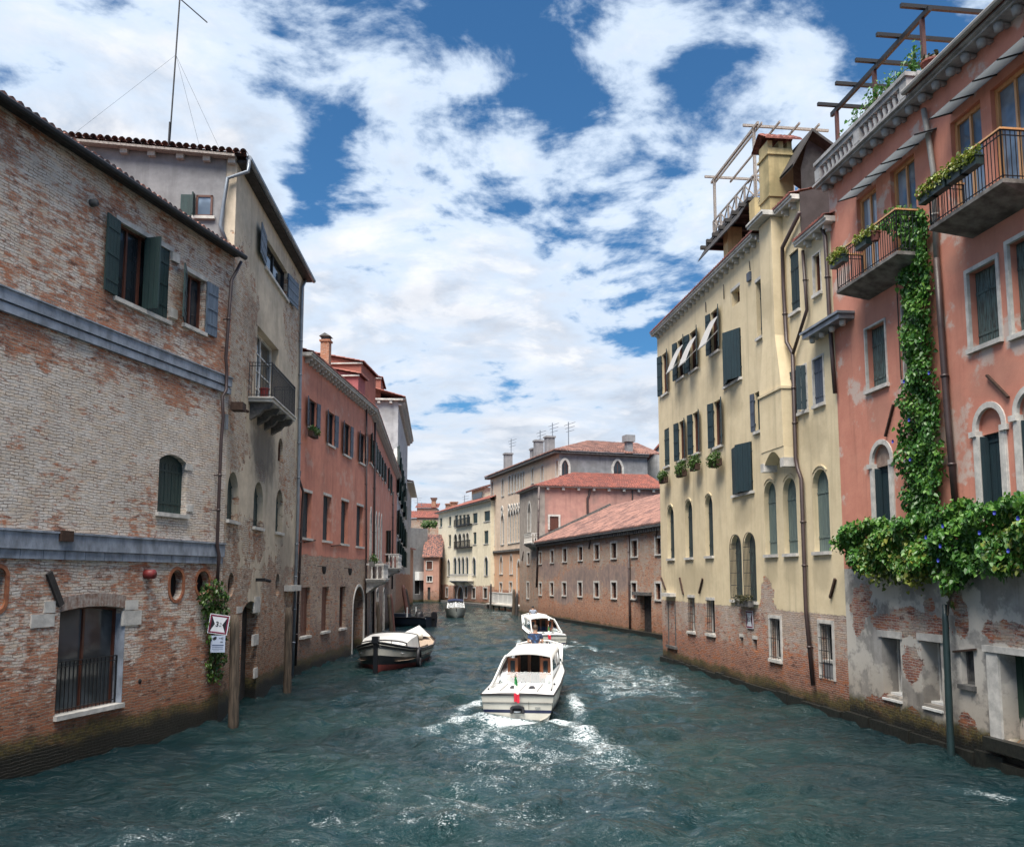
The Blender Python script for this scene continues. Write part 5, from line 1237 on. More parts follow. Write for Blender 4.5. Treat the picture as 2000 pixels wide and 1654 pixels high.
def far_chimney(b, x0, x1, ytop, y, zb, mat=None, flare=False):
    ua, ub = b.u(*cr(x0, ytop), -y), b.u(*cr(x1, ytop), -y); zt = b.z(*cr(x0, ytop), -y)
    w_ = min(abs(ub - ua), 1.05); uc = (ua + ub) / 2
    m = MB().box(uc - w_/2, uc + w_/2, y - .6, y + .6, zb, zt - .9 if flare else zt)
    if flare: m.add([(uc - w_*.4, y - .5, zt - .9), (uc + w_*.4, y - .5, zt - .9), (uc + w_*.4, y + .5, zt - .9), (uc - w_*.4, y + .5, zt - .9), (uc - w_*.8, y - .9, zt), (uc + w_*.8, y - .9, zt), (uc + w_*.8, y + .9, zt), (uc - w_*.8, y + .9, zt)], [(0,1,5,4),(1,2,6,5),(2,3,7,6),(3,0,4,7),(4,5,6,7)])
    else: m.box(uc - w_/2 - .12, uc + w_/2 + .12, y - .72, y + .72, zt + .002, zt + .25)
    return m.obj('chimney', mat or MAT_GREY, b.root)
for x0, x1, yt in ((768, 792, 256), (963, 982, 222), (984, 1014, 165), (1058, 1098, 140)): far_chimney(F2, x0, x1, yt, 2.2, zF2 - 1)
yc_, zc_ = F2.yz(u2e - .5, *cr(1646, 112)); m_ = MB().box(u2e - 1.0, u2e - .1, yc_ - .4, yc_ + .4, zF2, zc_ - .9).box(u2e - 1.25, u2e + .15, yc_ - .65, yc_ + .65, zc_ - .9, zc_); m_.obj('chimney', MAT_GREY, F2.root)
def antenna(b, x, y0, y1, off):
    u_, zt = b.uz(*cr(x, y0), off); zb_ = b.z(*cr(x, y1), off)
    m = MB().tube([(u_, -off, zb_ - 2), (u_, -off, zt)], .07, 5)
    for k in range(3): m.tube([(u_ - 1.6 + .4 * k, -off, zt - .25 - .5 * k), (u_ + 1.0 - .2 * k, -off + .6, zt - .15 - .5 * k)], .035, 4)
    return m.obj('antenna', M['pipe_grey'], b.root)
for x, y0, y1 in ((802, 135, 330), (1010, 75, 190), (1098, 22, 200), (1213, 15, 170)): antenna(F2, x, y0, y1, -3)
# white gable at the far right, behind the pink house
# yellow palace facing the bend
MAT_F1 = wallmat('pale yellow plaster', ((0.40, 0.20, 0.14), (0.32, 0.16, 0.11), (0.42, 0.38, 0.32)), ((0.72, 0.655, 0.50), (0.63, 0.565, 0.42)), 3.2, .5, moss=.7, pdirt=.2, dirty=(0.42, 0.37, 0.27), white=((0.5, .42, .36), [(0, .3), (4, .5), (20, .5)], 20))
F1 = B('yellow_palace', (855, 1174), (958, 1184), 'broad pale yellow palace with a white balcony facing down the canal at the bend')
zF1 = F1.z(856, 1004)
k1 = dict(rev=.25, fm='green', sill=.15)
for x0, y0, x1, y1 in ((290,707,307,765),(355,697,372,757),(398,687,420,765),(428,685,446,763),(455,682,475,760),(481,680,503,758),(527,672,560,738),(608,658,650,722),
                       (288,835,304,912),(353,826,370,906),(530,808,552,890),(607,797,638,885)): cw(F1, x0, y0, x1, y1, fill='shutter', shm='green', **k1)
for x0, y0, x1, y1 in ((392,822,415,920),(423,818,445,918),(455,815,473,916),(480,812,498,914)): cw(F1, x0, y0, x1, y1, arch='round', fill='glass', sur=.12, **k1)
for x0, y0, x1, y1 in ((281,1008,298,1120),(346,1004,362,1118),(389,988,410,1112),(420,987,439,1111),(447,986,466,1110),(477,985,495,1108),(525,990,548,1115),(612,985,635,1115)): cw(F1, x0, y0, x1, y1, arch='round', fill='shutter', shm='navy', sur=.22, rev=.25, fm='stone', sill=.15)
for x0, y0, x1, y1 in ((275,1205,290,1270),(333,1205,348,1270),(470,1195,486,1275),(523,1205,545,1280),(603,1205,630,1280)): cw(F1, x0, y0, x1, y1, sur=.2, **k1)
cw(F1, 388, 1192, 410, 1312, fill='board', shm='wood_dark', fm='wood_dark', rev=.4, sill=0, name='water_gate'); cw(F1, 416, 1195, 460, 1318, arch='round', fill='board', shm='wood_dark', fm='wood_dark', rev=.5, sill=0, sur=.3, name='water_gate')
F1.wall('wall', 0, F1.L, -1.5, zF1, MAT_F1, 12, top=False)
cornice(F1, -.3, F1.L, zF1 + .1, .6)
MB().roof((-.3, -.8, zF1 + .2), (F1.L + 1, -.8, zF1 + .2), (F1.L + 1, 7.5, zF1 + 3.2), (7.5, 7.5, zF1 + 3.2), .4, amp=.12).roof((-.5, 14, zF1 + .2), (-.5, -.8, zF1 + .2), (7.5, 7.5, zF1 + 3.2), (7.5, 8.5, zF1 + 3.2), .4, amp=.12).obj('roof', M['tile'], F1.root)
ua, z_ = F1.uz(*cr(360, 1162), 1.1); ub = F1.u(*cr(490, 1160), 1.1); stone_balcony(F1, ua, ub, z_ + .25, 1.1, 1.15, wb=.55)
for y0, y1 in ((765, 733), (920, 885)):
    a, c = F1.uz(*cr(392, y0), .5); b_ = F1.u(*cr(505, y0 - 6), .5); q = MB().box(a, b_, -.55, .02, c - .1, c); railing(q, [(a, -.5, 0), (b_, -.5, 0)], c, c + 1.15, .3, .03, .05); q.obj('iron_balcony', M['iron'], F1.root)
u_, z_ = F1.uz(*cr(540, 497), -4); ue_ = F1.u(*cr(640, 490), -4)
dm = MB().box(u_ + .8, ue_ + .3, 3.2, 7, zF1 + 1, z_ - .5).obj('dormer', MAT_F1, F1.root); MB().add([(u_ - .3, 2.4, z_ - .45), (ue_ + 1, 2.4, z_ - .45), (ue_ + 1, 7, z_ + .9), (u_ - .3, 7, z_ + .9), (u_ - .3, 2.4, z_ - .75), (ue_ + 1, 2.4, z_ - .75), (ue_ + 1, 7, z_ + .6), (u_ - .3, 7, z_ + .6)], [(0, 1, 2, 3), (7, 6, 5, 4), (0, 4, 5, 1), (1, 5, 6, 2), (0, 3, 7, 4)]).obj('roof', M['tile_dark'], dm)
MB().box(u_ + 1.6, ue_ - 1, 3.1, 3.18, zF1 + 1.8, z_ - 1.2).obj('pane', M['glass'], dm)
for x0, x1, yt in ((342, 372, 614), (381, 403, 600)): far_chimney(F1, x0, x1, yt, 3, zF1 - .2, MAT_CHB)
antenna(F1, 468, 540, 600, -4)
MB().box(-1, F1.L, -1.2, .02, -1, .35).obj('quay_step', M['stone_dark'], F1.root)
# low houses at the far left of the bend
MAT_FG = wallmat('slate grey render', BR, ((0.20, 0.205, 0.215), (0.14, 0.145, 0.155)), -9, .3, moss=.6, pdirt=.4, dirty=(.1, .1, .1))
MAT_FO = wallmat('orange red plaster', ((0.40, 0.20, 0.14), (0.32, 0.16, 0.11), (0.42, 0.38, 0.32)), ((0.40, 0.225, 0.17), (0.33, 0.18, 0.14)), 2.0, 1, moss=.6)
FA = B('slate_grey_house', (797, 1176), (834, 1175), 'slate grey house with a flat roofline between the bend and the yellow palace')
cw(FA, 112, 1150, 152, 1250, fill='dark', fm='white_paint', rev=.3, sill=0, name='doorway'); zz = FA.z(*cr(100, 775))
FA.wall('wall', 0, FA.L, -1.5, zz, MAT_FG, 8); a, b, c, d = FA.rect(cr(112, 1088), cr(160, 1150)); MB().box(a, b, -1.2, .02, c, d).obj('door_canopy', M['white_paint'], FA.root)
FB = B('orange_house', (792, 1183), (806, 1181), 'small orange red house behind the leaning mooring poles'); zz = FB.z(*cr(80, 930)); FB.wall('wall', 0, FB.L, -1.5, zz, MAT_FO, 6)
MB().roof((-.3, -.4, zz + .02), (FB.L + .3, -.4, zz + .02), (FB.L + .3, 3, zz + 1.2), (-.3, 3, zz + 1.2), .35, amp=.1).obj('roof', M['tile'], FB.root)
FC = B('low_brick_house', (827, 1176), (857, 1176), 'low brick house with a shuttered window under a dark tiled roof beside the yellow palace')
cw(FC, 195, 1015, 235, 1072, fill='shutter', shm='frame_brown', fm='stone', rev=.2, sur=.12); cw(FC, 198, 1120, 235, 1160, rev=.2, fm='white_paint', sur=.1); cw(FC, 203, 1200, 222, 1290, fill='board', shm='wood_dark', fm='wood_dark', rev=.3, sill=0, name='doorway')
zz = FC.z(*cr(230, 985)); FC.wall('wall', 0, FC.L, -1.5, zz, MAT_FO, 6); MB().roof((-.3, -.5, zz + .02), (FC.L + .6, -.5, zz + .02), (FC.L + .6, 5, zz + 4.4), (-.3, 5, zz + 4.4), .38, amp=.12).obj('roof', M['tile_dark'], FC.root)
FD = B('red_roofed_house', (790, 1166), (856, 1166), 'distant brick house with an orange tiled roof and tall chimney over the grey house')
zz = FD.z(*cr(200, 770), -2); FD.wall('wall', 0, FD.L, -1.5, zz + 2, MAT_F4, 8)
z2 = FD.z(*cr(200, 655), -6); z3 = FD.z(*cr(200, 618), -11)
MB().roof((0, -.3, zz + 2.1), (FD.L, -.3, zz + 2.1), (FD.L, 6, z2), (0, 6, z2), .45, amp=.13).obj('roof', M['tile'], FD.root)
MB().box(2, FD.L - 1, 6, 12, zz, z2 + .8).obj('upper_storey', MAT_F4, FD.root); MB().roof((1.6, 5.6, z2 + .85), (FD.L - .6, 5.6, z2 + .85), (FD.L - .6, 11, z3 + .6), (1.6, 11, z3 + .6), .45, amp=.13).obj('roof', M['tile'], FD.root)
far_chimney(FD, 227, 268, 560, 7, z2, MAT_CHB, True); antenna(FD, 130, 555, 620, -7); antenna(FD, 160, 590, 625, -7)

FW = B('white_gable_house', (1266, 1193), (1312, 1194), 'white gabled wall showing just past the yellow house corner above the red roofs')
z0_ = FW.z(1266, 905); z1_ = FW.z(1292, 868)
MB().add([(0, 0, 0), (FW.L, 0, 0), (FW.L, 0, z1_ + 1.2), (0, 0, z0_), (0, 6, 0), (FW.L, 6, 0), (FW.L, 6, z1_ + 1.2), (0, 6, z0_)], [(0, 1, 2, 3), (0, 3, 7, 4), (1, 5, 6, 2), (4, 7, 6, 5)]).obj('wall', MAT_WHITE, FW.root)
MB().beam((-.3, 2.8, z0_ + .0), (FW.L + .2, 2.8, z1_ + 1.38), 6.4, .22).obj('roof', M['tile'], FW.root)
# ================================================================== WATER AND GROUND
def build_water():
    ys = [-25, -15, -8, -3]; y = 0.0
    while y < 62: ys.append(y); y += max(.085, y * .0052)
    while y < 260: ys.append(y); y += y * .012
    xs = [-60, -40, -25, -18] + list(np.arange(-14.5, 14.5, .115)) + [18, 25, 40, 60]
    X, Y = np.meshgrid(np.array(xs), np.array(ys)); nx, ny = len(xs), len(ys)
    r = np.random.RandomState(5); Z = np.zeros_like(X); DX = np.zeros_like(X)
    for k in range(90):
        lam = 0.35 * (4.0 / .35) ** r.rand(); th = r.uniform(-math.pi, math.pi)
        if r.rand() < .6: th = math.pi / 2 + r.normal(0, .75)
        A = .0078 * lam ** .75 * r.uniform(.5, 1.2); kk = 2 * math.pi / lam; ph = r.uniform(0, 6.28)
        arg = kk * (X * math.cos(th) + Y * math.sin(th)) + ph
        Z += A * (np.sin(arg) + .25 * np.sin(2 * arg + .7)) * (1 / (1 + (Y / (lam * 70)) ** 2))
    calm = 1 - .55 * np.exp(-(((X - 9) / 4.5) ** 2 + ((Y - 18) / 11) ** 2)) - .35 * np.exp(-(((X + 10) / 3.5) ** 2 + ((Y - 20) / 9) ** 2))
    Z *= calm * 1.25
    foam = np.zeros_like(X)
    def wake(S, deg, k, spread=.34, width=1.05, L=8):
        nonlocal Z, foam
        h = np.array([math.sin(R(deg)), math.cos(R(deg))]); dx, dy = X - S[0], Y - S[1]
        a = -(dx * h[0] + dy * h[1]); b = dx * h[1] - dy * h[0]; ab = np.abs(b); on = 1 / (1 + np.exp(-(a + .1) * 8))
        core = np.exp(-(b / (width + .16 * np.maximum(a, 0))) ** 2) * np.exp(-np.maximum(a, 0) / L) * on
        arm = np.exp(-((ab - (width + .05 + .52 * np.maximum(a, 0) * np.exp(-np.maximum(a, 0) / 14))) / (.22 + .09 * np.maximum(a, 0))) ** 2) * np.exp(-np.maximum(a, 0) / (L * .8)) * on
        crest = np.exp(-((a - .75) / .6) ** 2) * np.exp(-(b / (width * 1.25)) ** 2)
        foam += k * (core * .54 + arm * (.44 + .14 * np.sign(b)) + crest * .75)
        Z += k * (.07 * arm + .07 * crest - .05 * core)
        Z += k * .045 * np.sin(a * 2.3 + ab * 1.1) * np.exp(-np.maximum(a, 0) / 16) * on * np.exp(-(b / (2.5 + .5 * np.maximum(a, 0))) ** 2)
        # wash thrown out along the hull
        hull = np.exp(-((ab - (1.35 + .10 * np.maximum(a + 7, 0))) / .34) ** 2) * np.exp(-((a + 2.5) / 3.0) ** 2)
        foam += k * hull * .70; Z += k * hull * .09
    wake(TAXI_A[:2], TAXI_A[2], 1.0); wake(TAXI_B[:2], TAXI_B[2], .9, L=16)
    def patch(cx, cy, rx, ry, k, ang=0):
        nonlocal foam
        c, s = math.cos(ang), math.sin(ang); dx, dy = X - cx, Y - cy
        foam += k * np.exp(-(((dx * c + dy * s) / rx) ** 2 + ((-dx * s + dy * c) / ry) ** 2))
    patch(1.6, 23, 2.2, 3.5, .24, -.3); patch(-3.2, 17.0, 4.5, 3.2, .22); patch(5.0, 42, 2.0, 8, .27); patch(4.0, 35, 1.2, 4, .24); patch(-3.5, 27, 2.5, 4, .22); patch(6.5, 36, 1.4, 6, .2)
    patch(10.2, 18.6, 1.9, .5, .36, -.6); patch(-5.8, 42.3, 1.0, .5, .5); patch(-8.9, 41.6, .6, .5, .5); patch(1.5, 16.5, 2.5, 2.5, .12); patch(-4.6, 96, 1.5, .5, .5); patch(-7.4, 96.5, 1.5, .5, .5); patch(-7.6, 15.4, 2.0, 1.2, .24)
    me = bpy.data.meshes.new('water'); n = nx * ny
    co = np.stack([X, Y, Z], -1).reshape(-1, 3)
    i = np.arange(n).reshape(ny, nx); q = np.stack([i[:-1, :-1], i[:-1, 1:], i[1:, 1:], i[1:, :-1]], -1).reshape(-1, 4)
    me.vertices.add(n); me.vertices.foreach_set('co', co.ravel()); me.loops.add(q.size); me.loops.foreach_set('vertex_index', q.ravel())
    me.polygons.add(len(q)); me.polygons.foreach_set('loop_start', np.arange(0, q.size, 4)); me.polygons.foreach_set('use_smooth', np.ones(len(q), bool)); me.update(calc_edges=True)
    at = me.attributes.new('foam', 'FLOAT', 'POINT'); at.data.foreach_set('value', np.clip(foam, 0, 1.2).ravel().astype(np.float32))
    m, g = newmat('canal water'); me.materials.append(m)
    tc = g.n('TexCoord').outputs['Object']
    fo = g.n('Attribute', attribute_name='foam').outputs['Fac']
    # ripples too small for the mesh; calmer patches where the wind does not reach
    gust = g.mr(g.noise(tc, .22, 4, .6), .35, .68, .55, 1.25)
    wv = g.vm('MULTIPLY', tc, (1.0, 1.5, 1.0))
    r1 = g.noise(wv, 2.4, 5, .62, .5); r2 = g.noise(wv, 7.5, 4, .6, .4)
    r0 = g.noise(wv, 1.0, 3, .55, .6)
    hgt = g.add(g.add(g.mul(r1, .9), g.mul(r2, .34)), g.mul(r0, .9))
    b1 = g.bump(hgt, g.mul(gust, .95), .28)
    n1 = g.noise(g.vm('MULTIPLY', tc, (1, .8, 1)), 1.3, 6, .65, .8); n2 = g.noise(g.vm('MULTIPLY', tc, (.75, 1.2, 1)), 5.0, 8, .72, 1.8); n3 = g.noise(tc, 15, 5, .75, 1.0)
    lac = g.math('ABSOLUTE', g.add(n2, -.5)); lace = g.mr(lac, .0, .09, 1.0, 0.0)
    base = g.add(g.add(g.mul(g.add(n1, -.5), .75), g.mul(g.add(n3, -.5), .75)), g.mul(lace, .34))
    fm = g.mul(g.mr(g.add(base, g.mul(fo, .62)), .56, .76), g.mr(fo, .05, .30))
    sp = g.mul(g.mr(g.add(n3, g.mul(lace, .12)), .70, .78), g.mr(n1, .45, .62, 0, .5))
    fm = g.math('MAXIMUM', fm, g.mul(sp, g.mr(fo, 0.0, .1, .25, 1)))
    deep = g.mix(g.mr(g.noise(tc, .16, 3, .5), .35, .65), (0.0055, 0.0225, 0.0235), (0.003, 0.015, 0.019))
    deep = g.mix(g.mr(fo, .15, .8, 0, .7), deep, (0.022, 0.062, 0.075))
    b = g.bsdf(deep, .05, b1, ior=1.26)
    d = g.n('BsdfDiffuse'); g.put(d.inputs[0], (0.50, 0.545, 0.57)); g.put(d.inputs['Normal'], g.bump(n3, .6, .06))
    ms = g.n('MixShader'); g.put(ms.inputs[0], g.mul(fm, .92)); o = [x for x in m.node_tree.nodes if x.type == 'OUTPUT_MATERIAL'][0]
    g.nt.links.new(b.outputs[0], ms.inputs[1]); g.nt.links.new(d.outputs[0], ms.inputs[2]); g.nt.links.new(ms.outputs[0], o.inputs[0])
    ob = bpy.data.objects.new('water', me); COL.objects.link(ob); ob['kind'] = 'structure'
TAXI_A = (0.17, 28.9, 6.8); TAXI_B = (2.5, 59.0, -5.5)
build_water()
tag(MB().add([(-1500, -1500, -1.6), (1500, -1500, -1.6), (1500, 1500, -1.6), (-1500, 1500, -1.6)], [(0, 1, 2, 3)]).obj('ground', simple('dark canal bed', (0.02, 0.025, 0.02), .9)), kind='structure')

# ================================================================== BOATS
M['gel'] = simple('cream white boat gelcoat', (0.49, 0.475, 0.42), .28, var=.10, scale=2, bump=.02)
M['gel2'] = simple('white boat deck', (0.56, 0.56, 0.545), .42, var=.10, scale=5, bump=.06, bscale=60)
M['rubber'] = simple('black rubber trim', (0.012, 0.012, 0.016), .55)
M['navyhull'] = simple('navy boot stripe', (0.012, 0.018, 0.06), .4)
M['mahog'] = simple('varnished mahogany', (0.32, 0.10, 0.035), .3, scale=5, col2=(0.2, .06, .02), stretch=(5, 5, .6))
M['blackhull'] = simple('black hull paint', (0.012, 0.014, 0.018), .35, var=.3, scale=3)
M['redhull'] = simple('red antifouling paint', (0.16, 0.035, 0.03), .6, scale=5)
M['bluehull'] = simple('dark blue hull paint', (0.012, 0.02, 0.035), .4)
M['greydeck'] = simple('grey painted deck', (0.16, 0.19, 0.22), .6, scale=5)
M['plank'] = simple('bleached deck planking', (0.42, 0.33, 0.25), .75, scale=4, col2=(0.27, .20, .15), stretch=(9, .7, 1), bump=.4)
M['canvasblue'] = simple('navy blue canvas', (0.010, 0.018, 0.055), .85, scale=7)
M['seat'] = simple('cream leather seats', (0.5, 0.46, 0.4), .5)
M['steel'] = simple('stainless steel', (0.55, 0.56, 0.58), .25, metal=1.0)
def clear(name, col=(0.75, 0.85, 0.9), k=.82):
    m, g = newmat(name); a = g.n('BsdfTransparent'); g.put(a.inputs[0], col); b = g.n('BsdfGlossy'); b.inputs['Roughness'].default_value = .03; g.put(b.inputs[0], (.9, .95, 1))
    f = g.n('Fresnel'); f.inputs[0].default_value = 1.45; ms = g.n('MixShader'); o = g.n('OutputMaterial'); g.put(ms.inputs[0], f.outputs[0])
    g.nt.links.new(a.outputs[0], ms.inputs[1]); g.nt.links.new(b.outputs[0], ms.inputs[2]); g.nt.links.new(ms.outputs[0], o.inputs[0]); return m
M['clear'] = clear('clear boat window'); M['tint'] = clear('tinted boat window', (0.30, 0.26, 0.26), .75)
def interp(tab, y):
    for (a, *va), (b, *vb) in zip(tab, tab[1:]):
        if a <= y <= b:
            t = (y - a) / (b - a); t = t * t * (3 - 2 * t) if False else t
            return [p + (q - p) * t for p, q in zip(va, vb)]
    return list(tab[-1][1:])
def hull_strip(tab, lv0, lv1, ys, n=1):
    """side shells between two levels; tab rows: y, half-beam at gunwale, z gunwale, half-beam at water, z keel"""
    m = MB()
    for sgn in (-1, 1):
        rings = []
        for y in ys:
            hw, zg, ww, zk = interp(tab, y); ring = []
            for i in range(n + 1):
                z = lv0 + (lv1 - lv0) * i / n if not callable(lv0) else lv0(zg) + (lv1(zg) - lv0(zg)) * i / n
                t = max(0, min(1, (z - 0) / zg)); w = ww + (hw - ww) * t ** .8
                if z < 0: w = ww * max(0, 1 - (z / zk)) ** .6
                ring.append((sgn * w, y, z))
            rings.append(ring)
        m.loft(rings)
    return m
def frange(a, b, n): return [a + (b - a) * i / n for i in range(n + 1)]

def make_taxi():
    t = empty('water_taxi', (0, 0, 0))
    tab = [(0, 1.13, .66, 1.02, -.35), (2.5, 1.17, .70, 1.06, -.38), (5.2, 1.14, .80, .98, -.4), (7.0, .92, .92, .70, -.4), (8.2, .55, 1.02, .34, -.35), (9.0, .04, 1.10, .02, -.2)]
    ys = frange(0, 9.0, 30)
    up = hull_strip(tab, lambda g_: .17, lambda g_: g_, ys, 4)
    hw, zg, ww, zk = interp(tab, 0)
    def tw(z): return ww + (hw - ww) * max(0, z / zg) ** .8
    zz = frange(.17, zg, 6)
    for a, b in zip(zz, zz[1:]): up.add([(-tw(a), .0 + .06 * (1 - a / zg), a), (tw(a), .06 * (1 - a / zg), a), (tw(b), .06 * (1 - b / zg), b), (-tw(b), .06 * (1 - b / zg), b)], [(0, 1, 2, 3)])
    h = up.obj('hull', M['gel'], t, True)
    h.data.polygons.foreach_set('use_smooth', [len(p.vertices) == 4 and abs(p.normal.y) < .8 for p in h.data.polygons])
    st = hull_strip(tab, lambda g_: .07, lambda g_: .17, ys, 1); st.add([(-tw(.07), .055, .07), (tw(.07), .055, .07), (tw(.17), .045, .17), (-tw(.17), .045, .17)], [(0, 1, 2, 3)]); st.obj('boot_stripe', M['navyhull'], h)
    lowm = hull_strip(tab, lambda g_: -.3, lambda g_: .07, ys, 3); lowm.add([(-.9, .06, -.3), (.9, .06, -.3), (tw(.07), .055, .07), (-tw(.07), .055, .07)], [(0, 1, 2, 3)]); lowm.obj('bottom', M['gel'], h, True)
    rb = MB()
    for sgn in (-1, 1): rb.tube([(sgn * (interp(tab, y)[0] + .01), y, interp(tab, y)[1] - .02) for y in ys], .028, 6)
    rb.tube([(-hw, -.01, zg - .02), (hw, -.01, zg - .02)], .03, 6); rb.obj('rub_rail', M['rubber'], h, True)
    MB().box(-hw + .03, hw - .03, -.008, .02, .385, .395).obj('transom_seam', M['rubber'], h)
    # stern drive port
    pr = [(-.22, .06), (-.22, .24), (-.17, .29), (.17, .29), (.22, .24), (.22, .06)]; ins = [(-.15, .06), (-.15, .20), (-.11, .23), (.11, .23), (.15, .20), (.15, .06)]
    pt = MB().ring(ins, pr, -.03, .06).obj('exhaust_port', M['rubber'], h); MB().prism(ins, .02, .058).obj('opening', M['dark'], pt)
    MB().lathe([(.11, 0), (.10, .03), (.0, .03)], 14).obj('outlet', M['greydeck'], pt).location = (0, .0, .1)
    MB().beam((.36, -.012, .2), (.36, -.012, .44), .012, .012).obj('depth_rod', M['rubber'], h); MB().box(.55, .72, -.004, .02, .24, .26).obj('maker_plate', M['steel'], h)
    # deck: one skin with a cut cockpit
    dk = MB()
    def dz(y): return interp(tab, y)[1]
    rows = []
    for y in frange(0, 2.15, 6): w = interp(tab, y)[0] - .01; rows.append([(-w, y, dz(y)), (-w * .5, y, dz(y) + .03), (0, y, dz(y) + .04), (w * .5, y, dz(y) + .03), (w, y, dz(y))])
    dk.loft(rows)
    for sgn in (-1, 1): dk.loft([[(sgn * (interp(tab, y)[0] - .01), y, dz(y)), (sgn * (interp(tab, y)[0] - .27), y, dz(y) + .03)] for y in frange(2.15, 7.0, 12)])
    rows = []
    for y in frange(7.0, 9.0, 8): w = interp(tab, y)[0] - .01; rows.append([(-w, y, dz(y)), (0, y, dz(y) + .10 * min(1, w)), (w, y, dz(y))])
    dk.loft(rows); d = dk.obj('deck', M['gel2'], t, True)
    sm = MB()
    for x in (-.55, .08, .62): sm.beam((x - .04, .35, dz(.4) + .045), (x, 1.95, dz(2) + .043), .018, .008)
    sm.obj('deck_seam', M['rubber'], d)
    for x in (-.25, .36):
        MB().add([(x - .12, .86, .735), (x + .12, .86, .735), (x + .05, .98, .80), (x - .05, .98, .80), (x - .10, 1.02, .735), (x + .10, 1.02, .735)], [(0, 1, 2, 3), (0, 3, 4), (1, 5, 2), (2, 5, 4, 3)]).obj('vent', M['rubber'], d)
    for x in (-1.02, 1.0):
        for y in (.75, 2.0): MB().box(x - .02, x + .02, y - .08, y + .08, dz(y) + .02, dz(y) + .06).obj('cleat', M['rubber'], d)
    # cabin: coaming, pillars sweeping to the roof, windows, roof
    co = MB()
    for sgn in (-1, 1): co.loft([[(sgn * (interp(tab, y)[0] - .27), y, dz(y) + .0), (sgn * (interp(tab, y)[0] - .30), y, dz(y) + .12), (sgn * (interp(tab, y)[0] - .36), y, dz(y) + .12), (sgn * (interp(tab, y)[0] - .36), y, .15)] for y in frange(2.1, 7.0, 12)])
    co.box(-.86, .86, 2.12, 2.16, .2, dz(2.1) + .05).box(-.8, .8, 2.16, 7.0, .1, .15); cb = co.obj('cabin', M['gel2'], t)
    xr = .80
    def roofz(x): return 1.56 + .10 * (1 - (x / xr) ** 2)
    def half(y): return xr + (.02 if y > 3 else 0)
    rf = MB(); rows = []
    for y in frange(3.1, 6.35, 12):
        w = half(y); lift = .03 * (y - 3.1)
        rows.append([(-w - .02, y, 1.44 + lift)] + [(w * s_, y, roofz(w * s_) + lift) for s_ in frange(-.97, .97, 10)] + [(w + .02, y, 1.44 + lift)])
    rf.loft(rows); rf.loft([[(x, y, z - .05) for x, y, z in r_] for r_ in rows]); rf.loft([[rows[0][i], (rows[0][i][0], rows[0][i][1], rows[0][i][2] - .05)] for i in range(len(rows[0]))]); rf.loft([[rows[-1][i], (rows[-1][i][0], rows[-1][i][1], rows[-1][i][2] - .05)] for i in range(len(rows[0]))])
    ro = rf.obj('cabin_roof', M['gel2'], t, True)
    for sgn in (-1, 1):
        pl = MB(); P = [(sgn * .98, .95, .72), (sgn * .95, 1.5, .86), (sgn * .90, 2.2, 1.12), (sgn * .85, 2.75, 1.36), (sgn * .80, 3.2, 1.50)]
        for (a, b) in zip(P, P[1:]): pl.beam(a, b, .05, .17, (0, -.7, .7))
        pl.obj('pillar', M['gel2'], cb)
        MB().beam((sgn * .82, 6.3, 1.55), (sgn * .84, 6.5, .85), .06, .09).obj('pillar', M['gel2'], cb); MB().beam((sgn * .84, 4.6, 1.5), (sgn * .86, 4.6, .85), .05, .07).obj('pillar', M['gel2'], cb)
    for sgn in (-1, 1): MB().add([(sgn * .90, 2.1, .86), (sgn * .89, 6.3, .92), (sgn * .81, 6.2, 1.50), (sgn * .82, 3.2, 1.44), (sgn * .87, 2.7, 1.26)], [(0, 1, 2, 3, 4)]).obj('side_window', M['tint'], cb)
    MB().add([(-.86, 2.05, .76), (.86, 2.05, .76), (.86, 2.38, 1.08), (-.86, 2.38, 1.08)], [(0, 1, 2, 3)]).obj('rear_screen', M['clear'], cb)
    fr = MB()
    for sgn in (-1, 1):     # mahogany door frames at the front bulkhead
        for x in (.22, .62): fr.box(sgn * x - .06, sgn * x + .06, 5.5, 5.56, .2, 1.5)
        fr.box(min(sgn * .2, sgn * .66), max(sgn * .2, sgn * .66), 5.5, 5.55, 1.36, 1.5).box(min(sgn * .2, sgn * .66), max(sgn * .2, sgn * .66), 5.5, 5.55, .2, .62)
    fr.obj('cabin_door', M['mahog'], cb)
    fr = MB()
    for sgn in (-1, 1):
        fr.box(sgn * .55 - .18, sgn * .55 + .18, 3.3, 3.36, .7, 1.46).box(sgn * .55 - .1, sgn * .55 + .1, 3.25, 3.29, .75, 1.36)
    for x in (-.58, .58):
        dp = MB().box(x - .18, x + .18, 3.4, 3.44, .75, 1.45).obj('door_panel', M['mahog'], cb); MB().box(x - .08, x + .08, 3.38, 3.399, .95, 1.36).obj('door_pane', M['glass'], cb)
    for sgn in (-1, 1): MB().box(min(sgn * .36, sgn * .8), max(sgn * .36, sgn * .8), 2.5, 5.3, .15, .52).box(min(sgn * .66, sgn * .8), max(sgn * .66, sgn * .8), 2.5, 5.3, .523, .85).obj('bench', M['seat'], cb)
    MB().box(-.78, .78, 5.57, 5.6, .15, 1.42).obj('bulkhead', M['wood_dark'], cb)
    # helm: windscreen frame, wheel
    ws = MB(); W_ = [(-.95, 6.5, 1.0), (-.90, 7.3, 1.62), (-.32, 7.7, 1.74), (.32, 7.7, 1.74), (.90, 7.3, 1.62), (.95, 6.5, 1.0)]
    ws.tube(W_, .035, 8)
    for i in (1, 2, 3, 4): ws.tube([W_[i], (W_[i][0] * 1.02, W_[i][1] + .25, 1.0)], .022, 6)
    w_ = ws.obj('windscreen', M['gel2'], t, True)
    MB().loft([[(x, y, z) for x, y, z in W_], [(x * 1.02, y + .25, .98) for x, y, z in W_]]).obj('pane', M['clear'], w_)
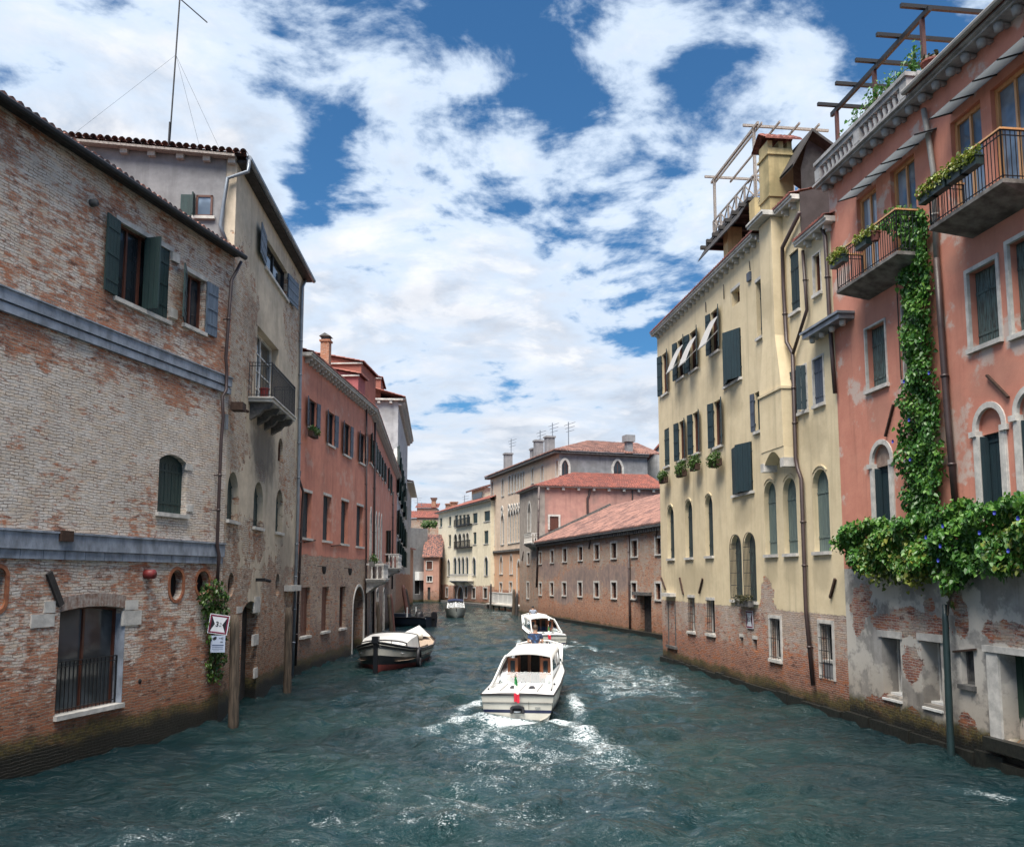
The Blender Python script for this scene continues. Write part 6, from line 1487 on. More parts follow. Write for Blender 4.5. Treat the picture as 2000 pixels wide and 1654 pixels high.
    MB().box(.15, .70, 7.15, 7.4, .7, 1.12).obj('dashboard', M['mahog'], t)
    wh = MB(); wh.tube([(.42 + .17 * math.cos(a), 7.05 + .05 * math.sin(a), 1.12 + .17 * math.sin(a)) for a in frange(0, 2 * math.pi, 16)], .015, 6); wh.tube([(.42, 7.2, 1.1), (.42, 7.05, 1.12)], .02, 6); wh.obj('steering_wheel', M['mahog'], t, True)
    # flag on its staff
    MB().tube([(-.02, .18, .66), (-.05, .02, 1.28)], .012, 6).lathe([(.0, 0), (.025, .02), (0, .05)], 8, (-.05, .02, 1.27)).obj('flag_staff', M['steel'], t)
    cols = ((0.02, 0.22, 0.06), (0.75, 0.75, 0.72), (0.50, 0.012, 0.035))
    fl = empty('flag', (0, 0, 0)); fl.parent = t
    for k in range(3):
        m = MB(); rows = []
        for i in range(5):
            s_ = (k + i / 4) / 3; w0 = .05 + .13 * min(1, s_ * 1.6); z = 1.22 - s_ * .80
            rows.append([(-.05 + .05 * s_ - w0 * .5 + w0 * j / 6, -.03 - .05 * s_ + .035 * math.sin(j * 1.5 + s_ * 3), z + .03 * math.sin(j * 1.1)) for j in range(7)])
        m.loft(rows).obj('flag_band', simple(('green', 'white', 'red')[k] + ' flag cloth', cols[k], .8), fl, True)
    return t
taxi = make_taxi(); tag(taxi, 'nearest white water taxi with a tricolour flag on its stern and foaming wake', 'boat', 'white water taxis')
taxi.location = (TAXI_A[0], TAXI_A[1], 0.06); taxi.rotation_euler.z = R(-TAXI_A[2]); taxi.scale = (1.05, 1.15, 1.02)
taxi2 = copy_tree(taxi); taxi2['label'] = 'second white water taxi ahead, partly hidden behind the nearer one'; taxi2.location = (TAXI_B[0], TAXI_B[1], 0); taxi2.rotation_euler.z = R(-TAXI_B[2])
def boat_pt(b, x, y, z): return Matrix.Translation(b.location) @ Matrix.Rotation(b.rotation_euler.z, 4, 'Z') @ Vector((x * b.scale[0], y * b.scale[1], z * b.scale[2]))

# moored cargo barge
def make_barge():
    t = empty('cargo_barge', (0, 0, 0), 0, 'moored black and white cargo barge with a canvas hood and red bottom', 'boat')
    tab = [(0, .10, 1.38, .05, -.3), (.5, .75, 1.22, .35, -.4), (1.4, 1.35, 1.02, .95, -.45), (3, 1.62, .86, 1.35, -.45), (6, 1.62, .82, 1.35, -.45), (8, 1.35, .95, 1.0, -.4), (9.6, .55, 1.30, .3, -.3), (10.2, .06, 1.45, .03, -.2)]
    ys = [0, .12, .25, .5, .8, 1.1, 1.4, 2, 2.6, 3.2, 4, 5, 6, 7, 8, 8.8, 9.6, 10.2]
    h = hull_strip(tab, lambda g_: g_ * .22, lambda g_: g_ * .55, ys, 3).obj('hull', M['blackhull'], t, True)
    hull_strip(tab, lambda g_: -.4, lambda g_: g_ * .22, ys, 3).obj('bottom', M['redhull'], h, True)
    hull_strip(tab, lambda g_: g_ * .55, lambda g_: g_ * .82, ys, 2).obj('white_strake', M['gel'], h, True)
    hull_strip(tab, lambda g_: g_ * .82, lambda g_: g_, ys, 1).obj('sheer_strake', M['blackhull'], h, True)
    for f, r_, mt in ((1.0, .05, 'blackhull'), (.84, .035, 'blackhull'), (.92, .022, 'gel')):
        m = MB()
        for s_ in (-1, 1): m.tube([(s_ * (interp(tab, y)[2] + (interp(tab, y)[0] - interp(tab, y)[2]) * f ** .8 + .02), y, interp(tab, y)[1] * f) for y in ys], r_, 6)
        m.obj('rub_rail', M[mt], h, True)
    MB().beam((0, -.06, -.3), (0, -.10, 1.62), .20, .16, (0, 1, 0)).box(-.16, .16, -.26, .02, 1.35, 1.66).obj('stem_post', M['blackhull'], h)
    dk = MB(); rows = [[(-interp(tab, y)[0] * .97, y, interp(tab, y)[1] - .12), (interp(tab, y)[0] * .97, y, interp(tab, y)[1] - .12)] for y in ys]; dk.loft(rows[:5]); 
    dk.loft([[(-interp(tab, y)[0] * .97, y, .42), (interp(tab, y)[0] * .97, y, .42)] for y in ys[4:14]]); dk.loft(rows[13:])
    for s_ in (-1, 1): dk.loft([[(s_ * interp(tab, y)[0] * .98, y, interp(tab, y)[1] - .05), (s_ * (interp(tab, y)[0] - .3), y, interp(tab, y)[1] - .05), (s_ * (interp(tab, y)[0] - .3), y, .42)] for y in ys[4:14]])
    d = dk.obj('deck', M['plank'], t)
    for k in range(3): MB().box(-1.2 + .05 * k, 1.25, 5.0 + k * 1.0, 5.5 + k * 1.0, .55 + .02 * k, .60 + .02 * k).obj('thwart', M['plank'], d)
    MB().beam((.9, 4.2, .75), (1.0, 6.4, .78), .4, .06).obj('loose_plank', M['plank'], d)
    hd = MB(); rows = []
    for y, w, zt in ((1.0, 1.05, 1.05), (1.5, 1.25, 1.35), (2.2, 1.35, 1.52), (3.6, 1.38, 1.62)):
        rows.append([(-w, y, .75)] + [(w * math.sin(a) * 1.0, y, zt - .22 * (1 - math.cos(a))) for a in frange(-1.15, 1.15, 8)] + [(w, y, .75)])
    hd.loft(rows, False, True, False); hh = hd.obj('canvas_hood', M['gel2'], t)
    MB().tube([(x, y - .01, z + .02) for x, y, z in rows[1]], .035, 6).tube([(x, y, z + .015) for x, y, z in rows[3]], .035, 6).obj('hood_hoop', M['rubber'], hh)
    MB().tube([(-.6, .8, 1.22), (.7, .75, 1.22), (.9, .8, 1.0)], .02, 6).tube([(.55, .78, 1.0), (.55, .78, 1.42)], .018, 6).obj('rail', M['rubber'], t)
    MB().lathe([(.05, 0), (.16, .04), (.17, .2), (.17, .9), (.16, 1.04), (.05, 1.08)], 12).obj('fender', M['gel'], t, True)
    f = t.children[-1] if t.children else None
    for o in list(COL.objects):
        if o.parent == t and o.name.startswith('fender'): o.rotation_euler = (0, R(90), R(8)); o.location = (-.5, 8.2, 1.12)
    m = MB()
    for k in range(12): a0, a1 = k * math.pi / 6, (k + 1) * math.pi / 6
    m.tube([(1.62 + .02, 2.2 + .28 * math.cos(a), .45 + .42 * math.sin(a)) for a in frange(0, 2 * math.pi, 14)], .09, 8); m.tube([(1.6, 2.2, .85), (1.5, 2.2, 1.0)], .015, 5); m.obj('tyre_fender', M['rubber'], t, True)
    m = MB().add([(-1.0, 8.4, 1.12), (1.0, 8.4, 1.12), (.0, 9.9, 1.66), (-.9, 8.5, 1.16), (.9, 8.5, 1.16), (0, 9.8, 1.5)], [(0, 1, 2), (3, 5, 4)]).obj('stern_cover', M['gel2'], t)
    return t
bg_ = make_barge(); bg_.location = tuple(gnd(734, 1311)); bg_.location.z = 0.02; bg_.rotation_euler.z = R(-6)
MB_ = None
# dark skiff with an outboard
def make_skiff():
    t = empty('work_skiff', (0, 0, 0), 0, 'dark blue moored skiff with outboard engine and pale posts near the leaning poles', 'boat')
    tab = [(0, 1.0, .85, .85, -.3), (3, 1.15, .82, 1.0, -.35), (5, .95, .95, .75, -.3), (6.2, .05, 1.2, .03, -.2)]
    ys = frange(0, 6.2, 14); h = hull_strip(tab, lambda g_: -.3, lambda g_: g_, ys, 4); h.add([(-.85, 0, -.3), (.85, 0, -.3), (1.0, -.05, .85), (-1.0, -.05, .85)], [(0, 1, 2, 3)]); h = h.obj('hull', M['bluehull'], t, True)
    m = MB()
    for s_ in (-1, 1): m.tube([(s_ * interp(tab, y)[0], y, interp(tab, y)[1]) for y in ys], .05, 6)
    m.obj('rub_rail', M['rubber'], h, True)
    MB().loft([[(-interp(tab, y)[0] * .95, y, interp(tab, y)[1] - .1), (interp(tab, y)[0] * .95, y, interp(tab, y)[1] - .1)] for y in ys]).obj('deck', M['greydeck'], t)
    for x, y in ((-.7, 2.2), (.75, 2.2)): MB().beam((x, y, .7), (x, y, 1.75), .09, .09).obj('post', M['white_paint'], t)
    MB().box(-.5, .5, 2.6, 4.2, .72, 1.15).obj('engine_box', M['bluehull'], t)
    m = MB().loft([[(.1 + s * .5 * math.cos(a), 1.4 + .35 * math.sin(a), .75 + z) for a in frange(0, 2 * math.pi, 10)] for s, z in ((1, 0), (.9, .35), (.5, .55), (.1, .6))]).obj('tarpaulin_heap', M['rubber'], t, True)
    m = MB().box(-.17, .17, -.55, -.1, .75, 1.25).box(-.13, .13, -.5, -.15, 1.253, 1.36).box(-.08, .08, -.4, -.2, -.3, .75).obj('outboard_engine', M['rubber'], t)
    return t
sk = make_skiff(); sk.location = tuple(gnd(842, 1224)); sk.location.z = .02; sk.rotation_euler.z = R(62)
# white motorboat coming towards us
def make_motorboat():
    t = empty('motorboat', (0, 0, 0), 0, 'small white motorboat with navy canvas top coming down the canal towards the camera', 'boat')
    tab = [(0, .05, 1.15, .02, -.2), (.6, .62, 1.1, .30, -.3), (1.6, 1.08, 1.02, .72, -.35), (3.2, 1.24, .92, 1.0, -.35), (6.5, 1.15, .85, 1.0, -.3)]
    ys = frange(0, 6.5, 18); h = hull_strip(tab, lambda g_: -.3, lambda g_: g_ * .92, ys, 5).add([(-1.0, 6.5, -.3), (1, 6.5, -.3), (1.15, 6.5, .8), (-1.15, 6.5, .8)], [(0, 1, 2, 3)]).obj('hull', simple('grey green hull', (0.33, 0.36, 0.34), .35), t, True)
    hull_strip(tab, lambda g_: g_ * .92, lambda g_: g_ * 1.04, ys, 1).obj('gunwale', M['gel'], h, True)
    MB().loft([[(-interp(tab, y)[0], y, interp(tab, y)[1] * 1.03), (0, y, interp(tab, y)[1] * 1.03 + .08), (interp(tab, y)[0], y, interp(tab, y)[1] * 1.03)] for y in frange(0, 2.4, 7)]).obj('deck', M['gel2'], t, True)
    ws = MB()
    for x in (-.98, 0, .98): ws.beam((x, 2.2 + .25 * abs(x), 1.0), (x * .92, 2.7 + .25 * abs(x), 1.72), .07, .05)
    ws.beam((-.92, 2.95, 1.72), (.92, 2.95, 1.72), .05, .05); w_ = ws.obj('windscreen', M['gel2'], t); MB().add([(-.96, 2.42, 1.02), (.96, 2.42, 1.02), (.9, 2.92, 1.7), (-.9, 2.92, 1.7)], [(0, 1, 2, 3)]).obj('pane', M['clear'], w_)
    MB().loft([[(-1.0, y, 1.55), (-.85, y, z), (0, y, z + .1), (.85, y, z), (1.0, y, 1.55)] for y, z in ((2.8, 1.78), (3.6, 1.98), (5.2, 1.95))], False, False, True).obj('canopy', M['canvasblue'], t)
    MB().box(-.9, .9, 5.15, 5.2, .5, 1.9).obj('canopy_rear', M['canvasblue'], t)
    for x in (-.45, .45): MB().box(x - .25, x + .25, 3.4, 3.9, .5, 1.25).obj('seat', M['gel2'], t)
    return t
mo = make_motorboat(); mo.location = tuple(gnd(891, 1207)); mo.location.z = .02; mo.rotation_euler.z = R(5)

# ================================================================== PEOPLE
def skin_obj(name, chain, radii, edges, mat, parent, root=0, sub=2):
    me = bpy.data.meshes.new(name); me.from_pydata([tuple(p) for p in chain], edges, []); me.materials.append(mat)
    o = bpy.data.objects.new(name, me); COL.objects.link(o)
    if parent is not None: o.parent = parent
    o.modifiers.new('skin', 'SKIN').use_smooth_shade = True
    lay = me.skin_vertices[0] if me.skin_vertices else None
    if lay is None:
        bpy.context.view_layer.objects.active = o; bpy.context.view_layer.update(); lay = me.skin_vertices[0]
    for i, r_ in enumerate(radii):
        lay.data[i].radius = r_ if isinstance(r_, tuple) else (r_, r_); lay.data[i].use_root = (i == root)
    s = o.modifiers.new('subdivision', 'SUBSURF'); s.levels = sub; s.render_levels = sub
    return o
M['skin'] = simple('skin', (0.42, 0.24, 0.165), .55, var=.12, scale=10)
def person(loc, rz, label, shirt, trousers, hair, wheel=True, turn=0.0):
    """standing figure facing +y, feet at local z=0; hands forward on a wheel or hanging"""
    P = [(0, 0, .95), (0, .01, 1.15), (0, 0, 1.38), (0, .0, 1.50), (0, .015, 1.60), (0, .03, 1.68), (0, .02, 1.75)]
    Rr = [(.155, .115), (.145, .10), (.17, .11), .055, (.075, .085), (.08, .098), (.055, .07)]; E = [(i, i + 1) for i in range(6)]
    def chain(start, pts, rs):
        i = start
        for p, r_ in zip(pts, rs): P.append(p); Rr.append(r_); E.append((i, len(P) - 1)); i = len(P) - 1
        return i
    for s_ in (-1, 1):
        chain(0, [(s_ * .095, 0, .86), (s_ * .10, .01, .50), (s_ * .105, -.01, .10), (s_ * .11, .06, .04), (s_ * .115, .17, .03)], [.088, .062, .042, .04, .03])
        if wheel: arm = [(s_ * .19, 0, 1.42), (s_ * .27, .04, 1.16), (s_ * .20, .27, 1.12), (s_ * .185, .33, 1.12)]
        else: arm = [(s_ * .19, 0, 1.42), (s_ * .25, -.01, 1.14), (s_ * .27, .08, .90), (s_ * .27, .10, .83)]
        hnd = chain(2, arm, [.055, .042, .030, .034])
        d = (Vector(arm[3]) - Vector(arm[2])).normalized(); sd = Vector((s_ * .0, 0, 1)) if wheel else Vector((0, 1, 0)); c = Vector(arm[3]); dn = Vector((-s_, 0, 0))
        for k, L in enumerate((.055, .065, .06, .048)):
            b0 = c + d * .04 + sd * (.028 - .019 * k)
            chain(hnd, [b0, b0 + d * L * .5 + dn * .012, b0 + d * L * .7 + dn * .04], [.0095, .0085, .0075])
        b0 = c + sd * .035 + dn * .012; chain(hnd, [b0, b0 + d * .035 + dn * .02], [.011, .009])
    chain(5, [(0, .125, 1.665)], [.016]);
    for s_ in (-1, 1): chain(5, [(s_ * .088, .015, 1.67)], [.02])
    t = empty('person', loc, rz, label, 'person')
    b = skin_obj('body', P, Rr, E, M['skin'], t)
    sp = [(0, 0, .93), (0, .01, 1.15), (0, 0, 1.38), (0, 0, 1.465), (-.195, 0, 1.42), (-.245, .02, 1.26), (.195, 0, 1.42), (.245, .02, 1.26)]
    skin_obj('shirt', sp, [(.175, .13), (.165, .12), (.19, .13), (.075, .075), (.072, .07), .068, (.072, .07), .068], [(0, 1), (1, 2), (2, 3), (2, 4), (4, 5), (2, 6), (6, 7)], shirt, b)
    tp = [(0, 0, 1.0), (0, 0, .92), (-.098, 0, .84), (-.10, .01, .5), (-.105, -.01, .10), (.098, 0, .84), (.10, .01, .5), (.105, -.01, .10)]
    skin_obj('trousers', tp, [(.17, .125), (.168, .13), .105, .078, .065, .105, .078, .065], [(0, 1), (1, 2), (2, 3), (3, 4), (1, 5), (5, 6), (6, 7)], trousers, b)
    m = MB(); n = 14; rows = []
    for i in range(9):
        th = i / 8 * math.pi * .58; rows.append([])
        for k in range(n):
            a = 2 * math.pi * k / n; back = .5 - .5 * math.sin(a); tt = th * (.72 + .45 * back)
            j = 1 + .05 * math.sin(k * 5 + i * 3)
            rows[-1].append((.095 * j * math.sin(tt) * math.cos(a), .01 + .115 * j * math.sin(tt) * math.sin(a), 1.675 + .118 * j * math.cos(tt)))
    m.loft(rows, True, True); m.obj('hair', hair, b, True)
    for s_ in (-1, 1): MB().lathe([(.0, -.01), (.010, 0), (0, .01)], 8, (s_ * .034, .112, 1.69)).obj('eye', M['dark'], b)
    MB().box(-.025, .025, .105, .118, 1.612, 1.62).obj('mouth', M['redpaint'], b)
    return t
sh_m, g = newmat('dark blue tie dyed shirt'); tc = g.n('TexCoord').outputs['Object']
g.bsdf(g.mix(g.mr(g.noise(tc, 9, 5, .65, .6), .48, .62), (0.010, 0.018, 0.045), (0.035, 0.10, 0.24)), .85)
M['jeans'] = simple('dark trousers', (0.02, 0.025, 0.04), .85)
M['hair_b'] = simple('brown hair', (0.045, 0.028, 0.018), .6, scale=20, bump=.6, bscale=60); M['hair_d'] = simple('dark hair', (0.015, 0.011, 0.010), .6, scale=20, bump=.6, bscale=60)
p = boat_pt(taxi, -.06, 6.2, .50)
pm_ = person(p + Vector((0, 0, .06)), taxi.rotation_euler.z, 'man in a dark blue tie dyed shirt steering the nearest water taxi', sh_m, M['jeans'], M['hair_b']); pm_.scale = (1.12, 1.1, 1.1)
p = boat_pt(taxi2, -.15, 6.8, .60); person(p, taxi2.rotation_euler.z, 'boatman in a pale grey shirt standing at the helm of the second water taxi', simple('pale grey shirt', (0.28, 0.32, 0.40), .85), M['jeans'], M['hair_d'])
p = boat_pt(mo, -.45, 5.9, .38); person(p, mo.rotation_euler.z + math.pi, 'figure with dark hair standing behind the navy canvas top of the oncoming motorboat', simple('dark jacket', (0.03, 0.03, 0.035), .85), M['jeans'], M['hair_d'], False)

# ================================================================== POSTS, SIGNS, LANDING STAGE
def post(px_bot, px_top, w_px, label, mat='wood_post', group='wooden mooring posts', cap=None, name='mooring_post', lean=0.0):
    b = gnd(*px_bot); Y = b[1]; tp = at_depth(px_top[0], px_top[1], Y - lean)
    d = Vector(tp - b); w = w_px / FPX * Y
    n = 9; rr = [w / 2 * (1.04 - .12 * i / n) * (1 + .05 * math.sin(i * 2.3)) for i in range(n + 1)]; rr[-1] *= .72
    t = empty(name, b, 0, label, 'mooring post', group)
    pts = [d * (-.18) ] + [d * (i / n) for i in range(n + 1)]
    MB().tube([Vector((q.x, q.y, q.z)) for q in pts], w / 2, 12, radii=[rr[0]] + rr).obj('shaft', M[mat], t, True)
    if cap: MB().lathe([(w * .52, -.02), (w * .58, .02), (w * .3, .12), (0.0, .14)], 12, tuple(d)).obj('cap', M[cap], t, True)
    return t
post((456, 1411), (459, 1200), 19, 'thick weathered mooring post standing before the signs at the brick warehouse corner')
post((561, 1352), (564, 1186), 15, 'mooring post at the end of the plastered house under the white stone ledge')
post((741, 1250), (737, 1175), 9, 'brown mooring pole leaning by the gothic red house, left of its pair'); post((765, 1238), (759, 1160), 7, 'slim grey mooring pole standing against the gothic red house')
M['wood_red'] = simple('red brown painted pole', (0.13, 0.05, 0.04), .7, scale=4, col2=(.06, .03, .025), stretch=(6, 6, .5))
post((770, 1236), (764, 1160), 5, 'thin reddish mooring pole next to the slim grey one', 'wood_red')
post((797, 1208), (787, 1142), 8, 'leaning red brown mooring pole touching the dark blue skiff', 'wood_red'); post((801, 1198), (793, 1150), 5, 'short dark pole behind the leaning red brown one', 'wood_dark')
post((958, 1190), (959, 1140), 4, 'dark pole left of the white landing stage', 'wood_dark'); post((1003, 1200), (1004, 1150), 6, 'wooden pole at the right corner of the white landing stage'); post((1009, 1202), (1010, 1158), 6, 'short pole at the corner of the brick storehouse', 'wood_dark'); post((1006, 1199), (1006, 1165), 5, 'stubby middle pole between the two by the brick storehouse', 'wood_post')
gp = post((1858, 1478), (1845, 1180), 13, 'dark green painted pole carrying the creeper beside the pink house', 'pipe_green', None, None, 'creeper_pole'); gp['category'] = 'pole'
g0 = F2.p0; q0 = gnd(957, 1188); q1 = gnd(1003, 1194)
d_ = q1 - q0; ls = empty('landing_stage', q0, math.atan2(d_[1], d_[0]), 'white panelled landing stage at the foot of the gothic palace', 'landing stage'); Ls = float(np.linalg.norm(d_))
zt_ = 2.3
m_ = MB().box(0, Ls, -.1, .0, .95, zt_).box(0, Ls, -.15, .05, zt_ + .002, zt_ + .12)
for k in range(6): m_.box(Ls * k / 5 - .06, Ls * k / 5 + .06, -.14, -.102, .95, zt_)
m_.obj('panel', M['white_paint'], ls); MB().box(-.2, Ls + .2, -.6, 2, .62, .80).obj('deck', M['stone'], ls); m_ = MB()
for k in range(5): m_.beam((Ls * k / 4, -.3, -.5), (Ls * k / 4, -.3, .62), .2, .2)
m_.obj('pile', M['wood_dark'], ls)
def text_mesh(body, size, mat, parent, loc, bold=.0):
    cu = bpy.data.curves.new('lettering', 'FONT'); cu.body = body; cu.size = size; cu.extrude = .002; cu.offset = bold; cu.align_x = 'CENTER'; cu.align_y = 'CENTER'
    tmp = bpy.data.objects.new('lettering', cu); COL.objects.link(tmp); bpy.context.view_layer.update()
    me = bpy.data.meshes.new_from_object(tmp.evaluated_get(bpy.context.evaluated_depsgraph_get())); bpy.data.objects.remove(tmp)
    me.materials.clear(); me.materials.append(mat); o = bpy.data.objects.new('lettering', me); COL.objects.link(o); o.parent = parent; o.location = loc; o.rotation_euler = (R(90), 0, 0); return o
M['sign_red'] = simple('crimson sign border', (0.16, 0.008, 0.035), .5, var=.1); M['sign_black'] = simple('black sign ink', (0.006, 0.006, 0.012), .5, var=.1); M['sign_white'] = simple('white sign enamel', (0.62, 0.65, 0.70), .45, var=.12, scale=8)
def width_sign(loc, rz, tilt, s, label, plate=False):
    t = empty('width_limit_sign', loc, rz, label, 'sign')
    e = empty('board', (0, 0, 0)); e.parent = t; e.rotation_euler = (0, R(tilt), 0)
    MB().box(-s/2, s/2, 0, .02, -s/2, s/2).obj('plate', M['sign_white'], e)
    a, b = s * .46, s * .385
    MB().ring([(-b, -b), (-b, b), (b, b), (b, -b)], [(-a, -a), (-a, a), (a, a), (a, -a)], -.004, .01, True).obj('border', M['sign_red'], e)
    MB().prism([(-b, -b), (-b, b), (-b * .5, 0)], -.003, .01).prism([(b, -b), (b * .5, 0), (b, b)], -.003, .01).obj('narrows_mark', M['sign_black'], e)
    text_mesh('3', s * .34, M['sign_black'], e, (-s * .07, -.005, 0), s * .008); text_mesh('m', s * .13, M['sign_black'], e, (s * .10, -.005, s * .06)); text_mesh('00', s * .11, M['sign_black'], e, (s * .09, -.005, -s * .07))
    MB().beam((0, .02, 0), (0, .30, -.02), .05, .05).obj('bracket', M['iron'], t)
    if plate:
        w, z1, z0 = s * .36, -s * .56, -s * 1.42
        pl = MB().box(-w, w, 0, .018, z0, z1).obj('lower_plate', simple('pale blue grey notice enamel', (0.40, 0.47, 0.60), .5, var=.15, scale=6), t)
        MB().add([(-w * .45 + .28 * w * math.cos(a_) , -.003, z1 - .15 * s + .085 * s * math.sin(a_) + .1 * w * math.cos(a_)) for a_ in frange(0, 2 * math.pi, 15)], [tuple(range(15))]).obj('emblem', M['sign_black'], pl)
        text_mesh('+45', s * .15, M['sign_black'], pl, (w * .42, -.004, z1 - .15 * s)); text_mesh('085', s * .10, M['sign_black'], pl, (w * .5, -.004, z1 - .34 * s))
        MB().box(-w * .8, w * .8, -.003, .005, z1 - .53 * s, z1 - .47 * s).box(-w * .8, w * .7, -.003, .005, z1 - .62 * s, z1 - .59 * s).box(-w * .8, w * .75, -.003, .005, z1 - .70 * s, z1 - .68 * s).box(-w * .6, w * .2, -.003, .005, z1 - .77 * s, z1 - .755 * s).obj('text_rule', simple('faded blue ink', (0.06, 0.09, 0.17), .6), pl)
    return t
sp_ = at_depth(427, 1219, 27.2); width_sign(sp_, R(6), 8, .60, 'tilted square 3 metre width limit sign with a pale plate on the ivied warehouse corner', True)
a, c = R1.uz(1463.5, 1209.5, .06); w_ = R1.world(a, -.06, c); width_sign(w_, R1.root.rotation_euler.z, 0, .72, 'square 3 metre width limit sign fixed on the brick base of the yellow house')

# ================================================================== PLANTS
def plant(name, label, cat, loc, group=None): return empty(name, loc, 0, label, cat, group)
def inpoly(x, y, P):
    c = False; j = len(P) - 1
    for i in range(len(P)):
        if (P[i][1] > y) != (P[j][1] > y) and x < (P[j][0] - P[i][0]) * (y - P[i][1]) / (P[j][1] - P[i][1]) + P[i][0]: c = not c
        j = i
    return c
def sample_poly(b, pxpoly, n, t0, t1, off=.25, edge=.12, bulge=True):
    P = [b.uz(x, y, off) for x, y in pxpoly]; us_ = [p[0] for p in P]; zs_ = [p[1] for p in P]; out = []
    zc = (min(zs_) + max(zs_)) / 2
    while len(out) < n:
        u_ = rnd.uniform(min(us_), max(us_)); z_ = rnd.uniform(min(zs_) - .1, max(zs_) + .1)
        if not inpoly(u_ + rnd.gauss(0, edge), z_ + rnd.gauss(0, edge), P): continue
        lump = .5 + .5 * math.sin(u_ * 3.1 + 1.3 * math.sin(z_ * 2.7)) * math.sin(z_ * 3.7 + u_)
        d = t0 + (t1 - t0) * (.35 + .65 * lump) * (rnd.random() ** .45)
        out.append((u_, -d, z_))
    return out
rootZ = R2.root.rotation_euler.z
cp = empty('climbing_plant', R2.p0, rootZ, 'green climbing plant with blue flowers trailing over the pink house front', 'climbing plant')
COLP = [(1733, 408), (1762, 402), (1806, 415), (1811, 560), (1816, 700), (1826, 800), (1834, 880), (1832, 960), (1828, 1030), (1772, 1030), (1764, 960), (1758, 880), (1768, 800), (1767, 700), (1762, 620), (1764, 560), (1760, 470), (1732, 440)]
m_ = MB(); leaves(m_, sample_poly(R2, COLP, 7000, .04, .55, .3, .05), .11); m_.obj('foliage', M['ivy'], cp)
MASS1 = [(1634, 1048), (1660, 1024), (1700, 1018), (1735, 1016), (1775, 1012), (1830, 1006), (1852, 985), (1870, 975), (1905, 990), (1940, 985), (1980, 972), (2040, 960), (2060, 1100), (2000, 1098), (1960, 1120), (1930, 1112), (1880, 1108), (1862, 1150), (1846, 1150), (1838, 1098), (1800, 1112), (1770, 1118), (1720, 1108), (1690, 1118), (1672, 1090), (1648, 1078), (1636, 1075)]
m_ = MB(); leaves(m_, sample_poly(R2, MASS1, 14000, .04, .95, .5, .07), .115, (0, -1, .5)); m_.obj('foliage', M['ivy'], cp)
MASS2 = [(1690, 1030), (1760, 1028), (1815, 1035), (1830, 1070), (1815, 1120), (1780, 1135), (1735, 1125), (1700, 1130), (1680, 1100)]
m_ = MB(); leaves(m_, sample_poly(R2, MASS2, 1300, .10, .98, .5, .16), .11, (0, -1, .4)); m_.obj('foliage', M['ivy_yellow'], cp)
MASS3 = [(1950, 1010), (2040, 1000), (2040, 1110), (1980, 1120), (1940, 1080)]
m_ = MB(); leaves(m_, sample_poly(R2, MASS3, 300, .1, 1.0, .5, .16), .11, (0, -1, .4)); m_.obj('foliage', M['ivy_yellow'], cp)
HANG = [(1690, 1100), (1760, 1105), (1838, 1100), (1850, 1110), (1862, 1178), (1846, 1178), (1838, 1125), (1800, 1140), (1760, 1135), (1715, 1135)]
m_ = MB(); leaves(m_, sample_poly(R2, HANG, 500, .10, .5, .3, .12), .10, (0, -1, .2), 1.0); m_.obj('foliage', M['ivy_yellow'], cp)
m_ = MB()
for k in range(26):
    u_, z_ = R2.uz(rnd.uniform(1690, 2000), rnd.uniform(1085, 1110), .3); p = [(u_, -.25, z_ + .2)]
    for j in range(5): p.append((p[-1][0] + rnd.uniform(-.07, .07), -.25 - .03 * j, p[-1][2] - rnd.uniform(.05, .15)))
    m_.tube(p, .006, 4)
a = R2.uz(1850, 1178, .3); b_ = R2.uz(1872, 1140, .3); m_.tube([(a[0], -.3, a[1] - .3), (a[0] + .05, -.3, a[1]), (b_[0], -.35, b_[1]), (b_[0] + .3, -.3, b_[1] + .5)], .03, 6)
for px in (1775, 1790, 1800): a = R2.uz(px, 1030, .1); m_.tube([(a[0], -.08, a[1]), (a[0] + .1, -.1, a[1] + 2), (a[0] - .05, -.08, a[1] + 4.5), (a[0], -.1, a[1] + 7)], .02, 5)
m_.obj('stem', M['wood_post'], cp)
M['blueflower'] = simple('blue morning glory petals', (0.03, 0.05, 0.42), .6, var=.3)
for px, py, d in ((1843, 1027, 1.0), (1838, 1066, 1.02), (1834, 1094, 1.0), (1915, 1040, 1.05), (1971, 1075, 1.05), (1944, 1001, .9), (1810, 1049, 1.0), (1767, 745, .6), (1816, 728, .6), (1777, 820, .6), (1745, 862, .5), (1779, 897, .6), (1990, 1012, 1.0)):
    u_, z_ = R2.uz(px, py, d); m_ = MB(); n = 10; m_.add([(0, .02, 0)] + [(.055 * math.cos(2 * math.pi * k / n), -.03 + .008 * (k % 2), .055 * math.sin(2 * math.pi * k / n)) for k in range(n)], [(0, k + 1, (k + 1) % n + 1) for k in range(n)])
    o = m_.obj('flower', M['blueflower'], cp); o.location = (u_, -d, z_)
def flat_ivy(b, poly, n, label, size=.10, mat='ivy', t1=.25):
    t = empty('climbing_plant', b.p0, b.root.rotation_euler.z, label, 'climbing plant'); m = MB(); leaves(m, sample_poly(b, poly, n, .02, t1, .1, .10), size); m.obj('foliage', M[mat], t)
    s = MB(); P = [b.uz(x, y, .1) for x, y in poly]; zmin = min(p[1] for p in P); zmax = max(p[1] for p in P); uc = sum(p[0] for p in P) / len(P)
    for k in range(3): s.tube([(uc + .1 * k - .1, -.05, zmin), (uc + .15 * math.sin(k), -.06, (zmin + zmax) / 2), (uc + .12 * k - .1, -.05, zmax - .1)], .015, 5)
    s.obj('stem', M['wood_post'], t); return t
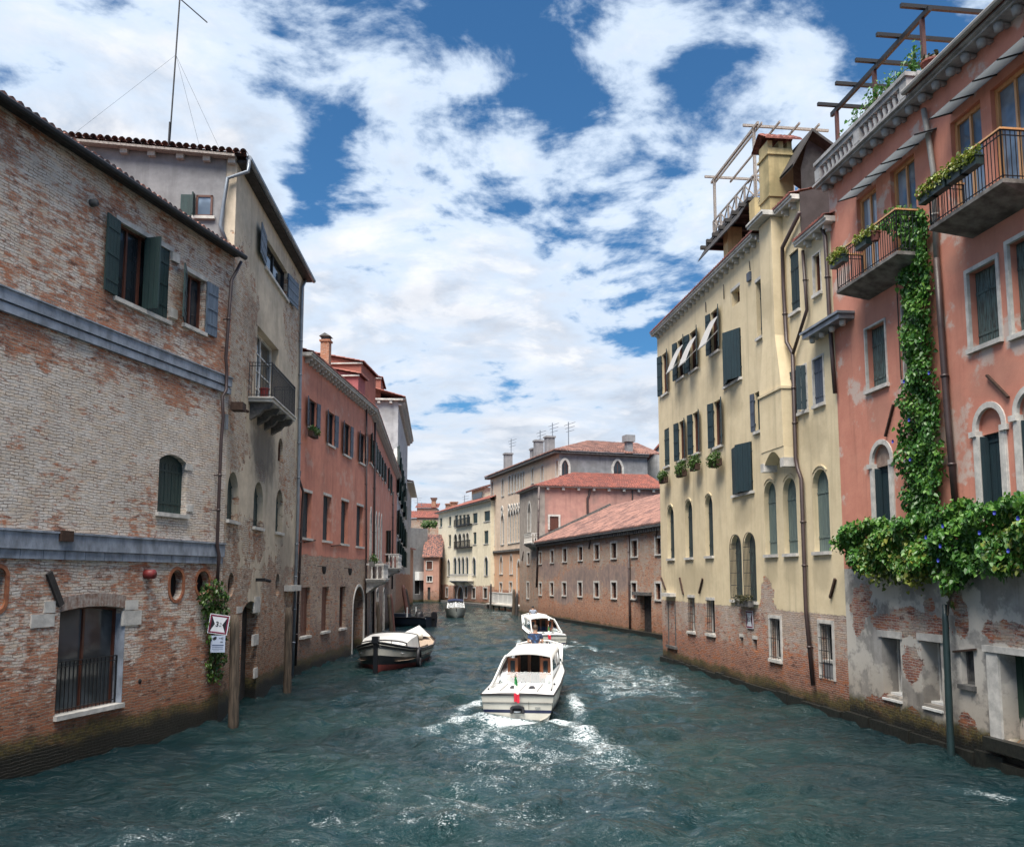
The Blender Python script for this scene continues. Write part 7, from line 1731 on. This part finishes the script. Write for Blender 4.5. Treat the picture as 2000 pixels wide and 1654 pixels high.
flat_ivy(L1, [(388, 1148), (420, 1130), (438, 1160), (440, 1230), (438, 1290), (424, 1330), (404, 1320), (408, 1270), (400, 1210), (392, 1180)], 1100, 'dark ivy hanging on the brick warehouse corner behind the width sign', .10, 'bush', .3)
# window planters
def planter(b, px, py, w, h, label, group, mat='bush', off=.3, n=420, box=True, hang=.5, boxm='rust', size=.075, world=None):
    u_, z_ = b.uz(px, py, off); t = empty('window_planter', b.world(u_, -off, z_), b.root.rotation_euler.z, label, 'planter', group)
    if box: MB().box(-w / 2, w / 2, -.12, .12, -h * .25 - .18, -h * .1).obj('box', M[boxm], t)
    m = MB(); k = max(1, int(w / .35)); rr = random.Random(int(px))
    for i in range(k):
        c = (-w / 2 + w * (i + .5) / k, -.03, rr.uniform(-.05, .05)); leaves(m, clump(c, (w / k * .62, .26, h * .5 * rr.uniform(.85, 1.15)), n // k, rr, .5), size, (0, -1, .6), .9, rr)
    m.obj('foliage', M[mat], t); return t
planter(R1, 1296, 930, .95, .75, 'rounded green shrub in a box below the leftmost second-row window of the yellow house', 'shrubs under the yellow house windows', n=700)
planter(R1, 1331, 916, 1.0, .85, 'wide green shrub under the left of the paired yellow house windows', 'shrubs under the yellow house windows', n=800)
planter(R1, 1357, 903, .85, .85, 'green shrub under the right of the paired yellow house windows', 'shrubs under the yellow house windows', n=700)
planter(R1, 1397, 895, 1.05, .80, 'green shrub under the second-row window nearest the big closed shutters', 'shrubs under the yellow house windows', n=800)
planter(R1, 1454, 1170, 1.5, .45, 'dry trailing plants on the sill of the barred arched windows', None, 'dry', .18, 420, True, .5, 'stone_dark', .07)
planter(L3, 612, 842, .95, .55, 'spiky green plant in a hanging box below the first window of the red house', None, 'bush', .38, 420, True)
planter(L3b, 727, 1094, .8, .6, 'small green plant on the stone balcony of the gothic red house', None, 'bush', 1.0, 260, True, .5, 'stone_dark')
def rail_box(b, B4, frac, w, label, group, mat='bush_yellow', p=.9, boxm='pipe_green', drop=.30, pot=False):
    ua, ub, zf, zt = B4; u_ = ua + (ub - ua) * frac
    t = empty('flower_box', b.world(u_, -p - .06, zt - drop), b.root.rotation_euler.z, label, 'flower box', group)
    if pot: MB().lathe([(.10, -.22), (.14, 0), (.16, .0), (.16, .04)], 12).obj('pot', M['tile'], t)
    else: MB().box(-w / 2, w / 2, -.13, .07, -.2, .0).box(-w / 2 - .02, w / 2 + .02, -.145, .085, .002, .03).obj('box', M[boxm], t)
    rr = random.Random(int(frac * 100)); m = MB(); k = max(1, int(w / .2))
    for i in range(k): leaves(m, clump((-w / 2 + w * (i + .5) / k, -.06, .10), (.19, .22, .22 * rr.uniform(.8, 1.4)), 150, rr, .5), .07, (0, -.6, 1), .9, rr)
    m.obj('foliage', M[mat], t)
gb = 'flower boxes on the pink house balconies'
rail_box(R2, BA, .12, .75, 'green box of yellowish plants at the far end of the small iron balcony', gb); rail_box(R2, BA, .55, .6, 'green box of yellowish plants at the middle of the small iron balcony', gb); rail_box(R2, BA, .72, .3, 'terracotta pot of flowers on the small iron balcony rail', gb, pot=True)
rail_box(R2, BB, .07, .6, 'first flower box at the far end of the large iron balcony', gb, p=1.0, drop=.34); rail_box(R2, BB, .25, .6, 'dark flower box second along the large iron balcony', gb, p=1.0, drop=.34)
rail_box(R2, BB, .50, .6, 'flower box just past the middle of the large iron balcony', gb, p=1.0, drop=.34); rail_box(R2, BB, .68, .6, 'flower box near the close corner of the large iron balcony', gb, p=1.0, drop=.34)
def terrace_plant(px, py, h, label, b=R2, y=.15, zb=None, n=160, spread=.35, mat='ivy'):
    u_, z_ = b.uz(px, py, -y); zb = zb if zb is not None else zE + .26
    t = empty('potted_plant', b.world(u_, y, zb), b.root.rotation_euler.z, label, 'potted plant', 'plants on the pink house roof terrace')
    MB().lathe([(.12, 0), (.19, .38), (.21, .38), (.21, .43), (.17, .43)], 12).obj('pot', M['tile'], t)
    m = MB(); s = MB(); rr = random.Random(int(px)); top = z_ - zb
    for k in range(9):
        q = [(0, 0, .4)]
        for j in range(6): q.append((q[-1][0] + rr.uniform(-.09, .09) + .03 * math.cos(k), q[-1][1] + rr.uniform(-.07, .07), .4 + (top - .4) * (j + 1) / 6 * rr.uniform(.85, 1.05)))
        s.tube(q, .009, 4)
        leaves(m, [(x + rr.gauss(0, .10), y_ + rr.gauss(0, .10), z + rr.gauss(0, .08)) for x, y_, z in q[2:] for _ in range(n // 45)], .10, (0, -.5, .6), 1.0, rr)
    s.obj('stem', M['ivy'], t); m.obj('foliage', M[mat], t)
terrace_plant(1672, 222, 1, 'leafy plant showing over the far half of the stone balustrade'); terrace_plant(1706, 182, 1, 'tall leafy plant beside the middle pergola post', n=260); terrace_plant(1722, 165, 1, 'spreading leafy plant right of the middle pergola post', n=240); terrace_plant(1755, 140, 1, 'low green plant halfway between the pergola posts', n=200); terrace_plant(1786, 98, 1, 'leafy plant against the near pergola post', n=200); terrace_plant(1652, 262, 1, 'small green plant near the far pergola post', n=130)
u_, z_ = R2.uz(1841, 112, -.8); t = empty('potted_plant', R2.world(uq + .05, .35, zt0 + .125), rootZ, 'wide terracotta pot with grey spiky plant on the end of the balustrade', 'potted plant', 'plants on the pink house roof terrace')
MB().lathe([(.16, 0), (.26, .26), (.30, .27), (.30, .33), (.24, .33)], 16).obj('pot', M['tile'], t); m_ = MB(); leaves(m_, clump((0, 0, .42), (.26, .26, .16), 140, rnd, .2), .11, (0, 0, 1), 1.0); m_.obj('foliage', M['dry'], t)
# roof garden bush by the yellow palace
c = at_depth(838, 1022, 178); t = empty('roof_bush', c - np.array([0, 0, 1.2]), 0, 'round green bush growing on the roof left of the yellow palace', 'bush'); m_ = MB()
for dx in (-.8, .1, .9): leaves(m_, clump((dx, 0, 1.1), (.9, .8, .9), 260, rnd, .5), .26, (0, -1, .5), .9)
m_.obj('foliage', M['bush'], t); MB().tube([(0, 0, -.8), (0, 0, 1)], .1, 6).obj('stem', M['wood_post'], t)
